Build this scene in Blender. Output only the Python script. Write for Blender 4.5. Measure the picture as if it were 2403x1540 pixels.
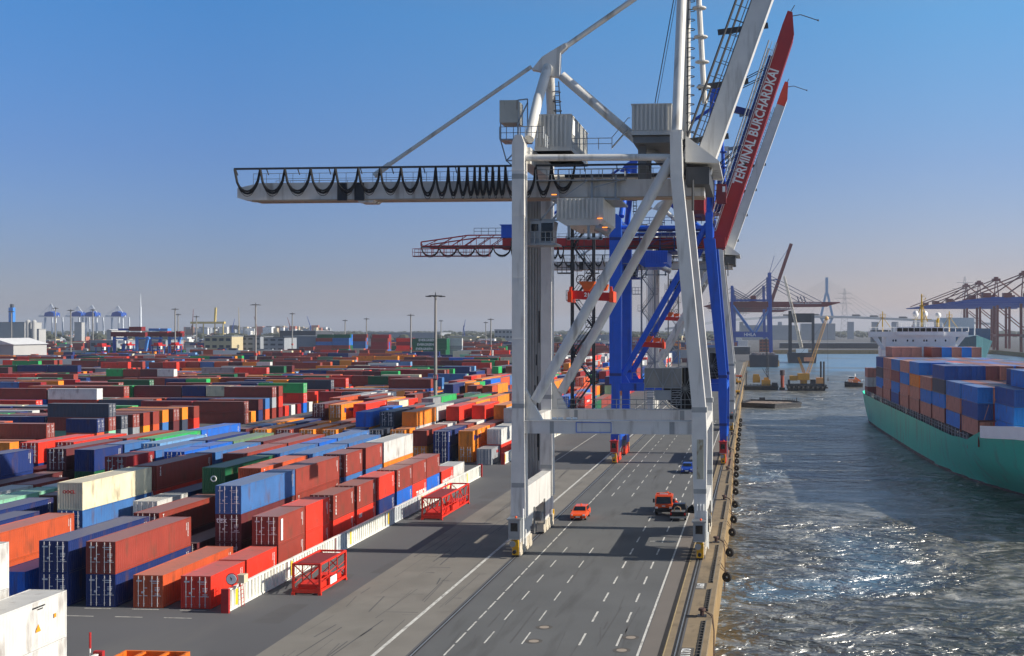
import bpy, bmesh, math, random
from mathutils import Vector, Matrix
from mathutils.bvhtree import BVHTree
R = math.radians
rnd = random.Random(7)
S = bpy.context.scene
COLL = S.collection
for o_ in list(bpy.data.objects):
    bpy.data.objects.remove(o_)

# ------------------------------------------------------------------ camera, sky, sun
CAM_H = 22.0
ALPHA = math.atan(215 / 2697)
cd = bpy.data.cameras.new('camera')
cam = bpy.data.objects.new('camera', cd)
COLL.objects.link(cam)
cam.location = (0, 0, CAM_H)
cam.rotation_euler = (R(90), 0, ALPHA)
cd.sensor_width = 36
cd.lens = 36 * 2697 / 2403
cd.shift_x = -(1560 - 1201.5) / 2403
cd.shift_y = 2.5 / 2403
cd.clip_start = 1
cd.clip_end = 40000
S.camera = cam

HAZE = 0.00011
SUN_EL = R(30)
SUN_AZ = R(91)          # clockwise from +Y: the sun stands over the water, to the right
world = bpy.data.worlds.new('World')
S.world = world
world.use_nodes = True
wn = world.node_tree.nodes
wl = world.node_tree.links
bg = wn['Background']
sky = wn.new('ShaderNodeTexSky')
sky.sky_type = 'NISHITA'
sky.sun_disc = False
sky.sun_elevation = SUN_EL
sky.sun_rotation = SUN_AZ
sky.air_density = 1.0
sky.dust_density = 0.6
sky.ozone_density = 2.6
# deeper blue aloft, greyer towards the horizon
wtc = wn.new('ShaderNodeTexCoord')
wsx = wn.new('ShaderNodeSeparateXYZ')
wl.new(wtc.outputs['Generated'], wsx.inputs[0])
wrp = wn.new('ShaderNodeValToRGB')
wrp.color_ramp.elements[0].position = 0.0
wrp.color_ramp.elements[0].color = (0.52, 0.49, 0.68, 1)
wrp.color_ramp.elements[1].position = 0.7
wrp.color_ramp.elements[1].color = (1.0, 0.92, 0.80, 1)
for pos_, col_ in ((0.05, (0.41, 0.44, 0.68, 1)), (0.14, (0.36, 0.50, 0.80, 1)), (0.26, (0.30, 0.66, 1.0, 1)), (0.42, (0.74, 0.78, 0.80, 1))):
    el_ = wrp.color_ramp.elements.new(pos_)
    el_.color = col_
wl.new(wsx.outputs['Z'], wrp.inputs[0])
wmx = wn.new('ShaderNodeVectorMath')
wmx.operation = 'MULTIPLY'
wl.new(sky.outputs[0], wmx.inputs[0])
wl.new(wrp.outputs[0], wmx.inputs[1])
# the sky is paler on the side where the sun stands
wrx = wn.new('ShaderNodeMapRange')
wrx.inputs['From Min'].default_value = -0.42
wrx.inputs['From Max'].default_value = 0.16
wl.new(wsx.outputs['X'], wrx.inputs['Value'])
wry = wn.new('ShaderNodeMapRange')
wry.inputs['From Min'].default_value = 0.0
wry.inputs['From Max'].default_value = 0.7
wl.new(wsx.outputs['Y'], wry.inputs['Value'])
wxy = wn.new('ShaderNodeMath')
wxy.operation = 'MULTIPLY'
wl.new(wrx.outputs[0], wxy.inputs[0])
wl.new(wry.outputs[0], wxy.inputs[1])
wsc = wn.new('ShaderNodeMix')
wsc.data_type = 'RGBA'
wsc.inputs['A'].default_value = (1, 1, 1, 1)
wsc.inputs['B'].default_value = (1.95, 1.52, 1.22, 1)
wl.new(wxy.outputs[0], wsc.inputs['Factor'])
wm2 = wn.new('ShaderNodeVectorMath')
wm2.operation = 'MULTIPLY'
wl.new(wmx.outputs[0], wm2.inputs[0])
wl.new(wsc.outputs['Result'], wm2.inputs[1])
wl.new(wm2.outputs[0], bg.inputs[0])
bg.inputs[1].default_value = 0.105
sd = bpy.data.lights.new('sun', 'SUN')
sd.energy = 5.0
sd.angle = R(0.5)
sd.color = (1.0, 0.92, 0.80)
sun = bpy.data.objects.new('sun', sd)
COLL.objects.link(sun)
sdir = Vector((math.sin(SUN_AZ) * math.cos(SUN_EL), math.cos(SUN_AZ) * math.cos(SUN_EL), math.sin(SUN_EL)))
sun.rotation_euler = sdir.to_track_quat('Z', 'Y').to_euler()
sun.location = (60, 40, 90)
vs = S.view_settings
vs.view_transform = 'Standard'
vs.look = 'None'
vs.exposure = 0.36
vs.gamma = 1.0
S.render.resolution_x = 1024
S.render.resolution_y = 656
S.render.engine = 'CYCLES'
S.cycles.volume_bounces = 0
S.cycles.max_bounces = 6

# ------------------------------------------------------------------ helpers
CA, SA = math.cos(ALPHA), math.sin(ALPHA)
def at(px, depth):
    """world x, y of something seen px (of 2403) across at a depth in metres"""
    r = (px - 1560) / 2697 * depth
    return r * CA - depth * SA, r * SA + depth * CA
def hz(py, depth):
    return CAM_H - (py - 772.5) * depth / 2697

def lin(c):
    return tuple(((v / 255) / 12.92 if v / 255 <= 0.04045 else ((v / 255 + 0.055) / 1.055) ** 2.4) for v in c)

MATS = {}
def mat(name, rgb, rough=0.6, metal=0.0, var=0.12, scale=0.6, bump=0.0, bscale=8.0, dirt=None, dirt_amt=0.0, dirt_scale=(1, 1, 1), spec=0.5, emit=None, alpha=None, hue_attr=None):
    if name in MATS:
        return MATS[name]
    m = bpy.data.materials.new(name)
    m.use_nodes = True
    n = m.node_tree.nodes
    l = m.node_tree.links
    p = n['Principled BSDF']
    tc = n.new('ShaderNodeTexCoord')
    no = n.new('ShaderNodeTexNoise')
    no.inputs['Scale'].default_value = scale
    no.inputs['Detail'].default_value = 6
    l.new(tc.outputs['Object'], no.inputs['Vector'])
    rp = n.new('ShaderNodeMapRange')
    rp.inputs['To Min'].default_value = 1 - var
    rp.inputs['To Max'].default_value = 1 + var
    rp.inputs['From Min'].default_value = 0.3
    rp.inputs['From Max'].default_value = 0.7
    l.new(no.outputs['Fac'], rp.inputs['Value'])
    mul = n.new('ShaderNodeVectorMath')
    mul.operation = 'SCALE'
    l.new(rp.outputs[0], mul.inputs['Scale'])
    base = lin(rgb)
    if hue_attr == 'object':
        oi = n.new('ShaderNodeObjectInfo')
        l.new(oi.outputs['Color'], mul.inputs[0])
    elif hue_attr == 'attr':
        at_ = n.new('ShaderNodeAttribute')
        at_.attribute_name = 'paint'
        l.new(at_.outputs['Color'], mul.inputs[0])
    else:
        mul.inputs[0].default_value = base
    out = mul.outputs[0]
    if dirt is not None:
        mp = n.new('ShaderNodeMapping')
        mp.inputs['Scale'].default_value = dirt_scale
        l.new(tc.outputs['Object'], mp.inputs['Vector'])
        n2 = n.new('ShaderNodeTexNoise')
        n2.inputs['Scale'].default_value = 1.0
        n2.inputs['Detail'].default_value = 8
        l.new(mp.outputs[0], n2.inputs['Vector'])
        r2 = n.new('ShaderNodeMapRange')
        r2.inputs['From Min'].default_value = 0.55
        r2.inputs['From Max'].default_value = 0.72
        r2.inputs['To Max'].default_value = dirt_amt
        l.new(n2.outputs['Fac'], r2.inputs['Value'])
        mx = n.new('ShaderNodeMix')
        mx.data_type = 'RGBA'
        l.new(r2.outputs[0], mx.inputs['Factor'])
        l.new(out, mx.inputs['A'])
        mx.inputs['B'].default_value = lin(dirt) + (1,)
        out = mx.outputs['Result']
    if hue_attr:
        # dust lies on the flat roofs of the boxes
        ge = n.new('ShaderNodeNewGeometry')
        sx = n.new('ShaderNodeSeparateXYZ')
        l.new(ge.outputs['Normal'], sx.inputs[0])
        r3 = n.new('ShaderNodeMapRange')
        r3.inputs['From Min'].default_value = 0.6
        r3.inputs['From Max'].default_value = 0.9
        r3.inputs['To Max'].default_value = 0.42
        l.new(sx.outputs['Z'], r3.inputs['Value'])
        mx = n.new('ShaderNodeMix')
        mx.data_type = 'RGBA'
        l.new(r3.outputs[0], mx.inputs['Factor'])
        l.new(out, mx.inputs['A'])
        mx.inputs['B'].default_value = lin((150, 142, 135)) + (1,)
        out = mx.outputs['Result']
    l.new(out, p.inputs['Base Color'])
    p.inputs['Roughness'].default_value = rough
    p.inputs['Metallic'].default_value = metal
    p.inputs['Specular IOR Level'].default_value = spec
    if bump:
        n3 = n.new('ShaderNodeTexNoise')
        n3.inputs['Scale'].default_value = bscale
        n3.inputs['Detail'].default_value = 5
        l.new(tc.outputs['Object'], n3.inputs['Vector'])
        b = n.new('ShaderNodeBump')
        b.inputs['Strength'].default_value = bump
        b.inputs['Distance'].default_value = 0.05
        l.new(n3.outputs['Fac'], b.inputs['Height'])
        l.new(b.outputs[0], p.inputs['Normal'])
    if emit:
        p.inputs['Emission Color'].default_value = lin(emit[0]) + (1,)
        p.inputs['Emission Strength'].default_value = emit[1]
    MATS[name] = m
    return m

def tag(o, label=None, cat=None, group=None, kind=None):
    if label: o['label'] = label
    if cat: o['category'] = cat
    if group: o['group'] = group
    if kind: o['kind'] = kind
    return o

def empty(name, loc, rz=0.0, label=None, cat=None, group=None):
    o = bpy.data.objects.new(name, None)
    COLL.objects.link(o)
    o.location = loc
    o.rotation_euler = (0, 0, rz)
    o.empty_display_size = 0.5
    tag(o, label, cat, group)
    return o

class MB:
    """collects simple solids, then links them as one mesh object"""
    def __init__(self):
        self.v = []; self.f = []
    def poly(self, pts, faces):
        b = len(self.v)
        self.v += [tuple(p) for p in pts]
        self.f += [tuple(b + i for i in f) for f in faces]
        return self
    def box(self, a, b):
        x0, x1 = sorted((a[0], b[0])); y0, y1 = sorted((a[1], b[1])); z0, z1 = sorted((a[2], b[2]))
        return self.poly([(x0, y0, z0), (x1, y0, z0), (x1, y1, z0), (x0, y1, z0), (x0, y0, z1), (x1, y0, z1), (x1, y1, z1), (x0, y1, z1)],
                         [(3, 2, 1, 0), (4, 5, 6, 7), (0, 1, 5, 4), (1, 2, 6, 5), (2, 3, 7, 6), (3, 0, 4, 7)])
    def hexa(self, lo, hi):
        """8 points: lower quad and upper quad, both counter-clockwise from above"""
        return self.poly(list(lo) + list(hi), [(3, 2, 1, 0), (4, 5, 6, 7), (0, 1, 5, 4), (1, 2, 6, 5), (2, 3, 7, 6), (3, 0, 4, 7)])
    def beam(self, p, q, w, h, w2=None, h2=None, up=(0, 0, 1)):
        """rectangular bar from p to q; w across, h along 'up'"""
        p = Vector(p); q = Vector(q); d = (q - p).normalized(); u = Vector(up)
        if abs(d.dot(u)) > 0.98: u = Vector((0, 1, 0))
        s = d.cross(u).normalized(); t = s.cross(d).normalized()
        w2 = w if w2 is None else w2; h2 = h if h2 is None else h2
        pts = []
        for c, ww, hh in ((p, w, h), (q, w2, h2)):
            for a, b in ((-1, -1), (1, -1), (1, 1), (-1, 1)):
                pts.append(c + s * a * ww / 2 + t * b * hh / 2)
        return self.poly(pts, [(3, 2, 1, 0), (4, 5, 6, 7), (0, 1, 5, 4), (1, 2, 6, 5), (2, 3, 7, 6), (3, 0, 4, 7)])
    def tube(self, p, q, r, r2=None, n=10, cap=True):
        p = Vector(p); q = Vector(q); d = (q - p)
        if d.length < 1e-6: return self
        d.normalize(); u = Vector((0, 0, 1)) if abs(d.z) < 0.95 else Vector((1, 0, 0))
        s = d.cross(u).normalized(); t = s.cross(d).normalized()
        r2 = r if r2 is None else r2
        pts = [p + (s * math.cos(a) + t * math.sin(a)) * r for a in [2 * math.pi * i / n for i in range(n)]]
        pts += [q + (s * math.cos(a) + t * math.sin(a)) * r2 for a in [2 * math.pi * i / n for i in range(n)]]
        fs = [((i + 1) % n, i, n + i, n + (i + 1) % n) for i in range(n)]
        if cap: fs += [tuple(range(n)), tuple(range(2 * n - 1, n - 1, -1))]
        return self.poly(pts, fs)
    def path(self, pts, r, n=6):
        for a, b in zip(pts[:-1], pts[1:]): self.tube(a, b, r, n=n)
        return self
    def prism(self, pts, d):
        """flat polygon extruded by the vector d"""
        n = len(pts); d = Vector(d)
        a = [Vector(p) for p in pts]; b = [p + d for p in a]
        nrm = Vector((0, 0, 0))
        for i in range(n):
            nrm += a[i].cross(a[(i + 1) % n])
        fs = [tuple(range(n)), tuple(range(2 * n - 1, n - 1, -1))] + [((i + 1) % n, i, n + i, n + (i + 1) % n) for i in range(n)]
        if nrm.dot(d) > 0: fs = [tuple(reversed(f)) for f in fs]
        return self.poly(a + b, fs)
    def torus(self, c, axis, Rr, r, n=16, m=8):
        c = Vector(c); ax = Vector(axis).normalized(); u = Vector((0, 0, 1)) if abs(ax.z) < 0.9 else Vector((1, 0, 0))
        s = ax.cross(u).normalized(); t = s.cross(ax)
        pts = []
        for i in range(n):
            a = 2 * math.pi * i / n; dd = s * math.cos(a) + t * math.sin(a)
            for j in range(m):
                b = 2 * math.pi * j / m
                pts.append(c + dd * (Rr + r * math.cos(b)) + ax * r * math.sin(b))
        fs = [(i * m + j, i * m + (j + 1) % m, ((i + 1) % n) * m + (j + 1) % m, ((i + 1) % n) * m + j) for i in range(n) for j in range(m)]
        return self.poly(pts, fs)
    def sphere(self, c, r, n=12, m=8, sc=(1, 1, 1)):
        pts = [(c[0], c[1], c[2] + r * sc[2])]
        for j in range(1, m):
            b = math.pi * j / m
            for i in range(n):
                a = 2 * math.pi * i / n
                pts.append((c[0] + r * sc[0] * math.sin(b) * math.cos(a), c[1] + r * sc[1] * math.sin(b) * math.sin(a), c[2] + r * sc[2] * math.cos(b)))
        pts.append((c[0], c[1], c[2] - r * sc[2]))
        fs = [(0, 1 + i, 1 + (i + 1) % n) for i in range(n)]
        for j in range(m - 2):
            for i in range(n):
                a = 1 + j * n + i; b = 1 + j * n + (i + 1) % n
                fs.append((a, a + n, b + n, b))
        L = len(pts) - 1; k = 1 + (m - 2) * n
        fs += [(k + (i + 1) % n, k + i, L) for i in range(n)]
        return self.poly(pts, fs)
    def rail(self, pts, h=1.1, step=2.0, r=0.035, mid=True):
        """hand rail along a line of points"""
        for a, b in zip(pts[:-1], pts[1:]):
            a = Vector(a); b = Vector(b); L = (b - a).length; n = max(1, int(round(L / step))); up = Vector((0, 0, h))
            self.tube(a + up, b + up, r, n=5)
            if mid: self.tube(a + up * 0.5, b + up * 0.5, r * 0.8, n=4)
            for i in range(n + 1):
                c = a.lerp(b, i / n); self.tube(c, c + up, r, n=4)
        return self
    def mesh(self, name, off=(0, 0, 0)):
        me = bpy.data.meshes.new(name)
        me.from_pydata([(x - off[0], y - off[1], z - off[2]) for x, y, z in self.v], [], self.f)
        me.update()
        return me
    def build(self, name, m, parent=None, smooth=False, label=None, cat=None, group=None, kind=None, local=False):
        if parent is not None:
            off = (0, 0, 0) if local else root_loc(parent)
        elif local:
            off = (0, 0, 0)
        else:
            xs = [v[0] for v in self.v]; ys = [v[1] for v in self.v]; zs = [v[2] for v in self.v]
            off = ((min(xs) + max(xs)) / 2, (min(ys) + max(ys)) / 2, min(zs))
        me = self.mesh(name, off)
        me.materials.append(m)
        if smooth:
            me.polygons.foreach_set('use_smooth', [True] * len(me.polygons))
            try: me.set_sharp_from_angle(angle=R(40))
            except Exception: pass
        o = bpy.data.objects.new(name, me)
        COLL.objects.link(o)
        if parent is not None: o.parent = parent
        else: o.location = off
        tag(o, label, cat, group, kind)
        return o

def root_loc(o):
    p = Vector(o.location)
    while o.parent is not None:
        o = o.parent; p += Vector(o.location)
    return p

def copy_tree(o, parent=None, dloc=None):
    c = o.copy()
    COLL.objects.link(c)
    if parent is not None: c.parent = parent
    for ch in list(o.children):
        copy_tree(ch, c)
    return c

TXT = {}
def text_mesh(s, size, bold=0.0, ext=0.01):
    key = (s, size, bold)
    if key in TXT: return TXT[key]
    cu = bpy.data.curves.new('lettering', 'FONT')
    cu.body = s; cu.size = size; cu.extrude = ext; cu.offset = bold
    cu.align_x = 'CENTER'; cu.align_y = 'CENTER'; cu.resolution_u = 2
    o = bpy.data.objects.new('lettering', cu)
    COLL.objects.link(o)
    bpy.context.view_layer.update()
    me = bpy.data.meshes.new_from_object(o.evaluated_get(bpy.context.evaluated_depsgraph_get()))
    me.name = 'lettering'
    bpy.data.objects.remove(o)
    TXT[key] = me
    return me
def text(s, size, loc, xdir, ydir, m, parent, bold=0.0, name='lettering'):
    """lettering at a point given in the parent's own frame; xdir is the reading direction"""
    me = text_mesh(s, size, bold).copy()
    me.materials.clear(); me.materials.append(m)
    o = bpy.data.objects.new(name, me)
    COLL.objects.link(o)
    x = Vector(xdir).normalized(); y = Vector(ydir).normalized(); z = x.cross(y)
    mt = Matrix((x, y, z)).transposed().to_4x4(); mt.translation = Vector(loc)
    o.parent = parent
    o.matrix_local = mt
    return o

# ------------------------------------------------------------------ materials
white_paint = mat('white_crane_paint', (208, 206, 200), 0.42, var=0.07, dirt=(116, 106, 94), dirt_amt=0.6, dirt_scale=(1.1, 1.1, 0.14))
blue_paint = mat('blue_crane_paint', (0, 84, 196), 0.4, var=0.07, dirt=(30, 50, 90), dirt_amt=0.4, dirt_scale=(0.9, 0.9, 0.16))
darkblue_paint = mat('dark_blue_crane_paint', (12, 45, 120), 0.45, var=0.07)
red_paint = mat('red_crane_paint', (172, 30, 28), 0.42, var=0.08)
darkred_paint = mat('dark_red_crane_paint', (120, 24, 26), 0.5, var=0.08)
orange_paint = mat('orange_red_paint', (228, 64, 22), 0.45, var=0.08)
yellow_paint = mat('yellow_paint', (226, 172, 20), 0.5, var=0.1, dirt=(90, 70, 30), dirt_amt=0.5, dirt_scale=(2, 2, 2))
cladding = mat('ribbed_steel_cladding', (190, 189, 183), 0.5, var=0.06, dirt=(110, 105, 98), dirt_amt=0.35, dirt_scale=(1, 1, .3))
steel = mat('galvanised_steel', (150, 154, 156), 0.45, 0.6, var=0.1)
dark_steel = mat('dark_steel', (60, 62, 66), 0.6, 0.2, var=0.15)
black_rubber = mat('black_rubber', (24, 24, 26), 0.8, var=0.2)
glass_dark = mat('dark_glass', (22, 28, 34), 0.08, var=0.05)
lamp_glow = mat('sodium_lamp_glow', (255, 150, 60), 0.5, emit=((255, 140, 50), 1.6))
white_mark = mat('white_lettering', (235, 235, 230), 0.6, var=0.03)
black_mark = mat('black_lettering', (30, 30, 34), 0.6, var=0.03)
navy_mark = mat('blue_lettering', (30, 50, 130), 0.6, var=0.03)
red_mark = mat('red_lettering', (200, 30, 30), 0.6, var=0.03)
road_white = mat('worn_white_road_paint', (196, 194, 186), 0.8, var=0.2, scale=2.0, dirt=(108, 106, 102), dirt_amt=0.85, dirt_scale=(3, .8, 3))
# ------------------------------------------------------------------ ground, quay, water
asphalt = mat('grey_asphalt', (92, 92, 94), 0.9, var=0.10, scale=0.05, dirt=(112, 110, 106), dirt_amt=0.6, dirt_scale=(0.06, 0.02, 1), bump=0.25, bscale=14, spec=0.2)
road_asphalt = mat('dark_road_asphalt', (96, 97, 97), 0.88, var=0.09, scale=0.12, dirt=(70, 69, 68), dirt_amt=0.55, dirt_scale=(0.5, 0.07, 1), bump=0.25, bscale=14, spec=0.2)
concrete = mat('pale_concrete_paving', (122, 118, 111), 0.9, var=0.10, scale=0.25, dirt=(98, 93, 86), dirt_amt=0.6, dirt_scale=(0.25, 0.1, 1), bump=0.2, bscale=10, spec=0.2)
coping = mat('brown_quay_coping', (128, 112, 88), 0.9, var=0.13, scale=0.7, dirt=(92, 80, 62), dirt_amt=0.7, dirt_scale=(1.2, .5, 1), bump=0.3, bscale=6)
wallmat = mat('stained_quay_wall', (140, 116, 78), 0.9, var=0.18, scale=0.8, dirt=(92, 74, 46), dirt_amt=0.85, dirt_scale=(1, 0.9, 0.2), bump=0.5, bscale=4)
lane_brown = mat('brown_asphalt', (108, 101, 94), 0.9, var=0.09, scale=0.2, dirt=(84, 79, 74), dirt_amt=0.5, dirt_scale=(0.5, 0.1, 1), bump=0.2, bscale=12)

EDGE = [(-3.4, -280), (-3.4, 150), (-4.2, 214), (-7.0, 767), (-7.3, 800), (16, 806), (16, 1215), (248, 1215), (248, 600), (15000, 600), (15000, 15000), (-15000, 15000), (-15000, -280)]
land = MB()
top = [(x, y, 0) for x, y in EDGE]
land.poly(top, [tuple(range(len(top)))])
land.build('ground', asphalt, kind='structure')
qw = MB()
for (x0, y0), (x1, y1) in zip(EDGE[:9], EDGE[1:10]):
    qw.poly([(x0, y0, -9), (x1, y1, -9), (x1, y1, -0.004), (x0, y0, -0.004)], [(0, 1, 2, 3)])
qw.build('quay_wall', wallmat, kind='structure')

def sheet(name, m, rects, z, kind='structure'):
    b = MB()
    for x0, x1, y0, y1 in rects:
        n = max(1, int((y1 - y0) / 400))
        b.poly([(x0, y0, z), (x1, y0, z), (x1, y1, z), (x0, y1, z)], [(0, 1, 2, 3)])
    return b.build(name, m, kind=kind)
sheet('concrete_paving', concrete, [(-33.6, -23.55, -50, 178)], 0.004)
sheet('concrete_paving', concrete, [(-25.3, -23.55, 178.02, 760)], 0.0045)
sheet('road', road_asphalt, [(-22.85, -8.15, -50, 790)], 0.005)
sheet('road_margin', lane_brown, [(-7.85, -6.65, -50, 790)], 0.006)
cp = MB()
cpts = [(-3.4, -50), (-3.4, 150), (-4.2, 214), (-7.0, 767)]
for (x0, y0), (x1, y1) in zip(cpts[:-1], cpts[1:]):
    cp.poly([(x0 - 1.75, y0, 0.008), (x0 + 0.03, y0, 0.008), (x1 + 0.03, y1, 0.008), (x1 - 1.75, y1, 0.008)], [(0, 1, 2, 3)])
    cp.poly([(x0 + 0.03, y0, -0.45), (x1 + 0.03, y1, -0.45), (x1 + 0.03, y1, 0.008), (x0 + 0.03, y0, 0.008)], [(0, 1, 2, 3)])
cp.build('quay_coping', coping, kind='structure')
sheet('rail_bed', coping, [(-6.35, -5.75, -50, 790)], 0.0065)

# painted lines
lines = MB()
def stripe(x, y0, y1, w=0.14, z=0.010, b=None):
    (b or lines).poly([(x - w / 2, y0, z), (x + w / 2, y0, z), (x + w / 2, y1, z), (x - w / 2, y1, z)], [(0, 1, 2, 3)])
stripe(-8.0, -50, 700, 0.17)
for i in range(0, 34):
    y = 60.0 + 6.46 * i
    for x in (-19.0, -16.34, -12.3, -9.68):
        if x in (-19.0, -16.34) and 112 < y < 150: continue
        stripe(x, y - 0.15, y + 2.95, 0.15 if x in (-12.3, -9.68) else 0.11)
for i in range(40):
    stripe(-21.0, 60 + i * 3.2, 62.7 + i * 3.2, 0.13)
stripe(-21.0, 188, 420, 0.12)
lines.build('lane_markings', road_white, kind='structure')
l2 = MB(); stripe(-25.75, -50, 400, 0.28, 0.011, l2)
stripe(-33.4, 178, 430, 0.14, 0.011, l2)
for k in range(14):      # short marks at the ends of the container rows
    x = -42.7 - 3.9 * k
    for yy in (86.6, 84.2):
        l2.poly([(x - 2.3, yy, 0.011), (x - 0.1, yy, 0.011), (x - 0.1, yy + 0.12, 0.011), (x - 2.3, yy + 0.12, 0.011)], [(0, 1, 2, 3)])
l2.poly([(-8.2, 118.6, 0.012), (-11.0, 118.6, 0.012), (-11.0, 118.75, 0.012), (-8.2, 118.75, 0.012)], [(3, 2, 1, 0)])
l2.build('white_line', road_white, kind='structure')
cracks = MB()
for i in range(130):      # repaired joints and tyre streaks
    x = rnd.uniform(-33, -24.5) if i % 2 else rnd.uniform(-22, -9)
    y = rnd.uniform(66, 175); L = rnd.uniform(2, 12); w = rnd.uniform(.03, .13); dx = rnd.uniform(-.5, .5)
    cracks.poly([(x, y, 0.0075), (x + w, y, 0.0075), (x + w + dx, y + L, 0.0075), (x + dx, y + L, 0.0075)], [(0, 1, 2, 3)])
for i in range(30):
    x = rnd.uniform(-33, -24.5); y = rnd.uniform(64, 178); w = rnd.uniform(.5, 2.6)
    cracks.poly([(x, y, 0.0075), (x + w, y + rnd.uniform(-.2, .2), 0.0075), (x + w, y + .07, 0.0075), (x, y + .07, 0.0075)], [(0, 1, 2, 3)])
cracks.build('asphalt_repairs', mat('tar_repair', (80, 79, 78), 0.8, var=.1), kind='structure')
pt = MB()
for i in range(16):
    x = rnd.uniform(-39, -34.5); y = 60 + i * 11 + rnd.uniform(-3, 3)
    pt.poly([(x, y, .0035), (x + rnd.uniform(1.5, 4), y, .0035), (x + rnd.uniform(1.5, 4), y + 6, .0035), (x + .4, y + 6, .0035)], [(0, 1, 2, 3)])
pt.build('asphalt_patches', mat('patched_asphalt', (80, 79, 80), 0.9, var=.08), kind='structure')

# crane rails let into the quay
for i, (x, lab) in enumerate([(-23.2, 'steel crane rail in dark groove along the landward edge of the road'), (-5.5, 'steel crane rail in dark groove near the quay edge'), (-6.5, 'dark cable channel running beside the waterside crane rail')]):
    r_ = empty('crane_rail' if i < 2 else 'cable_channel', (x, 60, 0), label=lab, cat='rail' if i < 2 else 'channel')
    b = MB(); w = 0.32 if i == 0 else 0.42 if i == 1 else 0.3
    b.box((x - w / 2, -50, 0.0), (x + w / 2, 780, 0.012)); b.build('groove', mat('rail_groove', (34, 30, 28), .9, var=.2), r_)
    b = MB()
    if i < 2: b.box((x - .05, -50, .012), (x + .05, 780, .03)); b.build('rail_head', steel, r_)
    else:
        b.box((x + .2, -50, .012), (x + .26, 780, .03)); b.build('channel_lip', mat('tan_lip', (170, 150, 110), .8), r_)

# manhole covers and oil marks
for i, (x, y, lab) in enumerate([(-15.64, 80.0, 'round manhole cover in the road, the nearer of the left pair'), (-15.6, 83.8, 'round manhole cover in the road, the farther of the left pair'), (-8.93, 81.5, 'round manhole cover beside the solid white road line'), (-9.2, 78.2, 'round manhole cover nearest the camera on the right lanes')]):
    e = empty('manhole_cover', (x, y, 0.0), label=lab, cat='manhole cover', group='manhole covers in the road')
    b = MB(); b.tube((x, y, .004), (x, y, .014), .62, n=24); b.build('collar', mat('manhole_collar', (80, 76, 72), .9), e)
    b = MB(); b.tube((x, y, .014), (x, y, .022), .36, n=20); b.build('lid', mat('manhole_lid', (150, 138, 124), .7), e)

# painted quay metre numbers
for y, s, lab in ((98.3, '1160', 'painted quay number on its dark patch, the farther one'), (78.0, '1170', 'painted quay number on its dark patch, nearest the camera')):
    e = empty('quay_number', (-4.75, y, 0.008), label=lab, cat='painted number', group='painted quay numbers')
    b = MB(); b.box((-5.22, y - 1.25, .008), (-4.25, y + 1.2, .013)); b.build('number_patch', mat('dark_patch', (84, 80, 74), .9), e)
    text(s, 0.95, (0, 0, .012), (0, 1, 0), (-1, 0, 0), white_mark, e)

# water
wm = bpy.data.materials.new('harbour_water'); wm.use_nodes = True
n = wm.node_tree.nodes; l = wm.node_tree.links; p = n['Principled BSDF']
p.inputs['Roughness'].default_value = 0.30
p.inputs['IOR'].default_value = 1.85
tc = n.new('ShaderNodeTexCoord')
def wave(scale, stretch, detail, dist):
    mp = n.new('ShaderNodeMapping'); mp.inputs['Scale'].default_value = stretch
    l.new(tc.outputs['Object'], mp.inputs['Vector'])
    no = n.new('ShaderNodeTexNoise'); no.inputs['Scale'].default_value = scale; no.inputs['Detail'].default_value = detail
    no.inputs['Distortion'].default_value = dist
    l.new(mp.outputs[0], no.inputs['Vector'])
    return no.outputs['Fac']
w1 = wave(1.05, (0.7, 1.0, 1), 3, 0.7)
w2 = wave(0.20, (0.6, 1.0, 1), 4, 1.1)
w3 = wave(0.020, (0.8, 1.1, 1), 5, 0.9)
w4 = wave(0.16, (0.7, 1.0, 1), 7, 1.3)
ad = n.new('ShaderNodeMath'); ad.operation = 'MULTIPLY_ADD'; ad.inputs[1].default_value = 5.0
l.new(w2, ad.inputs[0]); l.new(w1, ad.inputs[2])
bp = n.new('ShaderNodeBump'); bp.inputs['Distance'].default_value = 1.1
rs = n.new('ShaderNodeMapRange'); rs.inputs['From Min'].default_value = .40; rs.inputs['From Max'].default_value = .60
rs.inputs['To Min'].default_value = .22; rs.inputs['To Max'].default_value = 1.0
l.new(w3, rs.inputs['Value']); l.new(rs.outputs[0], bp.inputs['Strength'])
l.new(ad.outputs[0], bp.inputs['Height']); l.new(bp.outputs[0], p.inputs['Normal'])
# churned, silty patches; blue grows with distance, reflected sky put into the colour
cr = n.new('ShaderNodeMix'); cr.data_type = 'RGBA'
cr.inputs['A'].default_value = lin((52, 50, 30)) + (1,); cr.inputs['B'].default_value = lin((64, 116, 150)) + (1,)
rc = n.new('ShaderNodeMapRange'); rc.inputs['From Min'].default_value = .40; rc.inputs['From Max'].default_value = .58
sxy = n.new('ShaderNodeSeparateXYZ'); l.new(tc.outputs['Object'], sxy.inputs[0])
ry = n.new('ShaderNodeMapRange'); ry.inputs['From Min'].default_value = 90; ry.inputs['From Max'].default_value = 300; ry.inputs['To Min'].default_value = -.20; ry.inputs['To Max'].default_value = .12
l.new(sxy.outputs['Y'], ry.inputs['Value'])
aa = n.new('ShaderNodeMath'); aa.operation = 'ADD'; l.new(w3, aa.inputs[0]); l.new(ry.outputs[0], aa.inputs[1])
l.new(aa.outputs[0], rc.inputs['Value']); l.new(rc.outputs[0], cr.inputs['Factor'])
fo = n.new('ShaderNodeMapRange'); fo.inputs['From Min'].default_value = .50; fo.inputs['From Max'].default_value = .70; fo.inputs['To Max'].default_value = .8
l.new(w4, fo.inputs['Value'])
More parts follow.
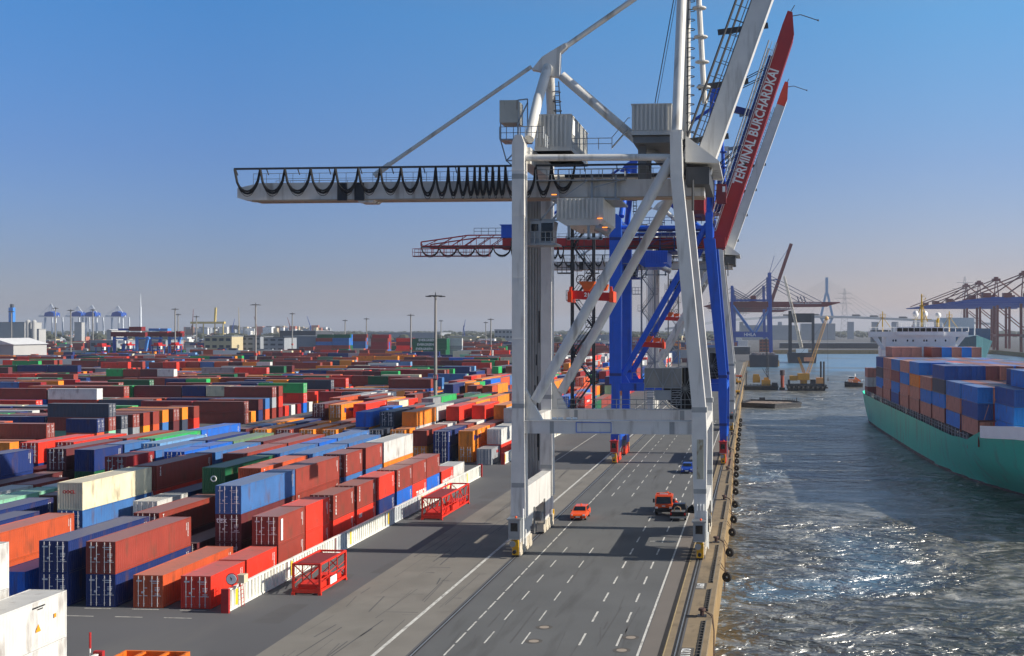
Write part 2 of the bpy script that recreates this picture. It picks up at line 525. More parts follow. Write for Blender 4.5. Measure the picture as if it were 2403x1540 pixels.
cf = n.new('ShaderNodeMix'); cf.data_type = 'RGBA'; crs = n.new('ShaderNodeMapRange'); crs.inputs['From Min'].default_value = .51; crs.inputs['From Max'].default_value = .63; crs.inputs['To Max'].default_value = .45; l.new(w1, crs.inputs['Value'])  # pale crests close by: churned water, with sky glints put into the colour
crm = n.new('ShaderNodeMath'); crm.operation = 'MULTIPLY'; l.new(crs.outputs[0], crm.inputs[0])
crx = n.new('ShaderNodeMath'); crx.operation = 'MAXIMUM'; l.new(fo.outputs[0], crx.inputs[0]); l.new(crm.outputs[0], crx.inputs[1])
l.new(crx.outputs[0], cf.inputs['Factor']); l.new(cr.outputs['Result'], cf.inputs['A']); cf.inputs['B'].default_value = lin((166, 166, 160)) + (1,)
l.new(cf.outputs['Result'], p.inputs['Base Color'])
p.inputs['Specular IOR Level'].default_value = 0.9
rf = n.new('ShaderNodeMapRange'); rf.inputs['From Min'].default_value = 90; rf.inputs['From Max'].default_value = 210; rf.inputs['To Min'].default_value = 1.0; rf.inputs['To Max'].default_value = .16
l.new(sxy.outputs['Y'], rf.inputs['Value'])
l.new(rf.outputs[0], crm.inputs[1])
mf = n.new('ShaderNodeMath'); mf.operation = 'MULTIPLY'; l.new(rs.outputs[0], mf.inputs[0]); l.new(rf.outputs[0], mf.inputs[1])
l.new(mf.outputs[0], bp.inputs['Strength'])
b = MB(); b.poly([(-8, -280, -4), (15400, -280, -4), (15400, 1300, -4), (-8, 1300, -4)], [(0, 1, 2, 3)])
b.build('water', wm, kind='structure')

# ------------------------------------------------------------------ quay furniture
fy = [84.5, 96.5, 108.6, 120.6, 132.6, 141.6, 153.7, 165.8, 175.0, 185.2, 193.8, 204, 213, 225, 233, 244, 256, 268, 281, 296]
ORD = ['nearest', 'second', 'third', 'fourth', 'fifth', 'sixth', 'seventh', 'eighth', 'ninth', 'tenth', 'eleventh', 'twelfth', 'thirteenth', 'fourteenth', 'fifteenth', 'sixteenth', 'seventeenth', 'eighteenth', 'nineteenth', 'twentieth',
       'twenty-first', 'twenty-second', 'twenty-third', 'twenty-fourth', 'twenty-fifth', 'twenty-sixth', 'twenty-seventh', 'twenty-eighth', 'twenty-ninth', 'thirtieth', 'thirty-first', 'thirty-second', 'thirty-third', 'thirty-fourth', 'thirty-fifth', 'thirty-sixth', 'thirty-seventh', 'thirty-eighth', 'thirty-ninth', 'fortieth']
def edge_x(y):
    for (x0, y0), (x1, y1) in zip(EDGE[:4], EDGE[1:5]):
        if y0 <= y <= y1: return x0 + (x1 - x0) * (y - y0) / (y1 - y0)
    return -7.3
for i, y in enumerate(fy[2:]):
    x = edge_x(y) + 0.62
    e = empty('tyre_fender', (x, y, -1.4), label='black tyre fender hanging on chains from quay edge, %s along the wall' % ORD[i], cat='fender', group='tyre fenders along the quay wall')
    b = MB(); b.torus((x, y, -1.4), (0.45, 1, 0), 0.30, 0.20, 18, 8); b.build('tyre', black_rubber, e, smooth=True)
    if y < 200:
        b = MB(); ex = edge_x(y)
        b.path([(ex - .1, y + .5, .05), (ex + .12, y + .35, -.3), (x, y, -1.05)], .035, 5)
        b.path([(ex - .1, y - 1.3, .05), (ex + .12, y - 1.0, -.4), (x, y, -1.05)], .03, 5)
        b.build('chain', mat('rusty_chain', (70, 52, 42), .8), e)
for i, y in enumerate([88.0, 118.6, 148.2, 179.2, 209, 239, 269]):
    x = edge_x(y) - 0.75
    e = empty('mooring_bollard', (x, y, 0.008), label='dark iron mooring bollard on the quay coping, %s from the camera' % ORD[i], cat='bollard', group='mooring bollards on the quay')
    b = MB(); b.box((x - .35, y - .35, .008), (x + .35, y + .35, .08)); b.build('base_plate', dark_steel, e)
    b = MB(); b.tube((x, y, .08), (x, y, .45), .16, n=12); b.tube((x, y, .45), (x, y, .62), .3, .26, n=12); b.build('bollard_head', mat('rusty_iron', (74, 50, 42), .8, var=.2), e, smooth=True)
    b = MB(); b.box((x - 1.25, y - .55, .008), (x - .4, y + .2, .02)); b.build('recess', mat('recess_black', (30, 28, 26), .9), e)
    b = MB()
    b.path([(x + .2, y, .4), (x + .75, y - .3, .1), (x + .95, y - 1.2, -.8), (x + 1.0, y - 3.4, -2.4), (x + 1.0, y - 5.4, -3.9)], .04, 5)
    b.path([(x + .2, y, .4), (x + .8, y + .1, .1), (x + .98, y - .9, -.9), (x + 1.05, y - 3.0, -2.6), (x + 1.05, y - 4.7, -3.9)], .03, 5)
    b.build('chain', mat('rusty_chain', (70, 52, 42), .8), e)
segs = [(74, 86.5), (89.5, 97), (99.6, 117), (120, 131), (133, 147), (149.6, 162), (164, 178), (180.5, 195), (197, 208), (210, 238), (240, 268), (270, 300)]
for i, (a, c) in enumerate(segs):
    xe = edge_x((a + c) / 2)
    e = empty('edge_guard', (xe - .4, a, .008), label='bolted steel rubbing strip on the quay edge, %s section from camera' % ORD[i], cat='edge strip', group='bolted strips along the quay edge')
    b = MB(); b.box((xe - .72, a, .008), (xe - .42, c, .04)); b.build('dark_channel', mat('dark_channel', (58, 54, 50), .9), e)
    b = MB(); b.box((xe - .40, a, .008), (xe - .33, c, .16)); b.build('rub_rail', mat('rub_rail', (110, 104, 94), .7, .3), e)
    b = MB()
    k = int((c - a) / .75)
    for j in range(k): 
        if i < 7: MB().box((xe - .6, a + .3 + j * .75, .04), (xe - .40, a + .42 + j * .75, .14)).build('bracket', mat('bracket_brown', (92, 84, 74), .8), e)
    MATS

# ------------------------------------------------------------------ white barrier made of corrugated panels
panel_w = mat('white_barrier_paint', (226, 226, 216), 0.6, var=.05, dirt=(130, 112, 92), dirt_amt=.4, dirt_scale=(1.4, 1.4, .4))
panel_shade = mat('shaded_barrier_white', (196, 202, 204), 0.6, var=.06, dirt=(110, 106, 98), dirt_amt=.4, dirt_scale=(1.4, 1.4, .7))  # white panels lying in shade: the blue grey of the shadow is painted in
post_red = mat('red_post_paint', (170, 34, 34), .6, var=.1)
def barrier(y0, y1, label, m, yellow=None, post=None, x=-41.0, h=1.75):
    e = empty('barrier_panel', (x, y0, 0), label=label, cat='barrier', group='white corrugated barrier panels beside the container rows')
    b = MB(); pr = 0.62; k = int((y1 - y0 - .3) / pr); pts = []
    y = y0 + .12
    for i in range(k):
        pts += [(y, 0), (y + pr * .5, 0), (y + pr * .56, -.19), (y + pr * .94, -.19)]; y += pr
    pts.append((y, 0))
    vv = []
    for yy, dx in pts: vv += [(x + .08 + dx, yy, .14), (x + .08 + dx, yy, h - .1)]
    vv2 = [(vx - .04, vy, vz) for vx, vy, vz in vv]
    b.poly(vv, [(2 * i, 2 * i + 2, 2 * i + 3, 2 * i + 1) for i in range(len(pts) - 1)])
    b.poly(vv2, [(2 * i + 1, 2 * i + 3, 2 * i + 2, 2 * i) for i in range(len(pts) - 1)])
    b.build('corrugated_sheet', m, e)
    b = MB(); b.box((x - .12, y0, h - .1), (x + .12, y1, h)); b.box((x - .12, y0, 0), (x + .12, y1, .14)); b.box((x - .1, y0, .14), (x + .1, y0 + .1, h - .1)); b.box((x - .1, y1 - .1, .14), (x + .1, y1, h - .1)); b.build('frame', m, e)
    if yellow:
        b = MB(); b.box((x + .085, yellow, .25), (x + .10, yellow + .42, h - .25)); b.build('yellow_plate', mat('yellow_plate', (225, 190, 40), .6), e)
    if post:
        b = MB(); b.box((x - .3, post - .28, 0), (x + .3, post, h + .12)); b.build('end_post', post_red, e)
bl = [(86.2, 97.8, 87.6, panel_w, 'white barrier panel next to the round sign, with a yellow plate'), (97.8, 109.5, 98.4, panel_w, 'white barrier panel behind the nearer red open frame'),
      (109.5, 112.3, None, panel_shade, 'short white barrier panel, shade painted grey blue, past the nearer red open frame'), (112.3, 124.6, 113.2, panel_w, 'white barrier panel between the two red open frames'),
      (124.6, 136.8, 125.2, panel_shade, 'white barrier panel with shade painted in grey behind the farther red frame, near part'), (136.8, 149.2, 138.0, panel_w, 'white barrier panel behind the far end of the farther red frame'),
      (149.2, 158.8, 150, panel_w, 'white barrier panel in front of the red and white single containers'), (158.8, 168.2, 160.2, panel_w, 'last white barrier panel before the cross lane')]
for i, (a, c, yl, m, lab) in enumerate(bl):
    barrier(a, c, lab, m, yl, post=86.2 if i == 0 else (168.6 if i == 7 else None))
for i in range(6):
    a = 184.0 + i * 12.4
    barrier(a, a + 12.2, 'white barrier panel beyond the cross lane, %s from its red end post' % ORD[i], panel_w, a + 1, post=184.0 if i == 0 else None)
barrier(56, 68.6, 'white barrier panel at the bottom edge of the photo, with red end post', panel_w, None, post=69.0)

# round signal sign and ladder on the barrier end
e = empty('signal_post', (-40.8, 87.3, 0), label='round white sign with black arrow, lamp box and ladder on the barrier end', cat='sign')
b = MB(); b.tube((-40.9, 87.0, 1.75), (-40.9, 87.0, 2.1), .05); b.tube((-40.5, 87.4, 1.75), (-40.5, 87.4, 2.1), .05); b.build('bracket', post_red, e)
b = MB(); b.tube((-40.9, 86.86, 2.45), (-40.9, 87.0, 2.45), .46, n=28); b.build('sign_rim', post_red, e)
b = MB(); b.tube((-40.9, 86.83, 2.45), (-40.9, 86.86, 2.45), .40, n=28); b.build('sign_face', white_mark, e)
b = MB(); b.prism([(-40.9, 86.82, 2.3), (-40.84, 86.82, 2.5), (-41.0, 86.82, 2.66)], (0, -.008, 0)); b.build('arrow', black_mark, e)
b = MB(); b.box((-40.55, 87.0, 2.1), (-39.95, 87.7, 2.75)); b.build('lamp_box', mat('cream_box', (205, 190, 160), .6), e)
b = MB()
for dy in (0, .45): b.tube((-40.6, 88.0 + dy, .02), (-40.75, 88.0 + dy, 2.6), .03)
for i in range(7): b.tube((-40.61 - i * .02, 88.0, .35 + i * .33), (-40.61 - i * .02, 88.45, .35 + i * .33), .022)
b.build('ladder', post_red, e)

# ------------------------------------------------------------------ red open frames standing on the paving
def open_frame(x0, y0, L, label, braced):
    e = empty('open_container_frame', (x0 + 1.22, y0 + L / 2, 0), label=label, cat='container frame', group='red open steel frames beside the barrier')
    W = 2.44; H = 2.62; x1 = x0 + W; y1 = y0 + L
    rp = mat('red_frame_paint', (216, 44, 24), .5, var=.08, dirt=(110, 40, 30), dirt_amt=.5, dirt_scale=(2, 2, 2))
    for x in (x0 + .09, x1 - .09):
        for y in (y0 + .09, y1 - .09):
            b = MB(); b.box((x - .09, y - .09, .0), (x + .09, y + .09, H)); b.box((x - .13, y - .13, 0), (x + .13, y + .13, .2)); b.build('corner_post', rp, e)
    b = MB()
    for x in (x0 + .08, x1 - .08): b.box((x - .07, y0 + .18, H - .16), (x + .07, y1 - .18, H))
    for y in (y0 + .08, y1 - .08): b.box((x0 + .18, y - .07, H - .16), (x1 - .18, y + .07, H))
    b.build('top_rail', rp, e)
    b = MB(); b.box((x0 + .16, y0 + .6, H - .12), (x1 - .16, y1 - 1.0 if L < 8 else y0 + L * .62, H - .07)); b.build('roof_sheet', mat('dull_red_sheet', (128, 44, 42), .7, var=.12, scale=1.5), e)
    b = MB()
    for x in (x0 + .08, x1 - .08): b.box((x - .06, y0 + .18, .22), (x + .06, y1 - .18, .42))
    for y in (y0 + .08, y1 - .08): b.box((x0 + .18, y - .08, .18), (x1 - .18, y + .08, .5))
    n_ = int(L / .75)
    for i in range(n_): b.box((x0 + .14, y0 + .4 + i * .75, .26), (x1 - .14, y0 + .52 + i * .75, .36))
    b.build('floor_frame', rp, e)
    for x in (x0 + .08, x1 - .08):
        b = MB(); k = 3 if L < 8 else 6; d = (L - .36) / k
        for i in range(1, k): b.beam((x, y0 + .18 + i * d, .42), (x, y0 + .18 + i * d, H - .16), .08, .08)
        for i in range(k):
            ya, yb = y0 + .18 + i * d, y0 + .18 + (i + 1) * d
            if braced:
                b.beam((x, ya if i % 2 else yb, .42), (x, yb if i % 2 else ya, H - .2), .08, .1)
            else:
                b.beam((x, ya + .1, .9), (x, yb - .1, 1.15), .05, .05)
                b.beam((x, ya + .1, 1.5), (x, yb - .1, 1.7), .04, .04)
        b.beam((x, y0 + .2, 1.25), (x, y1 - .2, 1.25), .06, .07)
        b.build('side_truss', rp, e)
    for y in (y0 + .08, y1 - .08):
        b = MB(); b.beam((x0 + .18, y, .5), (x1 - .18, y, H - .2), .06, .08); b.beam((x1 - .18, y + .07, .5), (x0 + .18, y + .07, H - .2), .06, .08); b.build('end_brace', rp, e)
    b = MB(); b.box((x0 + .3, y0 + .5, .38), (x1 - .3, y0 + L * .4, .8)); b.box((x0 + .5, y1 - L * .3, .38), (x1 - .3, y1 - .5, .75)); b.build('folded_ends', rp, e)
    b = MB(); b.box((x1 - .01, y0 + L * .36, .45), (x1 + .02, y0 + L * .60, 1.05)); b.build('name_plate', white_mark if L < 8 else rp, e)
open_frame(-38.3, 92.3, 6.06, 'red open frame with white plate, the nearer one beside the barrier', False)
open_frame(-38.5, 129.8, 12.6, 'long red trussed open frame, the farther one beside the barrier', True)

# what stands at the very bottom edge: orange open skip and a red and white post
e = empty('orange_skip', (-36.8, 67, 0), label='orange open steel skip at the bottom edge of the photo', cat='skip')
so = mat('skip_orange', (216, 110, 24), .6, var=.15, dirt=(110, 60, 24), dirt_amt=.7, dirt_scale=(2, 2, 2))
for nm_, a_, c_ in (('side_wall', (-39.0, 65.6, .1), (-38.85, 68.4, 2.1)), ('side_wall', (-35.0, 65.6, .1), (-34.85, 68.4, 2.1)), ('end_wall', (-38.85, 65.6, .1), (-35.0, 65.75, 2.1)), ('end_wall', (-38.85, 68.25, .1), (-35.0, 68.4, 2.1)), ('floor', (-38.85, 65.75, .1), (-35, 68.25, .2)), ('cross_bar', (-37.8, 65.75, 1.95), (-37.6, 68.25, 2.08)), ('cross_bar', (-36.3, 65.75, 1.95), (-36.1, 68.25, 2.08))):
    MB().box(a_, c_).build(nm_, so, e)
e = empty('marker_post', (-41.3, 69.8, 0), label='thin red and white marker post behind the bottom edge barrier', cat='post')
MB().tube((-41.6, 68.9, 0), (-41.6, 68.9, 2.0), .04).build('post_shaft', white_mark, e); MB().tube((-41.6, 68.9, 2.0), (-41.6, 68.9, 3.0), .07).build('post_top', post_red, e)
# small machines on the far part of the quay
for px, gy, L_, m_, lab in ((1729, 888, 4.6, mat('far_machine_orange', (214, 100, 50), .6), 'small orange machine on the far quay behind the cranes'), (1733, 902, 2.0, mat('far_machine_yellow', (226, 160, 30), .6), 'small yellow machine on the far quay, before the orange one'), (1724, 926, 3.6, mat('far_machine_yellow', (226, 160, 30), .6), 'low yellow trolley on the far quay near the rails')):
    dep = 22 * 2697 / (gy - 772.5); x, y = at(px, dep); e = empty('quay_machine', (x, y, 0), label=lab, cat='machine')
    b = MB(); b.box((x - L_ / 2, y - 1, .6), (x + L_ / 2, y + 1, 1.4)); b.box((x - L_ / 2, y - .9, 1.4), (x - L_ / 8, y + .9, 2.3)); b.build('body', m_, e)
    for q in (-.32, .32):
        for w_ in (-1, 1): b = MB(); b.tube((x + q * L_, y + w_ * 1.05, .45), (x + q * L_, y + w_ * .8, .45), .45, n=10); b.build('wheel', black_rubber, e)
# ------------------------------------------------------------------ shipping containers
W_, H_ = 2.438, 2.591
PAINT = {'b': ((142, 55, 42), 'rust brown'), 'm': ((98, 40, 44), 'dark maroon'), 'o': ((198, 84, 44), 'orange brown'), 'r': ((226, 50, 28), 'bright red'), 'd': ((150, 26, 32), 'deep red'),
         'O': ((236, 134, 30), 'bright orange'), 'n': ((20, 44, 104), 'navy blue'), 'B': ((60, 108, 166), 'steel blue'), 'k': ((22, 100, 196), 'bright blue'), 'l': ((112, 160, 204), 'pale blue'),
         'g': ((44, 168, 88), 'bright green'), 'G': ((10, 92, 56), 'dark green'), 's': ((104, 136, 104), 'sage green'), 'w': ((204, 204, 199), 'white'), 'c': ((226, 216, 182), 'cream'),
         'y': ((150, 154, 158), 'grey'), 't': ((134, 194, 162), 'mint green'), 'p': ((58, 66, 82), 'slate grey')}
cpaint = mat('container_paint', (0, 0, 0), 0.5, var=0.10, scale=0.7, hue_attr='object', dirt=(92, 62, 46), dirt_amt=0.5, dirt_scale=(1.3, 1.3, 0.4))
cstuff = mat('container_paint_far', (0, 0, 0), 0.55, var=0.08, scale=0.2, hue_attr='attr')
rod_m = mat('locking_rod_zinc', (206, 202, 200), 0.45, 0.3, var=.06)
cast_m = mat('door_marks', (214, 214, 214), 0.6, var=.1)
NEARX = -42.7
def XR(k): return NEARX - 3.9 * k
SLOT = []        # every container: dict
occ = {}
def add(zone, x, y, z, L, rot, c, hgt=H_, lab=None, doors=None, text_=None, rowi=0, sloti=0, tier=0, ntier=1, top=False):
    SLOT.append(dict(zone=zone, x=x, y=y, z=z, L=L, rot=rot, c=c, h=hgt, lab=lab, doors=doors, text=text_, row=rowi, slot=sloti, tier=tier, nt=ntier))
L40, L20 = 12.19, 6.06
wr = 'b' * 26 + 'm' * 9 + 'o' * 11 + 'r' * 7 + 'd' * 5 + 'O' * 9 + 'n' * 9 + 'B' * 4 + 'k' * 3 + 'l' * 2 + 'g' * 4 + 'G' * 5 + 's' * 1 + 'w' * 5 + 'c' * 2 + 'y' * 4 + 't' * 1 + 'p' * 2
def stack_a(zone, k, y, L, cols, rowi, sloti, labs=None, doors=None, texts=None, hc=H_):
    """stack lying along the quay; row k, near end at y, colours bottom to top"""
    Lm = L40 if L == 40 else L20
    for t, ch in enumerate(cols):
        if ch == '.': ch = rnd.choice(wr)
        add(zone, XR(k) - W_ / 2, y + Lm / 2, t * hc + .004, Lm, 0.0, ch, hc, (labs or {}).get(t), (doors or {}).get(t), (texts or {}).get(t), rowi, sloti, t, len(cols))
A1 = {
 0: [(87.1, 20, 'r', {0: 'bright red container directly behind the round sign, doors facing the camera'}, {0: 1}), (93.5, 20, 'r', {0: 'single bright red container next behind the one at the round sign'}), (99.9, 20, 'bb', {1: 'rust brown container with tall white plate on its side, doors facing camera, above barrier'}, {0: 1, 1: 1}),
     (106.2, 20, 'rr', {}, {}), (113.3, 20, 'rb', {}, {}, {1: 'TRITON'}), (120.3, 20, 'rb', {}, {}, {0: 'CAI', 1: 'COSCO'}), (127.0, 20, 'nr'), (134.0, 20, 'kb', {}, {}, {1: 'TRITON'}), (140.2, 20, 'rb', {0: 'red container with big white lettering under a brown one, beside the barrier'}, {}, {0: 'TURBON'}), (146.4, 20, 'kb'), (153.4, 20, 'r', {0: 'red container with white script lettering before the last white one at the barrier'}, {}, {0: 'HAMBURG SÜD'}), (159.6, 20, 'w', {0: 'last white container of the row along the barrier, far end'})],
 1: [(87.1, 40, 'o', {0: 'long orange brown container on the ground, doors facing camera, left of the red one'}, {0: 1}), (100.9, 40, 'mmB', {2: 'long steel blue container topping a three high stack, doors facing camera', 1: 'dark maroon container with large white letters on its doors under the steel blue one'}, {2: 1, 1: 1, 0: 1}, {1: 'tex'}), (113.3, 40, 'mbb', {}, {}), (127.0, 20, 'nBb', {}, {2: 1}, {2: 'TRITON'}), (134.3, 20, 'nBb'), (141.0, 40, 'OOw', {2: 'long white container topping the stack over an orange one near the barrier row end'})],
 2: [(87.1, 40, 'nb', {1: 'long rust brown container stacked on a navy one in the front line, doors facing camera', 0: 'navy blue container under the long rust brown one in the front line'}, {0: 1, 1: 1}), (100.4, 40, 'm'), (113.9, 40, 'mbo'), (126.6, 40, 'nnB'), (139.3, 40, 'bnB')],
 3: [(87.1, 40, 'nn', {1: 'long navy blue container topping the leftmost stack of the front line', 0: 'navy blue container at the bottom of the front line, partly behind the white box'}, {0: 1, 1: 1}), (101.0, 40, 'mb'), (114.1, 40, 'nGG', {2: 'dark green container with a white ring emblem on its end wall'}, {2: 0}), (127.0, 40, 'nnB'), (139.6, 20, 'nnk'), (146.0, 40, 'bbB')],
 4: [(87.5, 20, 'k', {0: 'bright blue ribbed container low beside the white boxes at the left edge'}, {0: 0}), (107.85, 20, 'mw', {1: 'short white container on a maroon one, right of the long cream container'}, {1: 1}), (114.2, 40, 'mn'), (126.8, 40, 'bmb'), (139.4, 40, 'nOb'), (152.6, 40, 'bb')],
 5: [(88.3, 40, 'oo', {1: 'long orange brown container at the left edge behind the front line'}), (101.8, 40, 'nBc', {2: 'long cream container with grey ribbed end wall topping its stack'}, {2: 0}, {2: 'OOCL'}), (115.0, 40, 'brb', {}, {}, {2: 'TEX'}), (128.0, 40, 'nnB', {2: 'blue container with a white diamond emblem on its side'}), (141.0, 40, 'nbm'), (153.6, 40, 'bO')],
 6: [(89.2, 40, 'nn'), (103, 20, 'n'), (115.5, 40, 'bm'), (128.4, 20, 'nnk'), (134.6, 20, 'nnk'), (141.0, 40, 'nss', {2: 'long sage green container with white lettering high behind the blue ones'}, {}, {2: 'CAPITAL'}), (153.4, 20, 'nb')],
 7: [(97.4, 40, 'nn'), (111, 20, 'nm'), (122.8, 20, 'ddd', {2: 'deep red container topping a stack right of the two navy ones'}), (129.2, 40, 'nnB'), (142.0, 40, 'nbn'), (154.4, 20, 'Ob')],
 8: [(104.5, 40, 'tt', {1: 'long mint green container left of the cream one'}), (117.4, 20, 'yw'), (124.4, 40, 'nb'), (137.4, 40, 'nBl'), (150.0, 20, 'rb'), (156.4, 20, 'nO')],
 9: [(106, 40, 'ow'), (118.6, 20, 'ob'), (129.7, 20, 'GGn', {2: 'navy blue container with end wall facing camera above a green one with ring emblem'}, {2: 0}), (136.2, 20, 'GnB'), (143.5, 40, 'OOg', {2: 'long bright green container standing high on an orange one'}), (156.0, 40, 'nBk', {2: 'long bright blue container with white disc emblem behind the bright green one'})],
 10: [(117.8, 40, 'mm'), (130.4, 40, 'mmm', {2: 'dark maroon container topping its stack, doors facing camera, left part'}, {2: 1}), (143.6, 40, 'nlb'), (156.2, 20, 'Ob')],
 11: [(117.9, 40, 'nnn', {2: 'big navy blue container topping the stack at the left edge'}), (131.4, 20, 'mr'), (138.2, 40, 'nbr'), (151.0, 20, 'bB')],
 12: [(124, 40, 'Gn'), (137, 40, 'tnr'), (150, 40, 'bb')],
}
for k, lst in A1.items():
    for si, t in enumerate(lst):
        t = list(t) + [None] * (6 - len(t))
        stack_a('A1', k, t[0], t[1], t[2], k, si, t[3], t[4], t[5])
for k in range(13, 16):
    y = 126 + (k - 13) * 5; si = 0
    while y < 146:
        L = rnd.choice((20, 40, 40)); n_ = rnd.choice((1, 2, 2))
        stack_a('A1', k, y, L, ''.join(rnd.choice(wr) for _ in range(n_)), k, si); y += (L40 if L == 40 else L20) + .25; si += 1
# white high boxes close to the camera
stack_a('A0', 0, 68.2 - L40, 40, 'ww', 0, 0, {1: 'big white container filling the lower left corner, grey dusty roof', 0: 'big white container under the one in the lower left corner'}, hc=2.9)
stack_a('A0', 1, 68.4 - L40, 40, 'www', 1, 0, {2: 'white container cut off by the left edge, upper one', 1: 'white container cut off by the left edge, lower one'}, hc=2.9)

A2 = {
 0: [(183.0, 20, 'y', {0: 'single grey container with small red letters on its side, beside the gap in the barrier'}, {0: 1}, {0: 'OOCL'}), (190.2, 40, 'rw', {1: 'white ribbed container above a red one just left of the near crane leg'}), (203, 40, 'Oww'), (215.7, 40, 'bO')],
 1: [(186.4, 20, 'OO', {1: 'bright orange container with dark lettering stacked on another one, by the cross lane'}, {1: 0, 0: 1}, {1: 'Hapag-Lloyd'}), (192.6, 20, 'OO'), (199.0, 40, 'bb'), (212.0, 40, 'nOO')],
 2: [(185.3, 40, 'nn', {1: 'dark navy container with bright lock rods over a blue one, by the cross lane'}, {1: 1, 0: 1}), (198.3, 20, 'bb'), (204.6, 20, 'bw'), (211.0, 40, 'bnr')],
 3: [(186.6, 40, 'Ob', {1: 'rust brown container above an orange one, fourth row at the cross lane'}, {0: 1, 1: 0}), (199.4, 20, 'Ow'), (207.4, 40, 'bmr', {2: 'large orange red container standing a tier above its neighbours'}, {2: 0}), (220.2, 40, 'bOO')],
 4: [(187.0, 20, 'bO', {}, {1: 1}), (193.4, 40, 'wwO'), (206.2, 40, 'bpw'), (219, 40, 'bwp')],
 5: [(187.0, 20, 'pp', {}, {1: 1}), (193.4, 40, 'bnp'), (206.2, 20, 'bOb'), (212.6, 20, 'wbp')],
 6: [(186.0, 20, 'nn', {}, {1: 1}), (192.4, 20, 'nOk', {2: 'nearest of three short bright blue containers standing high in a line'}, {2: 0}), (198.6, 20, 'nwk', {2: 'middle one of three short bright blue containers standing high in a line'}), (204.8, 20, 'nwk', {2: 'farthest of three short bright blue containers standing high in a line'}), (212, 20, 'nb')],
 7: [(187.0, 40, 'OO', {}, {1: 1}), (200, 20, 'nb'), (206.4, 20, 'wn'), (221.0, 20, 'yyc', {2: 'cream container with small red lettering and grey ribbed end behind the bright blue three'}, {2: 0}, {2: 'OOCL'})],
 8: [(187.0, 40, 'OO', {}, {1: 1}), (200, 40, 'nb'), (213, 40, 'bbr', {2: 'long red container left of the cream one with red letters'})],
 9: [(186.6, 40, 'nb'), (199.2, 20, 'nO'), (210.6, 40, 'bOO', {2: 'large bright orange container with dark blue lettering standing a tier high'}, {2: 1}, {2: 'Hapag-Lloyd'})],
 10: [(186.6, 40, 'OO', {1: 'orange container with dark lettering behind the sage green one'}, {}, {1: 'Hapag-Lloyd'}), (199.6, 40, 'nn'), (212.4, 40, 'bbm')],
}
for k, lst in A2.items():
    for si, t in enumerate(lst):
        t = list(t) + [None] * (6 - len(t))
        stack_a('A2', k, t[0], t[1], t[2], k, si, t[3], t[4], t[5])
def fill_a(zone, k0, k1, y0, y1, dens=0.93, start=None):
    for k in range(k0, k1):
        y = (start or {}).get(k, y0 + rnd.uniform(0, .5)); si = 10 if start and k in start else 0
        hh = rnd.choice((1, 2, 2, 2, 3))
        while y < y1 - 5.5:
            L = 40 if rnd.random() < .62 and y < y1 - 11.5 else 20
            if rnd.random() < .45: hh = rnd.choice((1, 2, 2, 2, 3, 3))
            if rnd.random() < dens:
                c0 = rnd.choice(wr)
                stack_a(zone, k, y, L, ''.join(c0 if rnd.random() < .25 else rnd.choice(wr) for _ in range(hh)), k, si); si += 1
            y += (L40 if L == 40 else L20) + .3
ends = {k: max(t[0] + (L40 if t[1] == 40 else L20) for t in lst) + .4 for k, lst in A2.items()}
fill_a('A2', 0, 12, 186.6, 262, start=ends)
fill_a('A3', 0, 12, 284, 362)
fill_a('A4', 0, 15, 378, 456)
fill_a('A5', 0, 16, 474, 552)
wr_, wr = wr, 'wwwwyrwb'
fill_a('A6', 2, 16, 570, 690)
wr = wr_

def stack_b(zone, j, xe, y, cols, rowi, L=40, labs=None, texts=None, doors=1):
    """stack lying across; its end wall or doors look to the water at x = xe"""
    Lm = L40 if L == 40 else L20
    for t, ch in enumerate(cols):
        if ch == '.': ch = rnd.choice(wr)
        add(zone, xe - Lm / 2, y, t * H_ + .004, Lm, R(90), ch, H_, (labs or {}).get(t), doors if rnd.random() < .8 else 0, (texts or {}).get(t), rowi, j, t, len(cols))
B1 = {  # rows of the crosswise block, nearest first: y of near face -> list of (x end, colours bottom..top, length)
 186.6: [(-127.0, 'O', 40, {0: 'orange container with dark lettering lying crosswise, nearest at the left'}, {0: 'Hapag-Lloyd'}), (-147.0, 'Om', 40)],
 190.5: [(-126.5, 'b', 40), (-139.4, 'bO', 40, {1: 'orange container with dark lettering lying crosswise near the left edge'}, {1: 'Hapag-Lloyd'})],
 194.4: [(-125.5, 'bb', 40), (-139.4, 'Oy', 40)],
 205.6: [(-122.8, 'on', 20, {1: 'short navy container lying crosswise with sunlit steel blue end above a red one'})],
 209.5: [(-122.8, 'tbp', 40)],
 213.4: [(-122.6, 'yp', 40)],
 217.3: [(-122.4, 'yb', 40)],
 221.2: [(-122.4, 'Ob', 40)],
 225.1: [(-122.5, 'ob', 40)],
 229.0: [(-122.6, 'BO', 40)],
 232.9: [(-122.3, 'mb', 40)],
 236.8: [(-122.4, 'pO', 40)],
 240.7: [(-121.8, 'rb', 20)],
}
for ri, (y, lst) in enumerate(sorted(B1.items())):
    for j, t in enumerate(lst):
        t = list(t) + [None] * (5 - len(t))
        stack_b('B1', j, t[0], y + W_ / 2, t[1], ri, t[2], t[3], t[4])
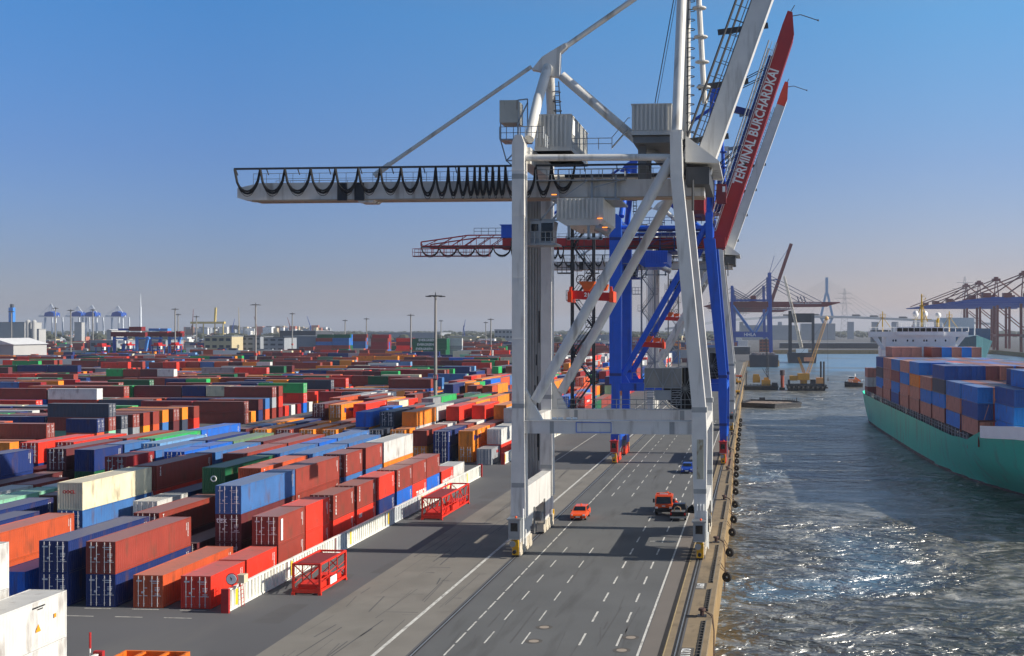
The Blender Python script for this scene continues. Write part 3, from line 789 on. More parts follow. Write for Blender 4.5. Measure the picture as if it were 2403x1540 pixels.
def fill_b(zone, xa, slots, y0, y1, dens=.93, skip=None, hmin=(1, 2, 2, 2, 3)):
    nrow = int((y1 - y0) / 3.9)
    for i in range(nrow):
        y = y0 + i * 3.9; x = xa; hh = rnd.choice(hmin)
        for j in range(slots):
            if skip and skip(x, y): x -= 12.65; continue
            if j % 6 == 5: x -= 9
            if rnd.random() < .45: hh = rnd.choice(hmin)
            if rnd.random() < dens:
                c0 = rnd.choice(wr)
                cols = ''.join(c0 if rnd.random() < .3 else rnd.choice(wr) for _ in range(hh))
                if rnd.random() < .7: stack_b(zone, j, x, y + W_ / 2, cols, i)
                else:
                    stack_b(zone, j, x, y + W_ / 2, cols, i, 20); stack_b(zone, j, x - 6.3, y + W_ / 2, ''.join(rnd.choice(wr) for _ in range(hh)), i, 20)
            x -= 12.65
fill_b('B1', -136.0, 5, 190.5, 246, hmin=(2, 2, 2, 1))
fill_b('B2', -118.5, 9, 258, 336)
fill_b('B3', -92.0, 16, 300, 366, skip=lambda x, y: x < -110 and y < 337)
fill_b('B4', -108.0, 20, 380, 452)
fill_b('B5', -112.0, 22, 470, 545)
fill_b('B6', -116.0, 24, 565, 640)
fill_b('B7', -118.0, 24, 655, 690)

# ------------------------------------------------------------------ containers carried by the ship
SHIP_B = math.atan(0.028)
def ship_xc(y): return 43.5 + (315 - y) * 0.028
bays = [186.0, 199.7, 213.4, 227.1, 240.8, 254.5, 268.2, 281.9, 295.6]
base = [4.9, 4.9, 4.8, 4.7, 4.6, 4.5, 4.4, 4.4, 4.3]
side = ['bnk', 'kbB', 'bkpn', 'bkb', 'bbOk', 'bbkb', 'nkmB', 'bbbb', 'bkpn']
DIRX = (math.cos(SHIP_B), math.sin(SHIP_B))      # across the ship, towards the far side
wrs = 'k' * 20 + 'n' * 16 + 'b' * 20 + 'B' * 6 + 'r' * 5 + 'o' * 3 + 'm' * 7 + 'l' * 2
def ship_stack(bi, ci, yb, L, z0, cols, labs=None, doors=0):
    Lm = L40 if L == 40 else L20
    yc = yb + Lm / 2
    x = ship_xc(yc) - 12.1 + ci * 2.49 + W_ / 2
    y = yc + (ci * 2.49) * 0.028
    for t, ch in enumerate(cols):
        add('S', x, y, z0 + t * 2.62, L40 if L == 40 else L20, SHIP_B, ch, H_, (labs or {}).get(t), doors, None, bi, ci, t, len(cols))
for bi, yb in enumerate(bays):
    nside = len(side[bi])
    for ci in range(10):
        if ci == 0: cols = side[bi]
        else:
            hgt = nside + (1 if (bi in (0, 1, 3) and ci >= (3 if bi == 0 else 2 if bi == 1 else 2)) else 0)
            if bi == 0: hgt = 3 if ci < 3 else 4
            if bi in (1,): hgt = 3 if ci < 5 else 4
            cols = ''.join(rnd.choice(wrs) for _ in range(hgt))
        ship_stack(bi, ci, yb, 40, base[bi], cols)
for ci in range(1, 10):
    ship_stack(-1, ci, 172.8, 40, 5.2, ''.join(('kkn' if ci == 1 else rnd.choice(('kkb', 'knb', 'bkn'))) + ('k' if ci > 1 else '')))
for ci, cols in ((1, 'mbbbb'), (2, 'mbbbb'), (3, 'mbbbb'), (5, 'kbmmm'), (6, 'kbmmk'), (7, 'kbbkb'), (8, 'kbbbk'), (9, 'nbkkb')):
    ship_stack(8, ci, 295.6, 40, 4.3, cols)
    for q in range(4): SLOT_DUP = None
for ci in range(0, 2):
    ship_stack(9, ci, 326.0, 20, 3.2, ('mwb', 'nwn')[ci])

# drop the double entries the raised stacks made
seen = {}
for s in SLOT:
    seen[(round(s['x'], 1), round(s['y'], 1), round(s['z'], 1), s['zone'])] = s
SLOT = list(seen.values())

# ------------------------------------------------------------------ which containers does the camera see largest?
def corners(s, shrink=0.0):
    c, sn = math.cos(s['rot']), math.sin(s['rot'])
    hw, hl = W_ / 2 - shrink, s['L'] / 2 - shrink
    return [(s['x'] + a * c - b_ * sn, s['y'] + a * sn + b_ * c, s['z'] + z_) for z_ in (shrink, s['h'] - shrink) for a, b_ in ((-hw, -hl), (hw, -hl), (hw, hl), (-hw, hl))]
vv, ff = [], []
for i, s in enumerate(SLOT):
    b0 = len(vv); vv += corners(s)
    ff += [tuple(b0 + q for q in f) for f in ((3, 2, 1, 0), (4, 5, 6, 7), (0, 1, 5, 4), (1, 2, 6, 5), (2, 3, 7, 6), (3, 0, 4, 7))]
bvh = BVHTree.FromPolygons([Vector(v) for v in vv], ff)
eye = Vector((0, 0, CAM_H))
def inframe(p):
    r = p.x * CA + p.y * SA; d = p.y * CA - p.x * SA
    if d < 5: return None
    u = 1560 + 2697 * r / d; v = 772.5 - 2697 * (p.z - CAM_H) / d
    return (u, v, d) if -5 < u < 2408 and -5 < v < 1545 else None
for i, s in enumerate(SLOT):
    cs = [Vector(c) for c in corners(s)]
    sc = 0.0
    for f in ((4, 5, 6, 7), (0, 1, 5, 4), (1, 2, 6, 5), (3, 0, 4, 7)):
        q = [cs[k] for k in f]
        nrm = (q[1] - q[0]).cross(q[2] - q[1])
        mid = (q[0] + q[2]) / 2
        area = nrm.length
        nrm.normalize()
        cosv = nrm.dot((eye - mid).normalized())
        if cosv <= 0: continue
        vis = 0; N = 0
        for a in (.08, .3, .5, .7, .92):
            for b_ in (.15, .5, .85):
                N += 1
                p_ = q[0].lerp(q[1], a).lerp(q[3].lerp(q[2], a), b_) + nrm * .03
                if not inframe(p_): continue
                d_ = eye - p_
                if bvh.ray_cast(p_, d_.normalized(), d_.length)[0] is None: vis += 1
        sc += vis / N * area * cosv / (mid - eye).length_squared
    s['score'] = sc
order = sorted(range(len(SLOT)), key=lambda i: -SLOT[i]['score'])
SINGLE = set([i for i in order[:298] if SLOT[i]['score'] > 0])
DETAIL = set(order[:190])
print('containers', len(SLOT), 'visible', sum(1 for s in SLOT if s['score'] > 0), 'smallest single score', SLOT[order[297]]['score'])

# ------------------------------------------------------------------ container meshes (one per kind, shared)
def side_prof(a0, a1, amp, pitch=0.278):
    n_ = max(1, int(round((a1 - a0) / pitch))); p_ = (a1 - a0) / n_; out = []
    for i in range(n_):
        s_ = a0 + i * p_
        out += [(s_, 0), (s_ + p_ * .26, 0), (s_ + p_ * .5, amp), (s_ + p_ * .76, amp)]
    out.append((a1, 0))
    return out
def body_mesh(L, h, door_end):
    b = MB(); w = W_ / 2; l_ = L / 2; fr = .11
    for sx in (-1, 1):       # corner posts, rails
        for sy in (-1, 1):
            x0, x1 = sorted((sx * w, sx * (w - .12))); y0, y1 = sorted((sy * l_, sy * (l_ - .12)))
            b.box((x0, y0, 0), (x1, y1, h))
        x0, x1 = sorted((sx * w, sx * (w - .08)))
        b.box((x0, -l_ + .12, h - .09), (x1, l_ - .12, h - .006)); b.box((x0, -l_ + .12, .02), (x1, l_ - .12, .17))
        pr = side_prof(-l_ + .12, l_ - .12, .04); pts = []
        for yy, d in pr: pts += [(sx * (w - .015 - d), yy, .17), (sx * (w - .015 - d), yy, h - .09)]
        fs = [(2 * i, 2 * i + 2, 2 * i + 3, 2 * i + 1) for i in range(len(pr) - 1)]
        if sx < 0: fs = [tuple(reversed(f)) for f in fs]
        b.poly(pts, fs)
    ends_ = [1] if door_end else [-1, 1]
    for sy in (-1, 1):
        y0, y1 = sorted((sy * l_, sy * (l_ - .08)))
        b.box((-w + .12, y0, h - .13), (w - .12, y1, h - .004)); b.box((-w + .12, y0, .02), (w - .12, y1, .18))
    for sy in ends_:
        pr = side_prof(-w + .12, w - .12, .045, .25); pts = []
        for xx, d in pr: pts += [(xx, sy * (l_ - .015 - d), .18), (xx, sy * (l_ - .015 - d), h - .13)]
        fs = [(2 * i, 2 * i + 1, 2 * i + 3, 2 * i + 2) for i in range(len(pr) - 1)]
        if sy < 0: fs = [tuple(reversed(f)) for f in fs]
        b.poly(pts, fs)
    b.poly([(-w + .08, -l_ + .08, h - .03), (w - .08, -l_ + .08, h - .03), (w - .08, l_ - .08, h - .03), (-w + .08, l_ - .08, h - .03)], [(0, 1, 2, 3)])
    b.poly([(-w + .08, -l_ + .08, .1), (w - .08, -l_ + .08, .1), (w - .08, l_ - .08, .1), (-w + .08, l_ - .08, .1)], [(3, 2, 1, 0)])
    me = b.mesh('body'); me.materials.append(cpaint)
    return me
BODY = {}
def body(L, h, de):
    k = (L > 10, round(h, 2), de)
    if k not in BODY: BODY[k] = body_mesh(L, h, de)
    return BODY[k]
def door_mesh(s, h):
    b = MB(); w = W_ / 2 - .125; x0, x1 = (s < 0 and (-w, -.012) or (.012, w))
    b.box((x0, 0, .19), (x1, .05, h - .14))
    for k in range(5):
        z0 = .32 + k * (h - .55) / 5
        b.box((x0 + .07, -.018, z0), (x1 - .07, 0.0, z0 + (h - .55) / 5 - .12))
    me = b.mesh('door'); me.materials.append(cpaint); return me
def rod_mesh(x, h):
    b = MB(); b.tube((x, -.05, .12), (x, -.05, h - .06), .03, n=6)
    for z_ in (.3, h * .5, h - .35): b.box((x - .055, -.075, z_), (x + .055, -.015, z_ + .07))
    b.box((x - .05, -.08, .95), (x + .3, -.06, 1.0))
    me = b.mesh('lock_rod'); me.materials.append(rod_m); return me
def marks_mesh(h):
    b = MB()
    for x0, z0, w_, h_ in ((.15, h - .5, .75, .07), (.35, h - .65, .5, .05), (.55, h - 1.0, .4, .05), (.55, h - 1.12, .4, .05), (.55, h - 1.24, .35, .05), (.55, h - 1.5, .4, .05), (.55, h - 1.62, .35, .05), (-.95, h - .52, .45, .12), (-.55, 1.15, .16, .16), (-.35, 1.55, .28, .06)):
        b.box((x0, -.028, z0), (x0 + w_, -.02, z0 + h_))
    me = b.mesh('markings'); me.materials.append(cast_m); return me
def side_marks_mesh(L, h):
    b = MB(); w = W_ / 2; y = L / 2
    for i in range(10): b.box((w + .0, y - .62, h - .5 - i * .125), (w + .012, y - .50, h - .42 - i * .125))
    for i in range(6): b.box((w + .0, y - .88, h - .5 - i * .11), (w + .012, y - .80, h - .42 - i * .11))
    me = b.mesh('markings'); me.materials.append(cast_m); return me
PARTM = {}
def pm(key, fn):
    if key not in PARTM: PARTM[key] = fn()
    return PARTM[key]
def child(name, me, parent, loc=(0, 0, 0), col=None, rz=0.0):
    o = bpy.data.objects.new(name, me); COLL.objects.link(o); o.parent = parent; o.location = loc; o.rotation_euler = (0, 0, rz)
    if col: o.color = col
    return o

def ordw(i): return ORD[i] if i < len(ORD) else 'far'
tierw = {0: 'bottom', 1: 'second', 2: 'third', 3: 'fourth', 4: 'fifth', 5: 'sixth'}
used = {}
def auto_label(s):
    col = PAINT[s['c']][1]; ln = 'long' if s['L'] > 10 else 'short'
    t = 'single' if s['nt'] == 1 else ('top' if s['tier'] == s['nt'] - 1 else tierw[s['tier']] + ' tier')
    if s['nt'] == 1: t = 'alone on the ground'
    elif s['tier'] == s['nt'] - 1: t = 'top of its stack'
    elif s['tier'] == 0: t = 'bottom of its stack'
    else: t = 'middle of its stack'
    z = s['zone']
    if z == 'S':
        if s['row'] == 9: return '%s %s container at the very stern of the green ship, %s tier' % (ln, col, tierw[s['tier']])
        bay = 'bow-most bay' if s['row'] < 0 else '%s bay' % ordw(s['row'] + 1)
        return '%s container on the ship, %s, %s tier, %s column from quay side' % (col, bay, tierw[s['tier']], ordw(s['slot']) if s['slot'] else 'first')
    if z[0] == 'A':
        where = {'A1': '', 'A2': ' past cross lane', 'A0': ' at lower left', 'A3': ' of third block', 'A4': ' of fourth block', 'A5': ' of fifth block', 'A6': ' of sixth block'}[z]
        return '%s %s container, %s, %s row inland%s, %s along' % (ln, col, t, ordw(s['row']).replace('nearest', 'first'), where, ordw(s['rank']))
    where = {'B1': 'crosswise block', 'B2': 'second crosswise block', 'B3': 'third crosswise block'}.get(z, 'far crosswise block')
    return '%s %s container, %s, %s, %s row, %s from right' % (ln, col, t, where, ordw(s['row']), ordw(s['rank']).replace('nearest', 'first'))
# rank of each stack within its row
rows = {}
for s in SLOT: rows.setdefault((s['zone'], s['row']), set()).add(round(s['y'] if s['zone'][0] == 'A' else -s['x'], 1))
for s in SLOT:
    key = round(s['y'] if s['zone'][0] == 'A' else -s['x'], 1)
    s['rank'] = sorted(rows[(s['zone'], s['row'])]).index(key)
GROUPS = {'S': 'containers stacked on the ship', 'A': 'containers in rows along the quay', 'B': 'containers lying crosswise in the yard'}

def build_container(s, detail):
    rgb = PAINT[s['c']][0]; j = rnd.uniform(.9, 1.1)
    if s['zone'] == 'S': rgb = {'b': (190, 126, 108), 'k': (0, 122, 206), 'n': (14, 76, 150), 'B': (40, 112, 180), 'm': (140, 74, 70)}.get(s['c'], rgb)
    col = tuple(min(1, v * j) for v in lin(rgb)) + (1,)
    de = s['doors']
    if de is None: de = 1 if rnd.random() < .55 else 0
    if s['zone'] == 'S': de = 0
    loc = (s['x'], s['y'], s['z'])
    lab = s['lab'] or auto_label(s)
    if lab in used: lab = lab + ', %s' % ('farther one' if used[lab] == 1 else 'farthest one')
    used[lab] = used.get(lab, 0) + 1
    if len(lab.split()) > 16: lab = lab.replace(' container,', ' box,', 1).replace(' of its stack', '')
    grp = GROUPS[s['zone'][0]]
    if not detail:
        o = bpy.data.objects.new('shipping_container', body(s['L'], s['h'], 0)); COLL.objects.link(o)
        o.location = loc; o.rotation_euler = (0, 0, s['rot']); o.color = col
        tag(o, lab, 'container', grp); s['obj'] = o
        return
    r_ = empty('shipping_container', loc, s['rot'], lab, 'container', grp); s['obj'] = r_
    child('body', body(s['L'], s['h'], de), r_, col=col)
    light = s['c'] in 'wcyt'
    if de:
        dm = None
        for sg in (-1, 1):
            d = child('door', pm(('door', sg, round(s['h'], 1)), lambda: door_mesh(sg, s['h'])), r_, (0, -s['L'] / 2 + .02, 0), col)
            for xx in (.33, .78):
                child('lock_rod', pm(('rod', sg, xx, round(s['h'], 1)), lambda: rod_mesh(sg * xx, s['h'])), d)
        if not light: child('markings', pm(('mk', round(s['h'], 1)), lambda: marks_mesh(s['h'])), r_, (0, -s['L'] / 2 + .02, 0))
    if not light: child('markings', pm(('smk', s['L'] > 10, round(s['h'], 1)), lambda: side_marks_mesh(s['L'], s['h'])), r_)
    tx = s['text']
    if not tx and s['zone'] in ('A1', 'A2', 'B1', 'B2', 'A3') and s['L'] > 10:
        q_ = rnd.random()
        tx = {'O': 'Hapag-Lloyd' if q_ < .7 else None, 'b': 'TRITON' if q_ < .2 else 'TEX' if q_ < .35 else None, 'r': 'HAMBURG SÜD' if q_ < .3 else None, 'd': 'HAMBURG SÜD' if q_ < .3 else None, 'n': 'COSCO' if q_ < .2 else None, 'G': 'CAPITAL' if q_ < .3 else None, 'o': 'TEX' if q_ < .2 else None}.get(s['c'])
    if tx:
        w = W_ / 2 + .015; l_ = s['L'] / 2; h = s['h']
        if tx == 'tex': text('tex', .75, (-.62, -l_ - .02, h - .55), (1, 0, 0), (0, 0, 1), white_mark, r_, .01)
        elif tx == 'OOCL' and s['zone'] == 'A1': text(tx, .42, (-.1, -l_ - .02, h * .66), (1, 0, 0), (0, 0, 1), red_mark, r_, .01)
        elif tx == 'OOCL': text(tx, .6, (w, l_ * .45 - 0, h * .7), (0, 1, 0), (0, 0, 1), red_mark, r_, .02)
        elif tx == 'Hapag-Lloyd' and s['rot'] == 0:
            text(tx, .95 if s['L'] > 10 else .72, (w, .4, h * .55), (0, 1, 0), (0, 0, 1), navy_mark, r_, .02)
            b = MB(); b.box((w - .005, -s['L'] * .36, h * .38), (w + .01, -s['L'] * .36 + .8, h * .72)); b.build('emblem', navy_mark, r_, local=True)
        elif tx == 'Hapag-Lloyd':
            text(tx, .95, (-w, -.3, h * .48), (0, -1, 0), (0, 0, 1), navy_mark, r_, .02)
            b = MB(); b.box((-w - .01, s['L'] * .36 - .8, h * .35), (-w + .005, s['L'] * .36, h * .7)); b.build('emblem', navy_mark, r_, local=True)
        elif tx in ('TRITON', 'TEX', 'COSCO'):     # vertical lettering at the near end of the long side
            for q, chh in enumerate(tx):
                text(chh, .36, (w, -l_ + .75, h - .35 - q * .33), (0, 1, 0), (0, 0, 1), white_mark, r_, .012)
        elif tx == 'CAI': text(tx, .6, (w, -l_ + 1.0, h * .7), (0, 1, 0), (0, 0, 1), white_mark, r_, .02)
        elif tx == 'CAPITAL': text(tx, .8, (w, 1.2, h * .55), (0, 1, 0), (0, 0, 1), white_mark, r_, .02)
        elif tx == 'TURBON': text('TURBON', 1.05, (w, .7, h * .42), (0, 1, 0), (0, 0, 1), white_mark, r_, .03)
        elif tx == 'HAMBURG SÜD': text(tx, .75, (w, .1, h * .42), (0, 1, 0), (0, 0, 1), white_mark, r_, .02)
    if s['lab']:
        w = W_ / 2 + .012; l_ = s['L'] / 2; h = s['h']
        if 'tall white plate' in s['lab']:
            b = MB(); b.box((w - .005, -l_ + .55, .35), (w + .015, -l_ + .95, h - .3)); b.build('plate', white_mark, r_, local=True)
        if 'ring emblem on its end wall' in s['lab'] or 'long bright blue container with white disc' in s['lab']:
            b = MB()
            if 'disc' in s['lab']: b.tube((w - .02, -l_ + 1.2, h * .62), (w + .01, -l_ + 1.2, h * .62), .34, n=20)
            else: b.torus((0, -l_ - .01, h * .55), (0, 1, 0), .26, .07, 20, 6)
            b.build('emblem', white_mark, r_, local=True)
        if 'white diamond' in s['lab']:
            b = MB(); b.prism([(w, 1.2, h * .5), (w, 2.4, h * .92), (w, 3.6, h * .5), (w, 2.4, h * .08)], (.015, 0, 0)); b.build('emblem', white_mark, r_, local=True)
            b = MB(); b.prism([(w + .016, 1.9, h * .5), (w + .016, 2.4, h * .72), (w + .016, 2.9, h * .5), (w + .016, 2.4, h * .28)], (.01, 0, 0)); b.build('emblem', navy_mark, r_, local=True)
        if 'lower left corner, grey' in s['lab']:
            b = MB(); b.box((w - .005, l_ - 3.4, h - .42), (w + .01, l_ - 2.2, h - .34)); b.box((w - .005, l_ - 2.9, h - .56), (w + .01, l_ - 2.4, h - .5)); b.build('code_marks', black_mark, r_, local=True)
            b = MB(); b.prism([(w, l_ - 3.1, 1.05), (w, l_ - 2.6, 1.05), (w, l_ - 2.85, 1.5)], (.012, 0, 0)); b.box((w, l_ - 1.3, 1.5), (w + .012, l_ - 1.1, 1.75)); b.build('warning_sign', mat('warning_orange', (236, 150, 30), .6), r_, local=True)
for i in order:
    if i in SINGLE: build_container(SLOT[i], i in DETAIL)
# everything smaller or hidden: one mass per place
def build_rest(name, sel, label):
    vv, ff, cc = [], [], []
    for s in sel:
        b0 = len(vv); vv += corners(s, .02)
        ff += [tuple(b0 + q for q in f) for f in ((3, 2, 1, 0), (4, 5, 6, 7), (0, 1, 5, 4), (1, 2, 6, 5), (2, 3, 7, 6), (3, 0, 4, 7))]
        j = rnd.uniform(.88, 1.12); c = tuple(min(1, v * j) for v in lin(PAINT[s['c']][0])) + (1,)
        cc += list(c) * 24
    me = bpy.data.meshes.new(name); me.from_pydata(vv, [], ff); me.update()
    ca = me.color_attributes.new('paint', 'FLOAT_COLOR', 'CORNER'); ca.data.foreach_set('color', cc)
    me.materials.append(cstuff)
    o = bpy.data.objects.new(name, me); COLL.objects.link(o)
    tag(o, label, 'containers', kind='stuff')
build_rest('container_mass', [s for i, s in enumerate(SLOT) if i not in SINGLE], 'mass of small far shipping containers in mixed colours filling the yard behind')
# ------------------------------------------------------------------ big quay cranes
def hose(p, q, sag, n=10):
    p = Vector(p); q = Vector(q)
    return [p.lerp(q, i / n) + Vector((0, 0, -sag * (1 - (2 * i / n - 1) ** 2) ** .6)) for i in range(n + 1)]
def cat(x, y, z, dz): return (x, y, z + dz)

def bogie(root, x, yc, half, pm_, bump_m, cabm=None, near=True):
    """wheel gear under one sill: beams, trucks, wheels, buffers"""
    for sy in (-1, 1):
        b = MB()
        b.prism([(x - .3, yc + sy * (half - 5.6), 1.9), (x - .3, yc + sy * (half - 5.6), 1.3), (x - .3, yc + sy * (half - .2), 1.3), (x - .3, yc + sy * (half - .2), 1.9), (x - .3, yc + sy * (half - 1.8), 2.6), (x - .3, yc + sy * (half - 4), 2.6)], (.6, 0, 0))
        b.build('equaliser_beam', pm_, root)
    for sy in (-1, 1):
        for k in range(4):
            y = yc + sy * (half - 5.3 + k * 1.55)
            t = MB(); t.box((x - .38, y - .68, .28), (x + .38, y + .68, 1.28)); t.prism([(x + .38, y - .68, .5), (x + .38, y + .68, .5), (x + .38, y + .5, .12), (x + .38, y - .5, .12)], (.05, 0, 0))
            bo = t.build('wheel_truck', mat('truck_cream', (196, 186, 166), .6, var=.1, dirt=(90, 70, 50), dirt_amt=.6, dirt_scale=(2, 2, 2)) if pm_ is white_paint else orange_paint, root)
            w = MB()
            for dy in (-.34, .34): w.tube((x - .2, y + dy, .3), (x + .2, y + dy, .3), .3, n=14)
            w.build('wheel', dark_steel, bo)
    for sy in (-1, 1):
        y = yc + sy * half
        b = MB(); b.box((x - .32, y - .2, .25), (x + .32, y + .5, 1.05)); b.box((x - .36, y + (-.55 if sy < 0 else .15), 1.05), (x + .36, y + (-.1 if sy < 0 else .6), 1.7))
        b.build('buffer', bump_m, root)
        b = MB(); b.tube((x, y + sy * .5, .65), (x, y + sy * .9, .65), .17, n=12); b.build('buffer_pad', black_rubber, root)
    return

def sts(dy, P, main=True):
    """ship-to-shore crane; every y is that of the nearest crane plus dy"""
    y0, y1, yc = 111.0 + dy, 126.0 + dy, 118.5 + dy
    XL, XW = -23.1, -5.35
    leg, gir, tub, cl = P['leg'], P['girder'], P['tube'], P['house']
    hw = P.get('hw', .6)
    root = empty('quay_crane', (-14.3, yc, 0), label=P['label'], cat='quay crane', group='tall quay cranes with raised booms')
    # --- legs
    for y, nm in ((y0, 'front'), (y1, 'back')):
        b = MB()
        b.hexa([(XL - .75, y - .75, 3.6), (XL + .7, y - .75, 3.6), (XL + .7, y + .75, 3.6), (XL - .75, y + .75, 3.6)], [(XL - .62, y - .8, 13), (XL + .62, y - .8, 13), (XL + .62, y + .8, 13), (XL - .62, y + .8, 13)])
        b.box((XL - hw, y - .8, 13), (XL + hw, y + .8, 40.1)); b.prism([(XL - hw, y - .8, 40.1), (XL + hw, y - .8, 40.1), (XL + .3, y - .8, 40.9), (XL - .3, y - .8, 40.9)], (0, 1.6, 0))
        for z_ in (15, 21, 27, 33, 37.4): b.box((XL - hw - .03, y - .83, z_), (XL + hw + .03, y + .83, z_ + .05))
        lo = b.build('leg', leg, root)
        b = MB(); b.box((XL - hw - .005, y - .805, 14.3), (XL + hw + .005, y + .805, 14.75)); b.box((XL - hw - .005, y - .805, 36.6), (XL + hw + .005, y + .805, 37.1)); b.box((XL - .63, y - .79, 6.6), (XL + .65, y + .79, 7.05)); b.build('bolted_splice', mat('splice_grey', (150, 152, 150), .6) if leg is white_paint else darkblue_paint, lo)
        b = MB()
        b.hexa([(XW - .55, y - .7, 3.2), (XW + .5, y - .7, 3.2), (XW + .5, y + .7, 3.2), (XW - .55, y + .7, 3.2)], [(XW - .85, y - .8, 11.6), (XW + .6, y - .8, 11.6), (XW + .6, y + .8, 11.6), (XW - .85, y + .8, 11.6)])
        b.hexa([(XW - .85, y - .8, 11.6), (XW + .6, y - .8, 11.6), (XW + .6, y + .8, 11.6), (XW - .85, y + .8, 11.6)], [(XW - .82, y - .8, 14.4), (XW + .5, y - .8, 14.4), (XW + .5, y + .8, 14.4), (XW - .82, y + .8, 14.4)])
        b.hexa([(XW - .82, y - .8, 14.4), (XW + .5, y - .8, 14.4), (XW + .5, y + .8, 14.4), (XW - .82, y + .8, 14.4)], [(-8.25 - (hw - .6), y - .8, 36.8), (-7.1 + (hw - .6), y - .8, 36.8), (-7.1 + (hw - .6), y + .8, 36.8), (-8.25 - (hw - .6), y + .8, 36.8)])
        b.hexa([(-8.25, y - .8, 36.8), (-7.1, y - .8, 36.8), (-7.1, y + .8, 36.8), (-8.25, y + .8, 36.8)], [(-8.3, y - .7, 41.0), (-7.2, y - .7, 41.0), (-7.2, y + .7, 41.0), (-8.3, y + .7, 41.0)])
        lo = b.build('leg', leg, root)
        b = MB(); b.box((XW - .86, y - .82, 14.0), (XW + .62, y + .82, 14.5)); b.box((XW - .66, y - .77, 6.2), (XW + .56, y + .77, 6.65)); b.build('bolted_splice', mat('splice_grey', (150, 152, 150), .6) if leg is white_paint else darkblue_paint, lo)
        if main and nm == 'front':
            b = MB(); b.box((XW - .35, y - .80, 7.6), (XW + .28, y - .76, 11.4)); b.build('rusty_hatch', mat('rust_stained_hatch', (170, 168, 150), .7, var=.1, dirt=(112, 78, 34), dirt_amt=.95, dirt_scale=(2, 2, 1.1)), lo)
            b = MB()
            for dx in (-.3, 0, .3): b.tube((XW + dx, y - .86, 4.6), (XW + dx, y - .86, 5.2), .05)
            b.build('lamp_row', white_mark, lo)
    # --- portal beams, sills, cross beams
    for y in (y0, y1):
        zz = 11.85 if y == y0 else 11.9
        b = MB(); b.box((XL + .6, y - .62, zz), (XW - .8, y + .62, zz + 1.25)); b.box((XL + .6, y - .7, zz + 1.2), (XW - .8, y + .7, zz + 1.28))
        b.prism([(XL + .6, y - .3, zz + 1.28), (XL + 2.3, y - .3, zz + 1.28), (XL + .6, y - .3, zz + 4.4)], (0, .6, 0))
        po = b.build('portal_beam', leg, root)
        b = MB(); b.box((XL + 3.1, y - .625, zz), (XL + 3.5, y + .625, zz + 1.2)); b.box((XW - 3.0, y - .625, zz), (XW - 2.5, y + .625, zz + 1.2)); b.build('bolted_splice', mat('splice_grey', (150, 152, 150), .6) if leg is white_paint else darkblue_paint, po)
        if main and y == y0:
            b = MB()
            for a, c in (((-17.4, 12.0), (-17.4, 12.95)), ((-14.0, 12.0), (-14.0, 12.95)), ((-17.4, 12.95), (-14.0, 12.95)), ((-17.4, 12.0), (-14.0, 12.0))): b.beam((a[0], y - .65, a[1]), (c[0], y - .65, c[1]), .07, .07)
            b.build('blue_frame', mat('pale_blue_frame', (90, 120, 190), .5), po)
            b = MB()
            for i, xx in enumerate((-19.9, -19.3, -18.5, -17.9)): b.tube((xx, y + .2, zz + 1.42), (xx + .45, y + .2, zz + 1.42), .11, n=8)
            b.build('fluorescent_tubes', white_mark, po)
        b = MB(); b.rail([(XL + 1.2, y - .55, zz + 1.28), (XW - 1.2, y - .55, zz + 1.28)], 1.1, 2.2)
        if y == y1: b.build('handrail', steel, po)
    for x in (XL, XW):
        b = MB(); s_ = .5 if x == XL else .45
        ya, yb = y0 + .78, y1 - .78
        b.prism([(x - s_, ya, 6.4 if x == XL else 5.0), (x - s_, yb, 6.4 if x == XL else 5.0), (x - s_, yb, 2.2), (x - s_, yb - 2.6, 2.2), (x - s_, yb - 4.4, 3.7), (x - s_, ya + 4.4, 3.7), (x - s_, ya + 2.6, 2.2), (x - s_, ya, 2.2)], (2 * s_, 0, 0))
        b.box((x - .5, y0 - 1.0, 2.0), (x + .5, y0 + .75, 3.6 if x == XL else 3.2)); b.box((x - .5, y1 - .75, 2.0), (x + .5, y1 + 1.0, 3.6 if x == XL else 3.2))
        sl = b.build('sill_beam', P['sill'], root)
        b = MB(); b.box((x + s_ + .0, ya + 3.6, 1.2), (x + s_ + .12, ya + 4.0, 3.9)); b.box((x + s_, yb - 4.2, 1.2), (x + s_ + .12, yb - 3.8, 3.9)); b.tube((x, yc, 2.5), (x + .7, yc, 2.5), .5); b.build('drive_gear', mat('gear_grey', (110, 110, 108), .6), sl)
        bogie(root, x, yc, 9.2, P['bogie'], P['buffer'])
        b = MB(); b.box((x - .55, y0 + .8, 12.0), (x + .55, y1 - .8, 13.1)) if x == XW else b.box((x - .5, y0 + .8, 12.0), (x + .5, y1 - .8, 13.1)); b.build('side_beam', leg, root)
    # driver's hut and guard hoops by the near feet
    for x in (XL, XW):
        b = MB(); b.box((x - .62, y0 - 2.3, 1.85), (x + .5, y0 - .95, 3.7)); b.box((x - .75, y0 - 2.5, 3.7), (x + .62, y0 - .9, 3.82)); ho = b.build('control_hut', P['hut'], root)
        b = MB(); b.box((x - .4, y0 - 2.32, 2.6), (x + .28, y0 - 2.29, 3.4)); b.build('window', glass_dark, ho)
        b = MB(); b.path([(x + .5, y0 - 2.5, .3), (x + .5, y0 - 2.5, 1.9), (x - .6, y0 - 2.5, 1.9)], .04); b.tube((x - .15, y0 - 2.62, 1.45), (x - .15, y0 - 2.66, 1.45), .3, n=18); b.build('guard_hoop', steel, root)
        b = MB(); b.tube((x + .6, y0 - 1.2, 1.2), (x + .6, y0 - 1.2, 4.6), .09, n=8); b.tube((x + .75, y0 - .6, .9), (x + .75, y0 - .6, 2.5), .05); b.build('cable_guide', white_mark if main else steel, root)
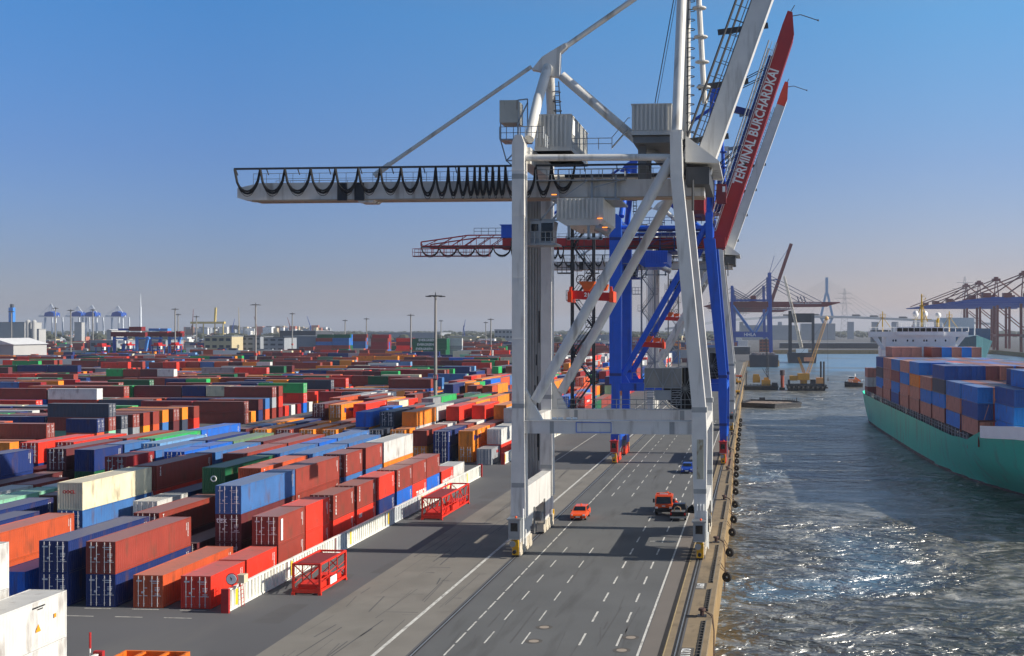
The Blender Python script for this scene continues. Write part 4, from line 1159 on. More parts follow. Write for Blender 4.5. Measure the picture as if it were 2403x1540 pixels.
        b = MB(); b.sphere((x + .1, y0 - 2.2, 3.95), .12); b.build('beacon', mat('beacon_orange', (240, 90, 20), .4), root)
    # top beams along the quay
    for xa, xb, z_ in ((XL - .55, XL + .9, 38.3), (-8.2, -7.1, 37.2)):
        b = MB(); b.box((xa, y0 + .8, z_), (xb, y1 - .8, z_ + 1.6)); b.build('cross_beam', leg, root)
    b = MB(); b.box((-20.9, y0 + .8, 38.6), (-8.3, y0 + 1.5, 38.9)); b.box((-20.9, y1 - 1.6, 38.6), (-8.3, y1 - .8, 38.9)); b.build('upper_platform', dark_steel if main else darkblue_paint, root)
    # --- tubes
    for y in (y0, y1):
        b = MB(); b.tube((XL + .55, y, 38.75), (-8.2, y, 38.65 if y == y0 else 38.9), .33, n=14); b.build('tie_tube', tub, root, smooth=True)
        if P['brace'] == 'long':
            b = MB(); b.tube((-8.2, y, 38.4 if y == y0 else 38.6), (-21.55, y, 15.0), .52, n=16); b.build('diagonal_brace', tub, root, smooth=True)
            b = MB(); b.beam((-21.3, y, 15.6), (-22.5, y, 13.2), .25, .5); b.build('brace_gusset', tub, root)
        else:
            b = MB(); b.tube((-8.0, y, 39.2), (-22.0, y, 14.4), .5, n=14); b.build('diagonal_brace', tub, root, smooth=True)
    ax = (-22.0, yc, 49.9)
    b = MB(); b.prism([(-23.3, yc - .5, 49.0), (-22.7, yc - .5, 48.9), (-21.3, yc - .5, 48.3), (-20.4, yc - .5, 48.2), (-20.3, yc - .5, 50.7), (-19.6, yc - .5, 51.3), (-19.8, yc - .5, 51.7), (-21.2, yc - .5, 50.9), (-22.2, yc - .5, 50.3)], (0, 1.0, 0)); b.build('apex_plate', tub, root)
    for y in (y0, y1):
        sgn = -1 if y == y0 else 1
        b = MB(); b.tube((XL + (.9 if sgn < 0 else .2), y - sgn * .2, 40.6), (XL + 1.15, yc + sgn * 3.6, 45.5), .5, n=14); b.tube((XL + 1.15, yc + sgn * 3.6, 45.4), (-21.6, yc + sgn * .5, 49.2), .5, n=14); b.build('a_frame_leg', tub, root, smooth=True)
    b = MB(); ya_ = yc + 4.6
    for s_ in (0, .5): b.path([(-21.35 + s_, ya_, 40.6), (-21.35 + s_, yc + 1.8, 48.2)], .06, 5)
    for i in range(16): t = i / 16; b.tube((-21.35, ya_ + (yc + 1.8 - ya_) * t, 40.7 + 7.5 * t), (-20.85, ya_ + (yc + 1.8 - ya_) * t, 40.7 + 7.5 * t), .035, n=4)
    for i in range(7): t = i / 7; b.torus((-21.1, ya_ - .3 + (yc + 1.8 - ya_) * t, 41.6 + 6.4 * t), (0, 0, 1), .42, .05, 12, 4)
    b.build('frame_ladder', dark_steel, root)
    b = MB(); b.tube((-23.4, yc, 49.4), (-38.5, yc, 39.4), .21, n=10); b.tube((-38.5, yc, 39.4), (-40.2, yc, 38.2), .3); b.build('backstay', tub, root, smooth=True)
    b = MB(); b.tube((-20.2, yc, 48.4), (-9.0, yc, 38.7), .5, n=14); b.build('diagonal_stay', tub, root, smooth=True)
    b = MB(); b.tube((-19.9, yc, 51.35), (-7.0, yc, 60.0), .28, n=10); b.build('forestay', tub, root, smooth=True)
    for y, yt in ((y0, yc - 1.6), (y1, yc + 1.6)):
        b = MB(); b.tube((-7.7, y, 41.0), (-7.35, yt, 61.5), .52, .48, n=18); b.box((-8.2, y - .6, 40.4), (-7.1, y + .6, 41.2)); b.build('mast_tube', tub, root, smooth=True)
    b = MB(); b.box((-7.6, yc - 2.4, 60.6), (-6.0, yc + 2.4, 62.6)); b.build('mast_head', tub, root)
    b = MB()
    xl = -7.5
    for s_ in (-.25, .25): b.path([(xl, y1 - 1 + s_, 40.5), (xl + .4, yc + 2 + s_, 60.5)], .07, 5)
    for i in range(34): 
        t = i / 34; b.tube((xl + .4 * t, y1 - 1.25 + (yc + 3 - y1) * t, 40.6 + 20 * t), (xl + .4 * t, y1 - .75 + (yc + 3 - y1) * t, 40.6 + 20 * t), .03, n=4)
    for i in range(20):
        t = i / 20; c = (xl + .3 + .4 * t, y1 - 1 + (yc + 3 - y1) * t, 41.5 + 19 * t); b.torus(c, (0, 0, 1), .42, .05, 12, 4)
    b.build('caged_ladder', dark_steel, root)
    b = MB()
    b.tube((-6.2, yc, 61), (-5.3, yc - .5, 45.2), .3, n=10)
    for z_ in (46.8, 49.4, 52, 55): 
        t = (61 - z_) / 16.4; b.tube((-6.2 + .9 * t, yc - .5 * t, z_), (-6.2 + .9 * t, yc - .5 * t, z_ + .14), .72, n=16)
    b.build('folded_forestay', tub, root)
    # --- girders with rails, walkways, hoses
    gz0, gz1 = 35.35, 37.1
    for gy in (yc - 2.9, yc - 1.5):
        b = MB(); x1g = -5.2
        if P['truss_end'] is None:
            b.prism([(-53.6, gy - .45, gz0 + .25), (-52.8, gy - .45, gz0), (-41, gy - .45, gz0), (-40.7, gy - .45, gz0 - .35), (-39.3, gy - .45, gz0 - .35), (-38.9, gy - .45, gz0), (x1g, gy - .45, gz0), (x1g, gy - .45, gz1), (-51.2, gy - .45, gz1), (-53.6, gy - .45, gz1 - .5)], (0, .9, 0))
        else:
            b.box((-43.0, gy - .45, gz0 + .3), (x1g, gy + .45, gz1 + .3))
        go = b.build('girder', gir, root)
        b = MB(); b.box((-52 if P['truss_end'] is None else -43, gy - .55, gz0 - .12 + (0 if P['truss_end'] is None else .3)), (x1g, gy + .55, gz0 + (0 if P['truss_end'] is None else .3)));
        b.build('lower_flange', mat('flange_tan', (168, 150, 128), .6) if gir is white_paint else darkred_paint, go)
    if P['truss_end'] is not None:
        b = MB()
        for gy in (yc - 2.9, yc + 2.9):
            b.beam((-57.2, gy, 36.2), (-42.9, gy, 36.2), .2, .22); b.beam((-57.2, gy, 36.9), (-49, gy, 38.0), .18, .2); b.beam((-49, gy, 38.0), (-42.9, gy, 38.0), .18, .2); b.beam((-57.2, gy, 36.2), (-57.2, gy, 36.9), .2, .2)
            for i in range(6):
                xa = -57.2 + i * 2.4; b.beam((xa + .6, gy, 36.25), (xa + 3.2, gy, min(38, 37.0 + (i + 1.2) * .3)), .1, .12); b.beam((xa + 2.4, gy, 36.25), (xa + 2.4, gy, min(38, 37.0 + (i + 1) * .3)), .08, .1)
        b.build('end_truss', red_paint, root)
        b = MB(); b.box((-58.2, yc - 4.6, 34.3), (-45, yc - 3.4, 34.45)); b.rail([(-58.2, yc - 4.6, 34.45), (-45, yc - 4.6, 34.45)], 1.2, 1.1, .04); b.rail([(-58.2, yc - 3.4, 34.45), (-45, yc - 3.4, 34.45)], 1.2, 1.1, .04)
        for i in range(7): b.tube((-57.2 + i * 2.0, yc - 3.4, 34.45), (-57.2 + i * 2.0, yc - 2.9, 36.2), .05, n=5)
        b.build('service_gangway', darkred_paint, root)
        b = MB(); b.box((-43.2, yc - 3.4, 37.5), (-38.4, yc - .5, 39.6)); b.box((-43.4, yc - 3.6, 39.6), (-38.2, yc - .3, 39.75)); b.build('winch_house', blue_paint, root)
        b = MB(); b.rail([(-48, yc - 2.9, 38.1), (-43, yc - 2.9, 38.1)], 1.1, 1.2, .04); b.build('handrail', dark_steel, root)
    fx0 = -53.7 if P['truss_end'] is None else -57.0
    fz = 38.55 if P['truss_end'] is None else 35.95
    b = MB(); b.box((fx0, yc - 3.95, fz - .12), (-9.0, yc - 3.65, fz + .06))
    k = 0; xx = fx0 + .1
    while xx < -9.5: b.beam((xx, yc - 3.8, fz), (xx, yc - 3.2, fz - .6 if P['truss_end'] is None else fz + .6), .08, .1); xx += 3.3
    fr = b.build('festoon_rail', dark_steel, root)
    # hose loops: wide at the landward end, packed together by the leg
    xs = [fx0 + .15]; st = 3.25 if P['truss_end'] is None else 3.1
    if P['truss_end'] is None:
        xs = [fx0 + .1 + .02177 * q for q in (0, 125, 245, 370, 490, 600, 705, 805, 895, 970, 1030, 1080, 1120, 1155, 1180, 1210, 1240, 1270, 1300)]
    while P['truss_end'] is not None and xs[-1] < -43: xs.append(xs[-1] + st); st *= (.985 if len(xs) < 7 else .87) if P['truss_end'] is None else 1.0; st = max(st, .8)
    if P['truss_end'] is None: xs += [-23.9, -22.2, -20.6, -18.2]
    else: xs += [xs[-1] + 1.0 * i for i in range(1, 10)]
    for a, c in zip(xs[:-1], xs[1:]):
        L = c - a; sag = 2.9 if P['truss_end'] is None else 1.9
        if L > 1.9: sag -= .4
        b = MB(); b.path(hose((a, yc - 3.95, fz - .1), (c, yc - 3.95, fz - .1), sag), .12, 6); b.path(hose((a, yc - 4.02, fz - .1), (c, yc - 4.02, fz - .1), sag * .91), .10, 5); b.path(hose((a + .05, yc - 4.0, fz - .1), (c - .05, yc - 4.0, fz - .1), sag * 1.12), .03, 4)
        b.build('festoon_hose', black_rubber, fr)
    b = MB(); b.rail([(-52.4 if P['truss_end'] is None else -43, yc - 2.2, gz1 + .02), (-24, yc - 2.2, gz1 + .02)], 1.1, 1.4, .03); b.rail([(-20, yc - 3.2, gz1 + .02), (-9, yc - 3.2, gz1 + .02)], 1.1, 1.4, .03); b.rail([(-52.4 if P['truss_end'] is None else -43, yc + 3.5, gz1 + .02), (-9, yc + 3.5, gz1 + .02)], 1.1, 1.6, .03); b.build('girder_handrail', steel, root)
    b = MB()
    for xx in ((-42.4, -40.6) if main else (-41, -39)): b.box((xx - .5, yc - 3.55, 35.2), (xx + .5, yc - 3.36, 37.0))
    b.build('dark_cabinet', mat('cabinet_black', (30, 32, 38), .5), root)
    # --- machine houses
    if P['truss_end'] is None:
        ribs = []
        def house(x0, x1, ya, yb, z0, z1, nm, mm):
            b = MB(); b.box((x0, ya, z0), (x1, yb, z1)); b.box((x0 - .05, ya - .05, z0), (x1 + .05, yb + .05, z0 + .45)); b.box((x0 - .08, ya - .08, z1), (x1 + .08, yb + .08, z1 + .1))
            n_ = int((x1 - x0) / .42)
            for i in range(n_): b.box((x0 + i * .42 + .04, ya - .12, z0 + .47), (x0 + i * .42 + .24, ya, z1 - .02))
            n_ = int((yb - ya) / .22)
            for i in range(n_): b.box((x1, ya + i * .22 + .04, z0 + .47), (x1 + .035, ya + i * .22 + .14, z1 - .02))
            return b.build(nm, mm, root)
        h_ = house(-22.0, -18.4, y0 + 2.2, y1 - 1.5, 39.75, 43.3, 'machine_house', cl)
        b = MB(); b.box((-18.36, y0 + 2.8, 41.5), (-18.32, y0 + 4.4, 43.0)); b.build('louvre_panel', white_mark, h_)
        h_ = house(-12.3, -8.4, y0 + 2.2, y1 - 2.5, 41.2, 44.2, 'machine_house', cl)
        b = MB(); b.box((-12.2, y0 + 2.6, 40.5), (-8.4, y1 - 3, 41.2)); b.box((-11.9, yc - 3.2, gz1), (-11.1, yc - 2.4, 40.5)); b.box((-11.9, yc + 2.4, gz1), (-11.1, yc + 3.2, 40.5)); b.build('house_support', mat('mid_grey_steel', (120, 122, 122), .6), root)  # support in a plain grey, darker than the house
        b = MB(); b.box((-26.3, yc - 2.2, 43.2), (-24.4, yc + .5, 45.5)); sh = b.build('hoist_cabin', mat('rust_streaked_cream', (186, 182, 168), .6, dirt=(120, 96, 70), dirt_amt=.9, dirt_scale=(1.5, 1.5, .4)), root)
        b = MB(); b.box((-26.3, yc - 2.2, 41.4), (-23.4, yc + .6, 41.55)); b.rail([(-26.3, yc - 2.2, 41.55), (-23.4, yc - 2.2, 41.55)], 1.2, .8, .04); 
        for a, c in (((-26.2, 41.4), (-25.6, 39.3)), ((-25.6, 39.3), (-23.6, 41.3)), ((-25.6, 39.3), (-23.6, 39.3)), ((-25.6, 39.3), (-23.6, 37.6)), ((-26.2, 41.4), (-26.2, 43.2)), ((-24.4, 41.4), (-24.4, 45.5)), ((-23.4, 41.4), (-23.4, 45.6)), ((-24.4, 45.5), (-23.4, 45.6)), ((-24.4, 43.2), (-23.4, 45.2))): b.beam((a[0], yc - 2.1, a[1]), (c[0], yc - 2.1, c[1]), .12, .12)
        b.build('hoist_bracket', steel, root)
        b = MB(); b.rail([(-18.2, y0 + 1.6, 39.75), (-14.2, y0 + 1.6, 39.75)], 1.1, 1.2, .04); b.path([(-14.2, y0 + 1.6, 40.9), (-12.6, y0 + 1.6, 42.8), (-12.4, y0 + 1.6, 42.8)], .04); b.path([(-14.2, y0 + 1.6, 39.9), (-12.6, y0 + 1.6, 41.7)], .09); b.rail([(-23.0, y0 - .7, 40.5), (-20.6, y0 - .7, 40.5)], 1.2, .6, .04); b.rail([(-20.6, y0 + .4, 39.9), (-20.6, y0 + 3, 39.9)], 1.2, .8, .04); b.build('gangway', steel, root)
        b = MB(); b.tube((-18.8 - .6, y0 + 6, 43.4), (-18.8 - .6, y0 + 6, 43.9), .7, n=14); b.build('roof_fan', dark_steel, root)
        b = MB(); b.path([(-10.2, yc - 3, 44.8), (-8.4, yc - 1.8, 55.5), (-7.5, yc - 1, 61)], .05); b.path([(-10.0, yc - 2.6, 44.8), (-8.2, yc - 1.4, 55.5), (-7.4, yc - 1, 61)], .03); b.build('hoist_rope', dark_steel, root)
    else:
        b = MB(); b.box((-10.9, y0 + 1.0, 41.6), (-8.6, y1 - 1.0, 46.2)); n_ = 10
        for i in range(n_): b.box((-10.9 + i * .23, y0 + .94, 41.9), (-10.8 + i * .23, y0 + 1.0, 46.0))
        b.build('machine_house', red_paint, root)
        b = MB(); b.box((-10.9, y0 + 1.0, 41.0), (-8.6, y1 - 1.0, 41.6)); b.build('house_support', darkred_paint, root)
        h_ = MB().box((-6.5, y0 - 1.2, 42.5), (-4.9, y0 + .8, 45.6)).build('electric_cabin', darkred_paint, root)
        MB().box((-5.5, y0 - 1.24, 44.3), (-5.05, y0 - 1.2, 45.2)).build('window', white_mark, h_)
        b = MB(); b.rail([(-20, y0 + .2, 39.3), (-9, y0 + .2, 39.3)], 1.1, 1.2, .05); b.box((-21, y0 + .8, 38.2), (-9, y0 + 2, 38.5)); b.build('gangway', darkblue_paint, root)
    # --- raised boom
    ang = R(P.get('ang', 70.3)); ux, uz = math.cos(ang), math.sin(ang); nx, nz = -uz, ux      # n points to the landward, upper face
    hx, hz_ = P.get('hx', -5.8), 37.2; BL = P['boom_len']
    def bp_(t, off): return (hx + ux * t + nx * off, hz_ + uz * t + nz * off)
    bmat = P['boom']
    for gy in ((yc - 2.9, yc - 1.75) if P['truss_end'] is None else (yc - 1.4, yc + 1.4)):
        b = MB(); ww = .48; hh = P.get('hh', .92)
        a0 = bp_(-1.4, -hh); a1 = bp_(-1.4, hh * .2); a2 = bp_(.3, hh); a3 = bp_(BL - 2.5, hh); a4 = bp_(BL, hh * .9); a5 = bp_(BL, hh * .2); a6 = bp_(BL - 3.5, -hh)
        b.prism([(p_[0], gy - ww, p_[1]) for p_ in (a0, a1, a2, a3, a4, a5, a6)], (0, 2 * ww, 0))
        bo = b.build('boom_girder', bmat, root)
        b = MB(); q0 = bp_(-.6, -hh - .03); q1 = bp_(BL - 4, -hh - .03); b.beam((q0[0], gy, q0[1]), (q1[0], gy, q1[1]), 1.15, .07, up=(nx, 0, nz)); b.build('boom_flange', bmat, bo)
        if P['tip']:
            b = MB(); hh2 = hh + .03; c = [bp_(BL - 5.2, -hh2), bp_(BL - 5.2, hh2), bp_(BL - 2.4, hh2), bp_(BL + .05, hh2 * .9), bp_(BL + .05, .1), bp_(BL - 3.5, -hh2)]
            b.prism([(p_[0], gy - ww - .03, p_[1]) for p_ in c], (0, 2 * ww + .06, 0)); b.build('boom_tip', mat('signal_orange', (240, 66, 24), .45), bo)
    b = MB()
    for t in (0, 1):
        yy = yc - 3.4 if t == 0 else yc + 2.4
        for off in (1.25, 1.85, 2.4): 
            a = bp_(1.0, off); c = bp_(BL - 6, off); b.tube((a[0], yy, a[1]), (c[0], yy, c[1]), .05 if off < 2.3 else .13, n=5)
        for i in range(int((BL - 6) / 1.5)):
            a = bp_(1.0 + i * 1.5, .9); c = bp_(1.0 + i * 1.5, 2.4); b.tube((a[0], yy, a[1]), (c[0], yy, c[1]), .035, n=4)
        a = bp_(1, .98); c = bp_(BL - 6, .98); b.beam((a[0], yy + .4, a[1]), (c[0], yy + .4, c[1]), .8, .06, up=(nx, 0, nz))
    for i in range(6 if main else 4):
        a = bp_(4 + i * 6, 1.0); c = bp_(4.5 + i * 6, 1.25); b.beam((a[0], yc, a[1]), (c[0], yc, c[1]), 5.2, .25)
    b.build('boom_walkway', dark_steel if P['truss_end'] is None else steel, root)
    if P['truss_end'] is not None:
        b = MB()
        for yy in (yc - 1.6, yc + 1.6):
            a = bp_(7, 1.55); c = bp_(BL - 8, 1.45); b.beam((a[0], yy, a[1]), (c[0], yy, c[1]), .5, .6, up=(nx, 0, nz))
            a = bp_(6.5, .9); c = bp_(4.5, 2.2); b.beam((a[0], yy, a[1]), (c[0], yy, c[1]), .5, .7); d = bp_(9.8, 3.3); b.beam((c[0], yy, c[1]), (d[0], yy, d[1]), .4, .45)
        b.beam((-7.2, yc, 60.3), (bp_(22, 1.3)[0], yc, bp_(22, 1.3)[1]), 1.0, 1.1); b.build('boom_stay', darkblue_paint, root)
        b = MB()
        for t0 in (30.5, 17):
            for q in (-.8, .8):
                c = bp_(t0, 1.2); b.tube((-6.9, yc + q, 62 if t0 > 20 else 49.5), (c[0], yc + q, c[1]), .08, n=5); b.tube((-6.9, yc + q, 61 if t0 > 20 else 48.8), (c[0] - .6, yc + q, c[1] - 1.6), .08, n=5)
        b.build('stay_ropes', dark_steel, root)
        # writing on the boom side facing the camera
        c = bp_(19.8, 0.02)
        te = text('TERMINAL BURCHARDKAI', 2.25, (c[0] - root.location.x, (yc - 1.4) - .5 - root.location.y, c[1]), (ux, 0, uz), (nx, 0, nz), white_mark, root, .05)
        te.scale = (.76, 1, 1)
    tip = bp_(BL, .5)
    b = MB(); b.path([(tip[0], yc - 2, tip[1]), (tip[0] + .6, yc - 2, tip[1] + 1.0)], .07, 5); b.path([(tip[0] + .3, yc - 2, tip[1] - .8), (tip[0] + 1.6, yc - 2, tip[1] - .6), (tip[0] + 4.4, yc - 2, tip[1] - 1.6)], .08, 5); b.sphere((tip[0] + 4.5, yc - 2, tip[1] - 1.6), .17); b.build('tip_lamp_arm', dark_steel, root)
    if P['truss_end'] is None:      # grey wedge platform at the boom hinge
        b = MB(); b.prism([(-6.9, y0 + .9, 38.3), (-3.6, y0 + .9, 38.15), (-3.6, y0 + .9, 38.35), (-6.9, y0 + .9, 40.9)], (0, y1 - y0 - 1.8, 0)); b.build('hinge_platform', leg, root)
        b = MB(); b.box((-6.9, y0 + 1.5, 36.2), (-4.6, y1 - 2, 37.9)); b.tube((-6.2, y0 + 1.4, 36.6), (-6.2, y0 + 1.4, 33.6), .12); b.build('hinge_block', dark_steel, root)
    # --- trolley with its house and driver's cab
    tx = P['trolley_x']
    tr = MB(); tr.box((tx - .8, yc - 3.7, gz0 - .35), (tx + 6.2, yc + 3.7, gz0 - .15))
    for q in (0, 3.4, 5.8): tr.beam((tx + q, yc - 3.75, 37.5), (tx + q, yc - 3.75, gz0 - .2), .2, .25)
    tr.box((tx - 2.2, yc - 4.4, 36.9), (tx + 6.8, yc - 3.3, 37.0)); tr.rail([(tx - 2.2, yc - 4.4, 37), (tx + 6.8, yc - 4.4, 37)], 1.0, 1.2, .04)
    tr.beam((tx + .8, yc - 4.3, gz0), (tx + 3, yc - 4.3, 36.9), .09, .09); tr.beam((tx + 3.7, yc - 4.3, 36.2), (tx + 6.4, yc - 4.3, 36.9), .09, .09)
    t_ = tr.build('trolley', steel if leg is white_paint else darkblue_paint, root)
    hb = MB(); hb.box((tx, y0 + 2.6, 32.9), (tx + 4.7, y1 - 2.6, 35.1))
    for i in range(11): hb.box((tx + .04 + i * .42, y0 + 2.48, 33.0), (tx + .24 + i * .42, y0 + 2.6, 35.0))
    hb.prism([(tx, y0 + 2.6, 32.9), (tx + .9, y0 + 2.6, 32.35), (tx + 4.2, y0 + 2.6, 32.35), (tx + 4.7, y0 + 2.6, 32.9)], (0, 9.5, 0))
    hb.build('trolley_house', cl, t_)
    fb = MB()
    for q in (1.2, 3.2, 4.4): fb.box((tx + q - .12, y0 + 2.7, 30.9), (tx + q + .12, y0 + 2.95, 32.4))
    fb.box((tx + 1.0, y0 + 2.7, 30.95), (tx + 4.6, y0 + 2.95, 31.15)); fb.tube((tx + 3.9, y0 + 3, 32.2), (tx + 5.3, y0 + 3, 31.6), .45); fb.build('trolley_frame', steel, t_)
    cb = MB(); cb.hexa([(tx - 2.6, y0 + 2.4, 30.6), (tx - .5, y0 + 2.4, 30.6), (tx - .5, y0 + 4.6, 30.6), (tx - 2.6, y0 + 4.6, 30.6)], [(tx - 2.6, y0 + 2.4, 32.8), (tx - .2, y0 + 2.4, 32.8), (tx - .2, y0 + 4.6, 32.8), (tx - 2.6, y0 + 4.6, 32.8)])
    cb.box((tx - 3.2, y0 + 1.9, 30.35), (tx + .1, y0 + 5, 30.55)); co = cb.build('driver_cab', steel if leg is white_paint else darkblue_paint, t_)
    gb = MB(); gb.box((tx - 1.5, y0 + 2.36, 30.8), (tx - .35, y0 + 2.40, 32.6)); gb.box((tx - 2.5, y0 + 2.37, 31.8), (tx - 1.8, y0 + 2.40, 32.5)); gb.build('window', glass_dark, co)
    rb = MB(); rb.rail([(tx - 3.2, y0 + 1.9, 30.55), (tx + .1, y0 + 1.9, 30.55)], 1.1, .6, .035); rb.beam((tx - .6, y0 + 3, 32.8), (tx + .1, y0 + 3, 33.6), .2, .2); rb.beam((tx - 1.8, y0 + 3, 32.8), (tx - .1, y0 + 3, 34.8), .15, .15); rb.beam((tx - 2.8, y0 + 3, 33.0), (tx + .6, y0 + 3, 32.9), .15, .15); rb.build('cab_hanger', steel, t_)
    for q in ((tx + 4.9, 32.0), (tx + 4.4, 32.9), (tx - 1.7, 30.3), (tx - .2, 35.3)):
        lb = MB(); lb.tube((q[0] - .25, y0 + 2.3, q[1] + .1), (q[0] + .25, y0 + 2.3, q[1] + .1), .05, n=10); lb.build('lamp', lamp_glow if leg is white_paint and main else white_mark, t_)
    # --- stair tower, lift shaft on the back landward leg
    b = MB()
    for x in (-20.4, -18.0):
        b.box((x - .1, y1 + 1.0, 13.2), (x + .1, y1 + 1.2, 36)); b.box((x - .08, y1 - .2, 13.2), (x + .08, y1, 36))
    z_ = 13.2; s_ = 0
    while z_ < 34:
        xa, xb = (-20.3, -18.1) if s_ % 2 == 0 else (-18.1, -20.3)
        b.beam((xa, y1 + .6, z_), (xb, y1 + .6, z_ + 3.0), .7, .16); b.path([(xa, y1 + .2, z_ + 1), (xb, y1 + .2, z_ + 4.0)], .035, 4); b.path([(xa, y1 + .2, z_ + .5), (xb, y1 + .2, z_ + 3.5)], .03, 4)
        b.box((xb - .7, y1, z_ + 2.95), (xb + .7, y1 + 1.1, z_ + 3.05)); b.rail([(xb - .7, y1, z_ + 3.05), (xb + .7, y1, z_ + 3.05)], 1.0, .7, .03)
        if s_ % 3 == 1: b.box((-22, y1, z_ + 2.95), (-20.4, y1 + 1.1, z_ + 3.07)); b.rail([(-22, y1, z_ + 3.07), (-20.4, y1, z_ + 3.07)], 1.1, .5, .04)
        z_ += 3.0; s_ += 1
    b.build('stair_tower', dark_steel if main else steel, root)
    if main:
        b = MB(); b.box((-25.3, y1 - .6, 4.5), (-23.74, y1 + .9, 36.5))
        for i in range(5): b.box((-25.26 + i * .32, y1 - .74, 4.5), (-25.1 + i * .32, y1 - .6, 36.5))
        b.build('lift_shaft', mat('dull_shaft_sheet', (158, 156, 150), .65, var=.1, dirt=(70, 66, 60), dirt_amt=.7, dirt_scale=(2.2, 2.2, .12)), root)
        b = MB()
        for x0_, z0_, z1_ in ((-24.0, 7.5, 10.5), (-24.1, 13, 16.8), (-24.25, 18, 19.2), (-23.95, 20.5, 24), (-24.1, 9, 12.2), (-24.4, 15, 15.8)): b.box((x0_, y1 - .76, z0_), (x0_ + .12, y1 - .725, z1_))
        b.build('peeling_strip', black_rubber, root)
    # --- cable reel house on the back portal beam
    rx0, rx1 = (-12.2, -8.2)
    b = MB(); b.box((rx0, y1 - .6, 15.6), (rx1, y1 + 1.0, 17.7)); ro = b.build('reel_house', mat('dull_grey_sheet', (136, 136, 132), .7, var=.1), root)
    b = MB()
    for a, c in (((rx0, 15.6), (rx0 + 1, 17.7)), ((rx0 + 1, 17.7), (rx0 + 2, 15.6)), ((rx0 + 2, 15.6), (rx0 + 3, 17.7)), ((rx0 + 3, 17.7), (rx1, 15.6)), ((rx0 + 2, 15.6), (rx0 + 2, 17.7)), ((rx0 + 3, 15.6), (rx0 + 3, 17.7)), ((rx0, 13.2), (rx0, 17.7)), ((rx1, 13.2), (rx1, 17.7)), ((rx0, 17.7), (rx1, 17.7)), ((rx0, 15.6), (rx1, 15.6)), ((rx0 + 1.1, 13.2), (rx0 + 1.1, 15.6)), ((rx0 + 2.9, 13.2), (rx0 + 2.9, 15.6)), ((rx0 + 1.1, 13.2), (rx0 + 2, 14.1)), ((rx0 + 2.9, 13.2), (rx0 + 2, 14.1))): b.beam((a[0], y1 - .7, a[1]), (c[0], y1 - .7, c[1]), .08, .09)
    for k in range(7):
        for xa in (rx0 + .08, rx0 + 3.0): b.box((xa, y1 - .68, 13.7 + k * .26), (xa + .9, y1 - .4, 13.78 + k * .26))
    b.build('reel_frame', steel, ro)
    b = MB(); b.box((rx0 + 1.15, y1 - .6, 14.2), (rx0 + 2.85, y1, 15.3)); b.build('motor_cover', steel, ro)
    b = MB(); b.tube((-7.9, y1 + 1.3, 15.4), (-7.9, y1 + 1.9, 15.4), 2.35, n=36); b.build('cable_drum', black_rubber, ro)
    b = MB()
    for k in range(16):
        a = 2 * math.pi * k / 16; b.beam((-7.9, y1 + 1.25, 15.4), (-7.9 + 2.5 * math.cos(a), y1 + 1.25, 15.4 + 2.5 * math.sin(a)), .05, .05)
    b.torus((-7.9, y1 + 1.25, 15.4), (0, 1, 0), 2.5, .05, 36, 6); b.build('drum_spokes', steel, ro)
    return root

crane_a = sts(0, dict(label='nearest grey white quay crane straddling the road, its boom rising out of the photo', leg=white_paint, girder=white_paint, tube=white_paint, house=cladding, sill=white_paint, bogie=white_paint, buffer=yellow_paint,
      hut=steel, brace='long', truss_end=None, boom=white_paint, boom_len=41.5, tip=True, trolley_x=-19.9), True)
crane_b = sts(77.2, dict(label='blue quay crane with red girder and lettered red boom, second from the camera', leg=blue_paint, girder=red_paint, tube=blue_paint, house=blue_paint, sill=blue_paint, bogie=red_paint, buffer=yellow_paint,
      hut=red_paint, brace='short', hw=.97, ang=71.8, hx=-6.2, hh=1.2, truss_end=1, boom=red_paint, boom_len=39.9, tip=False, trolley_x=-19.5), False)
crane_c = sts(139.5, dict(label='third quay crane, grey white with orange boom tip, half hidden behind the blue crane', leg=white_paint, girder=white_paint, tube=white_paint, house=cladding, sill=white_paint, bogie=white_paint, buffer=yellow_paint,
      hut=steel, brace='long', truss_end=None, hx=-6.9, boom=white_paint, boom_len=41.5, tip=True, trolley_x=-16.5), False)

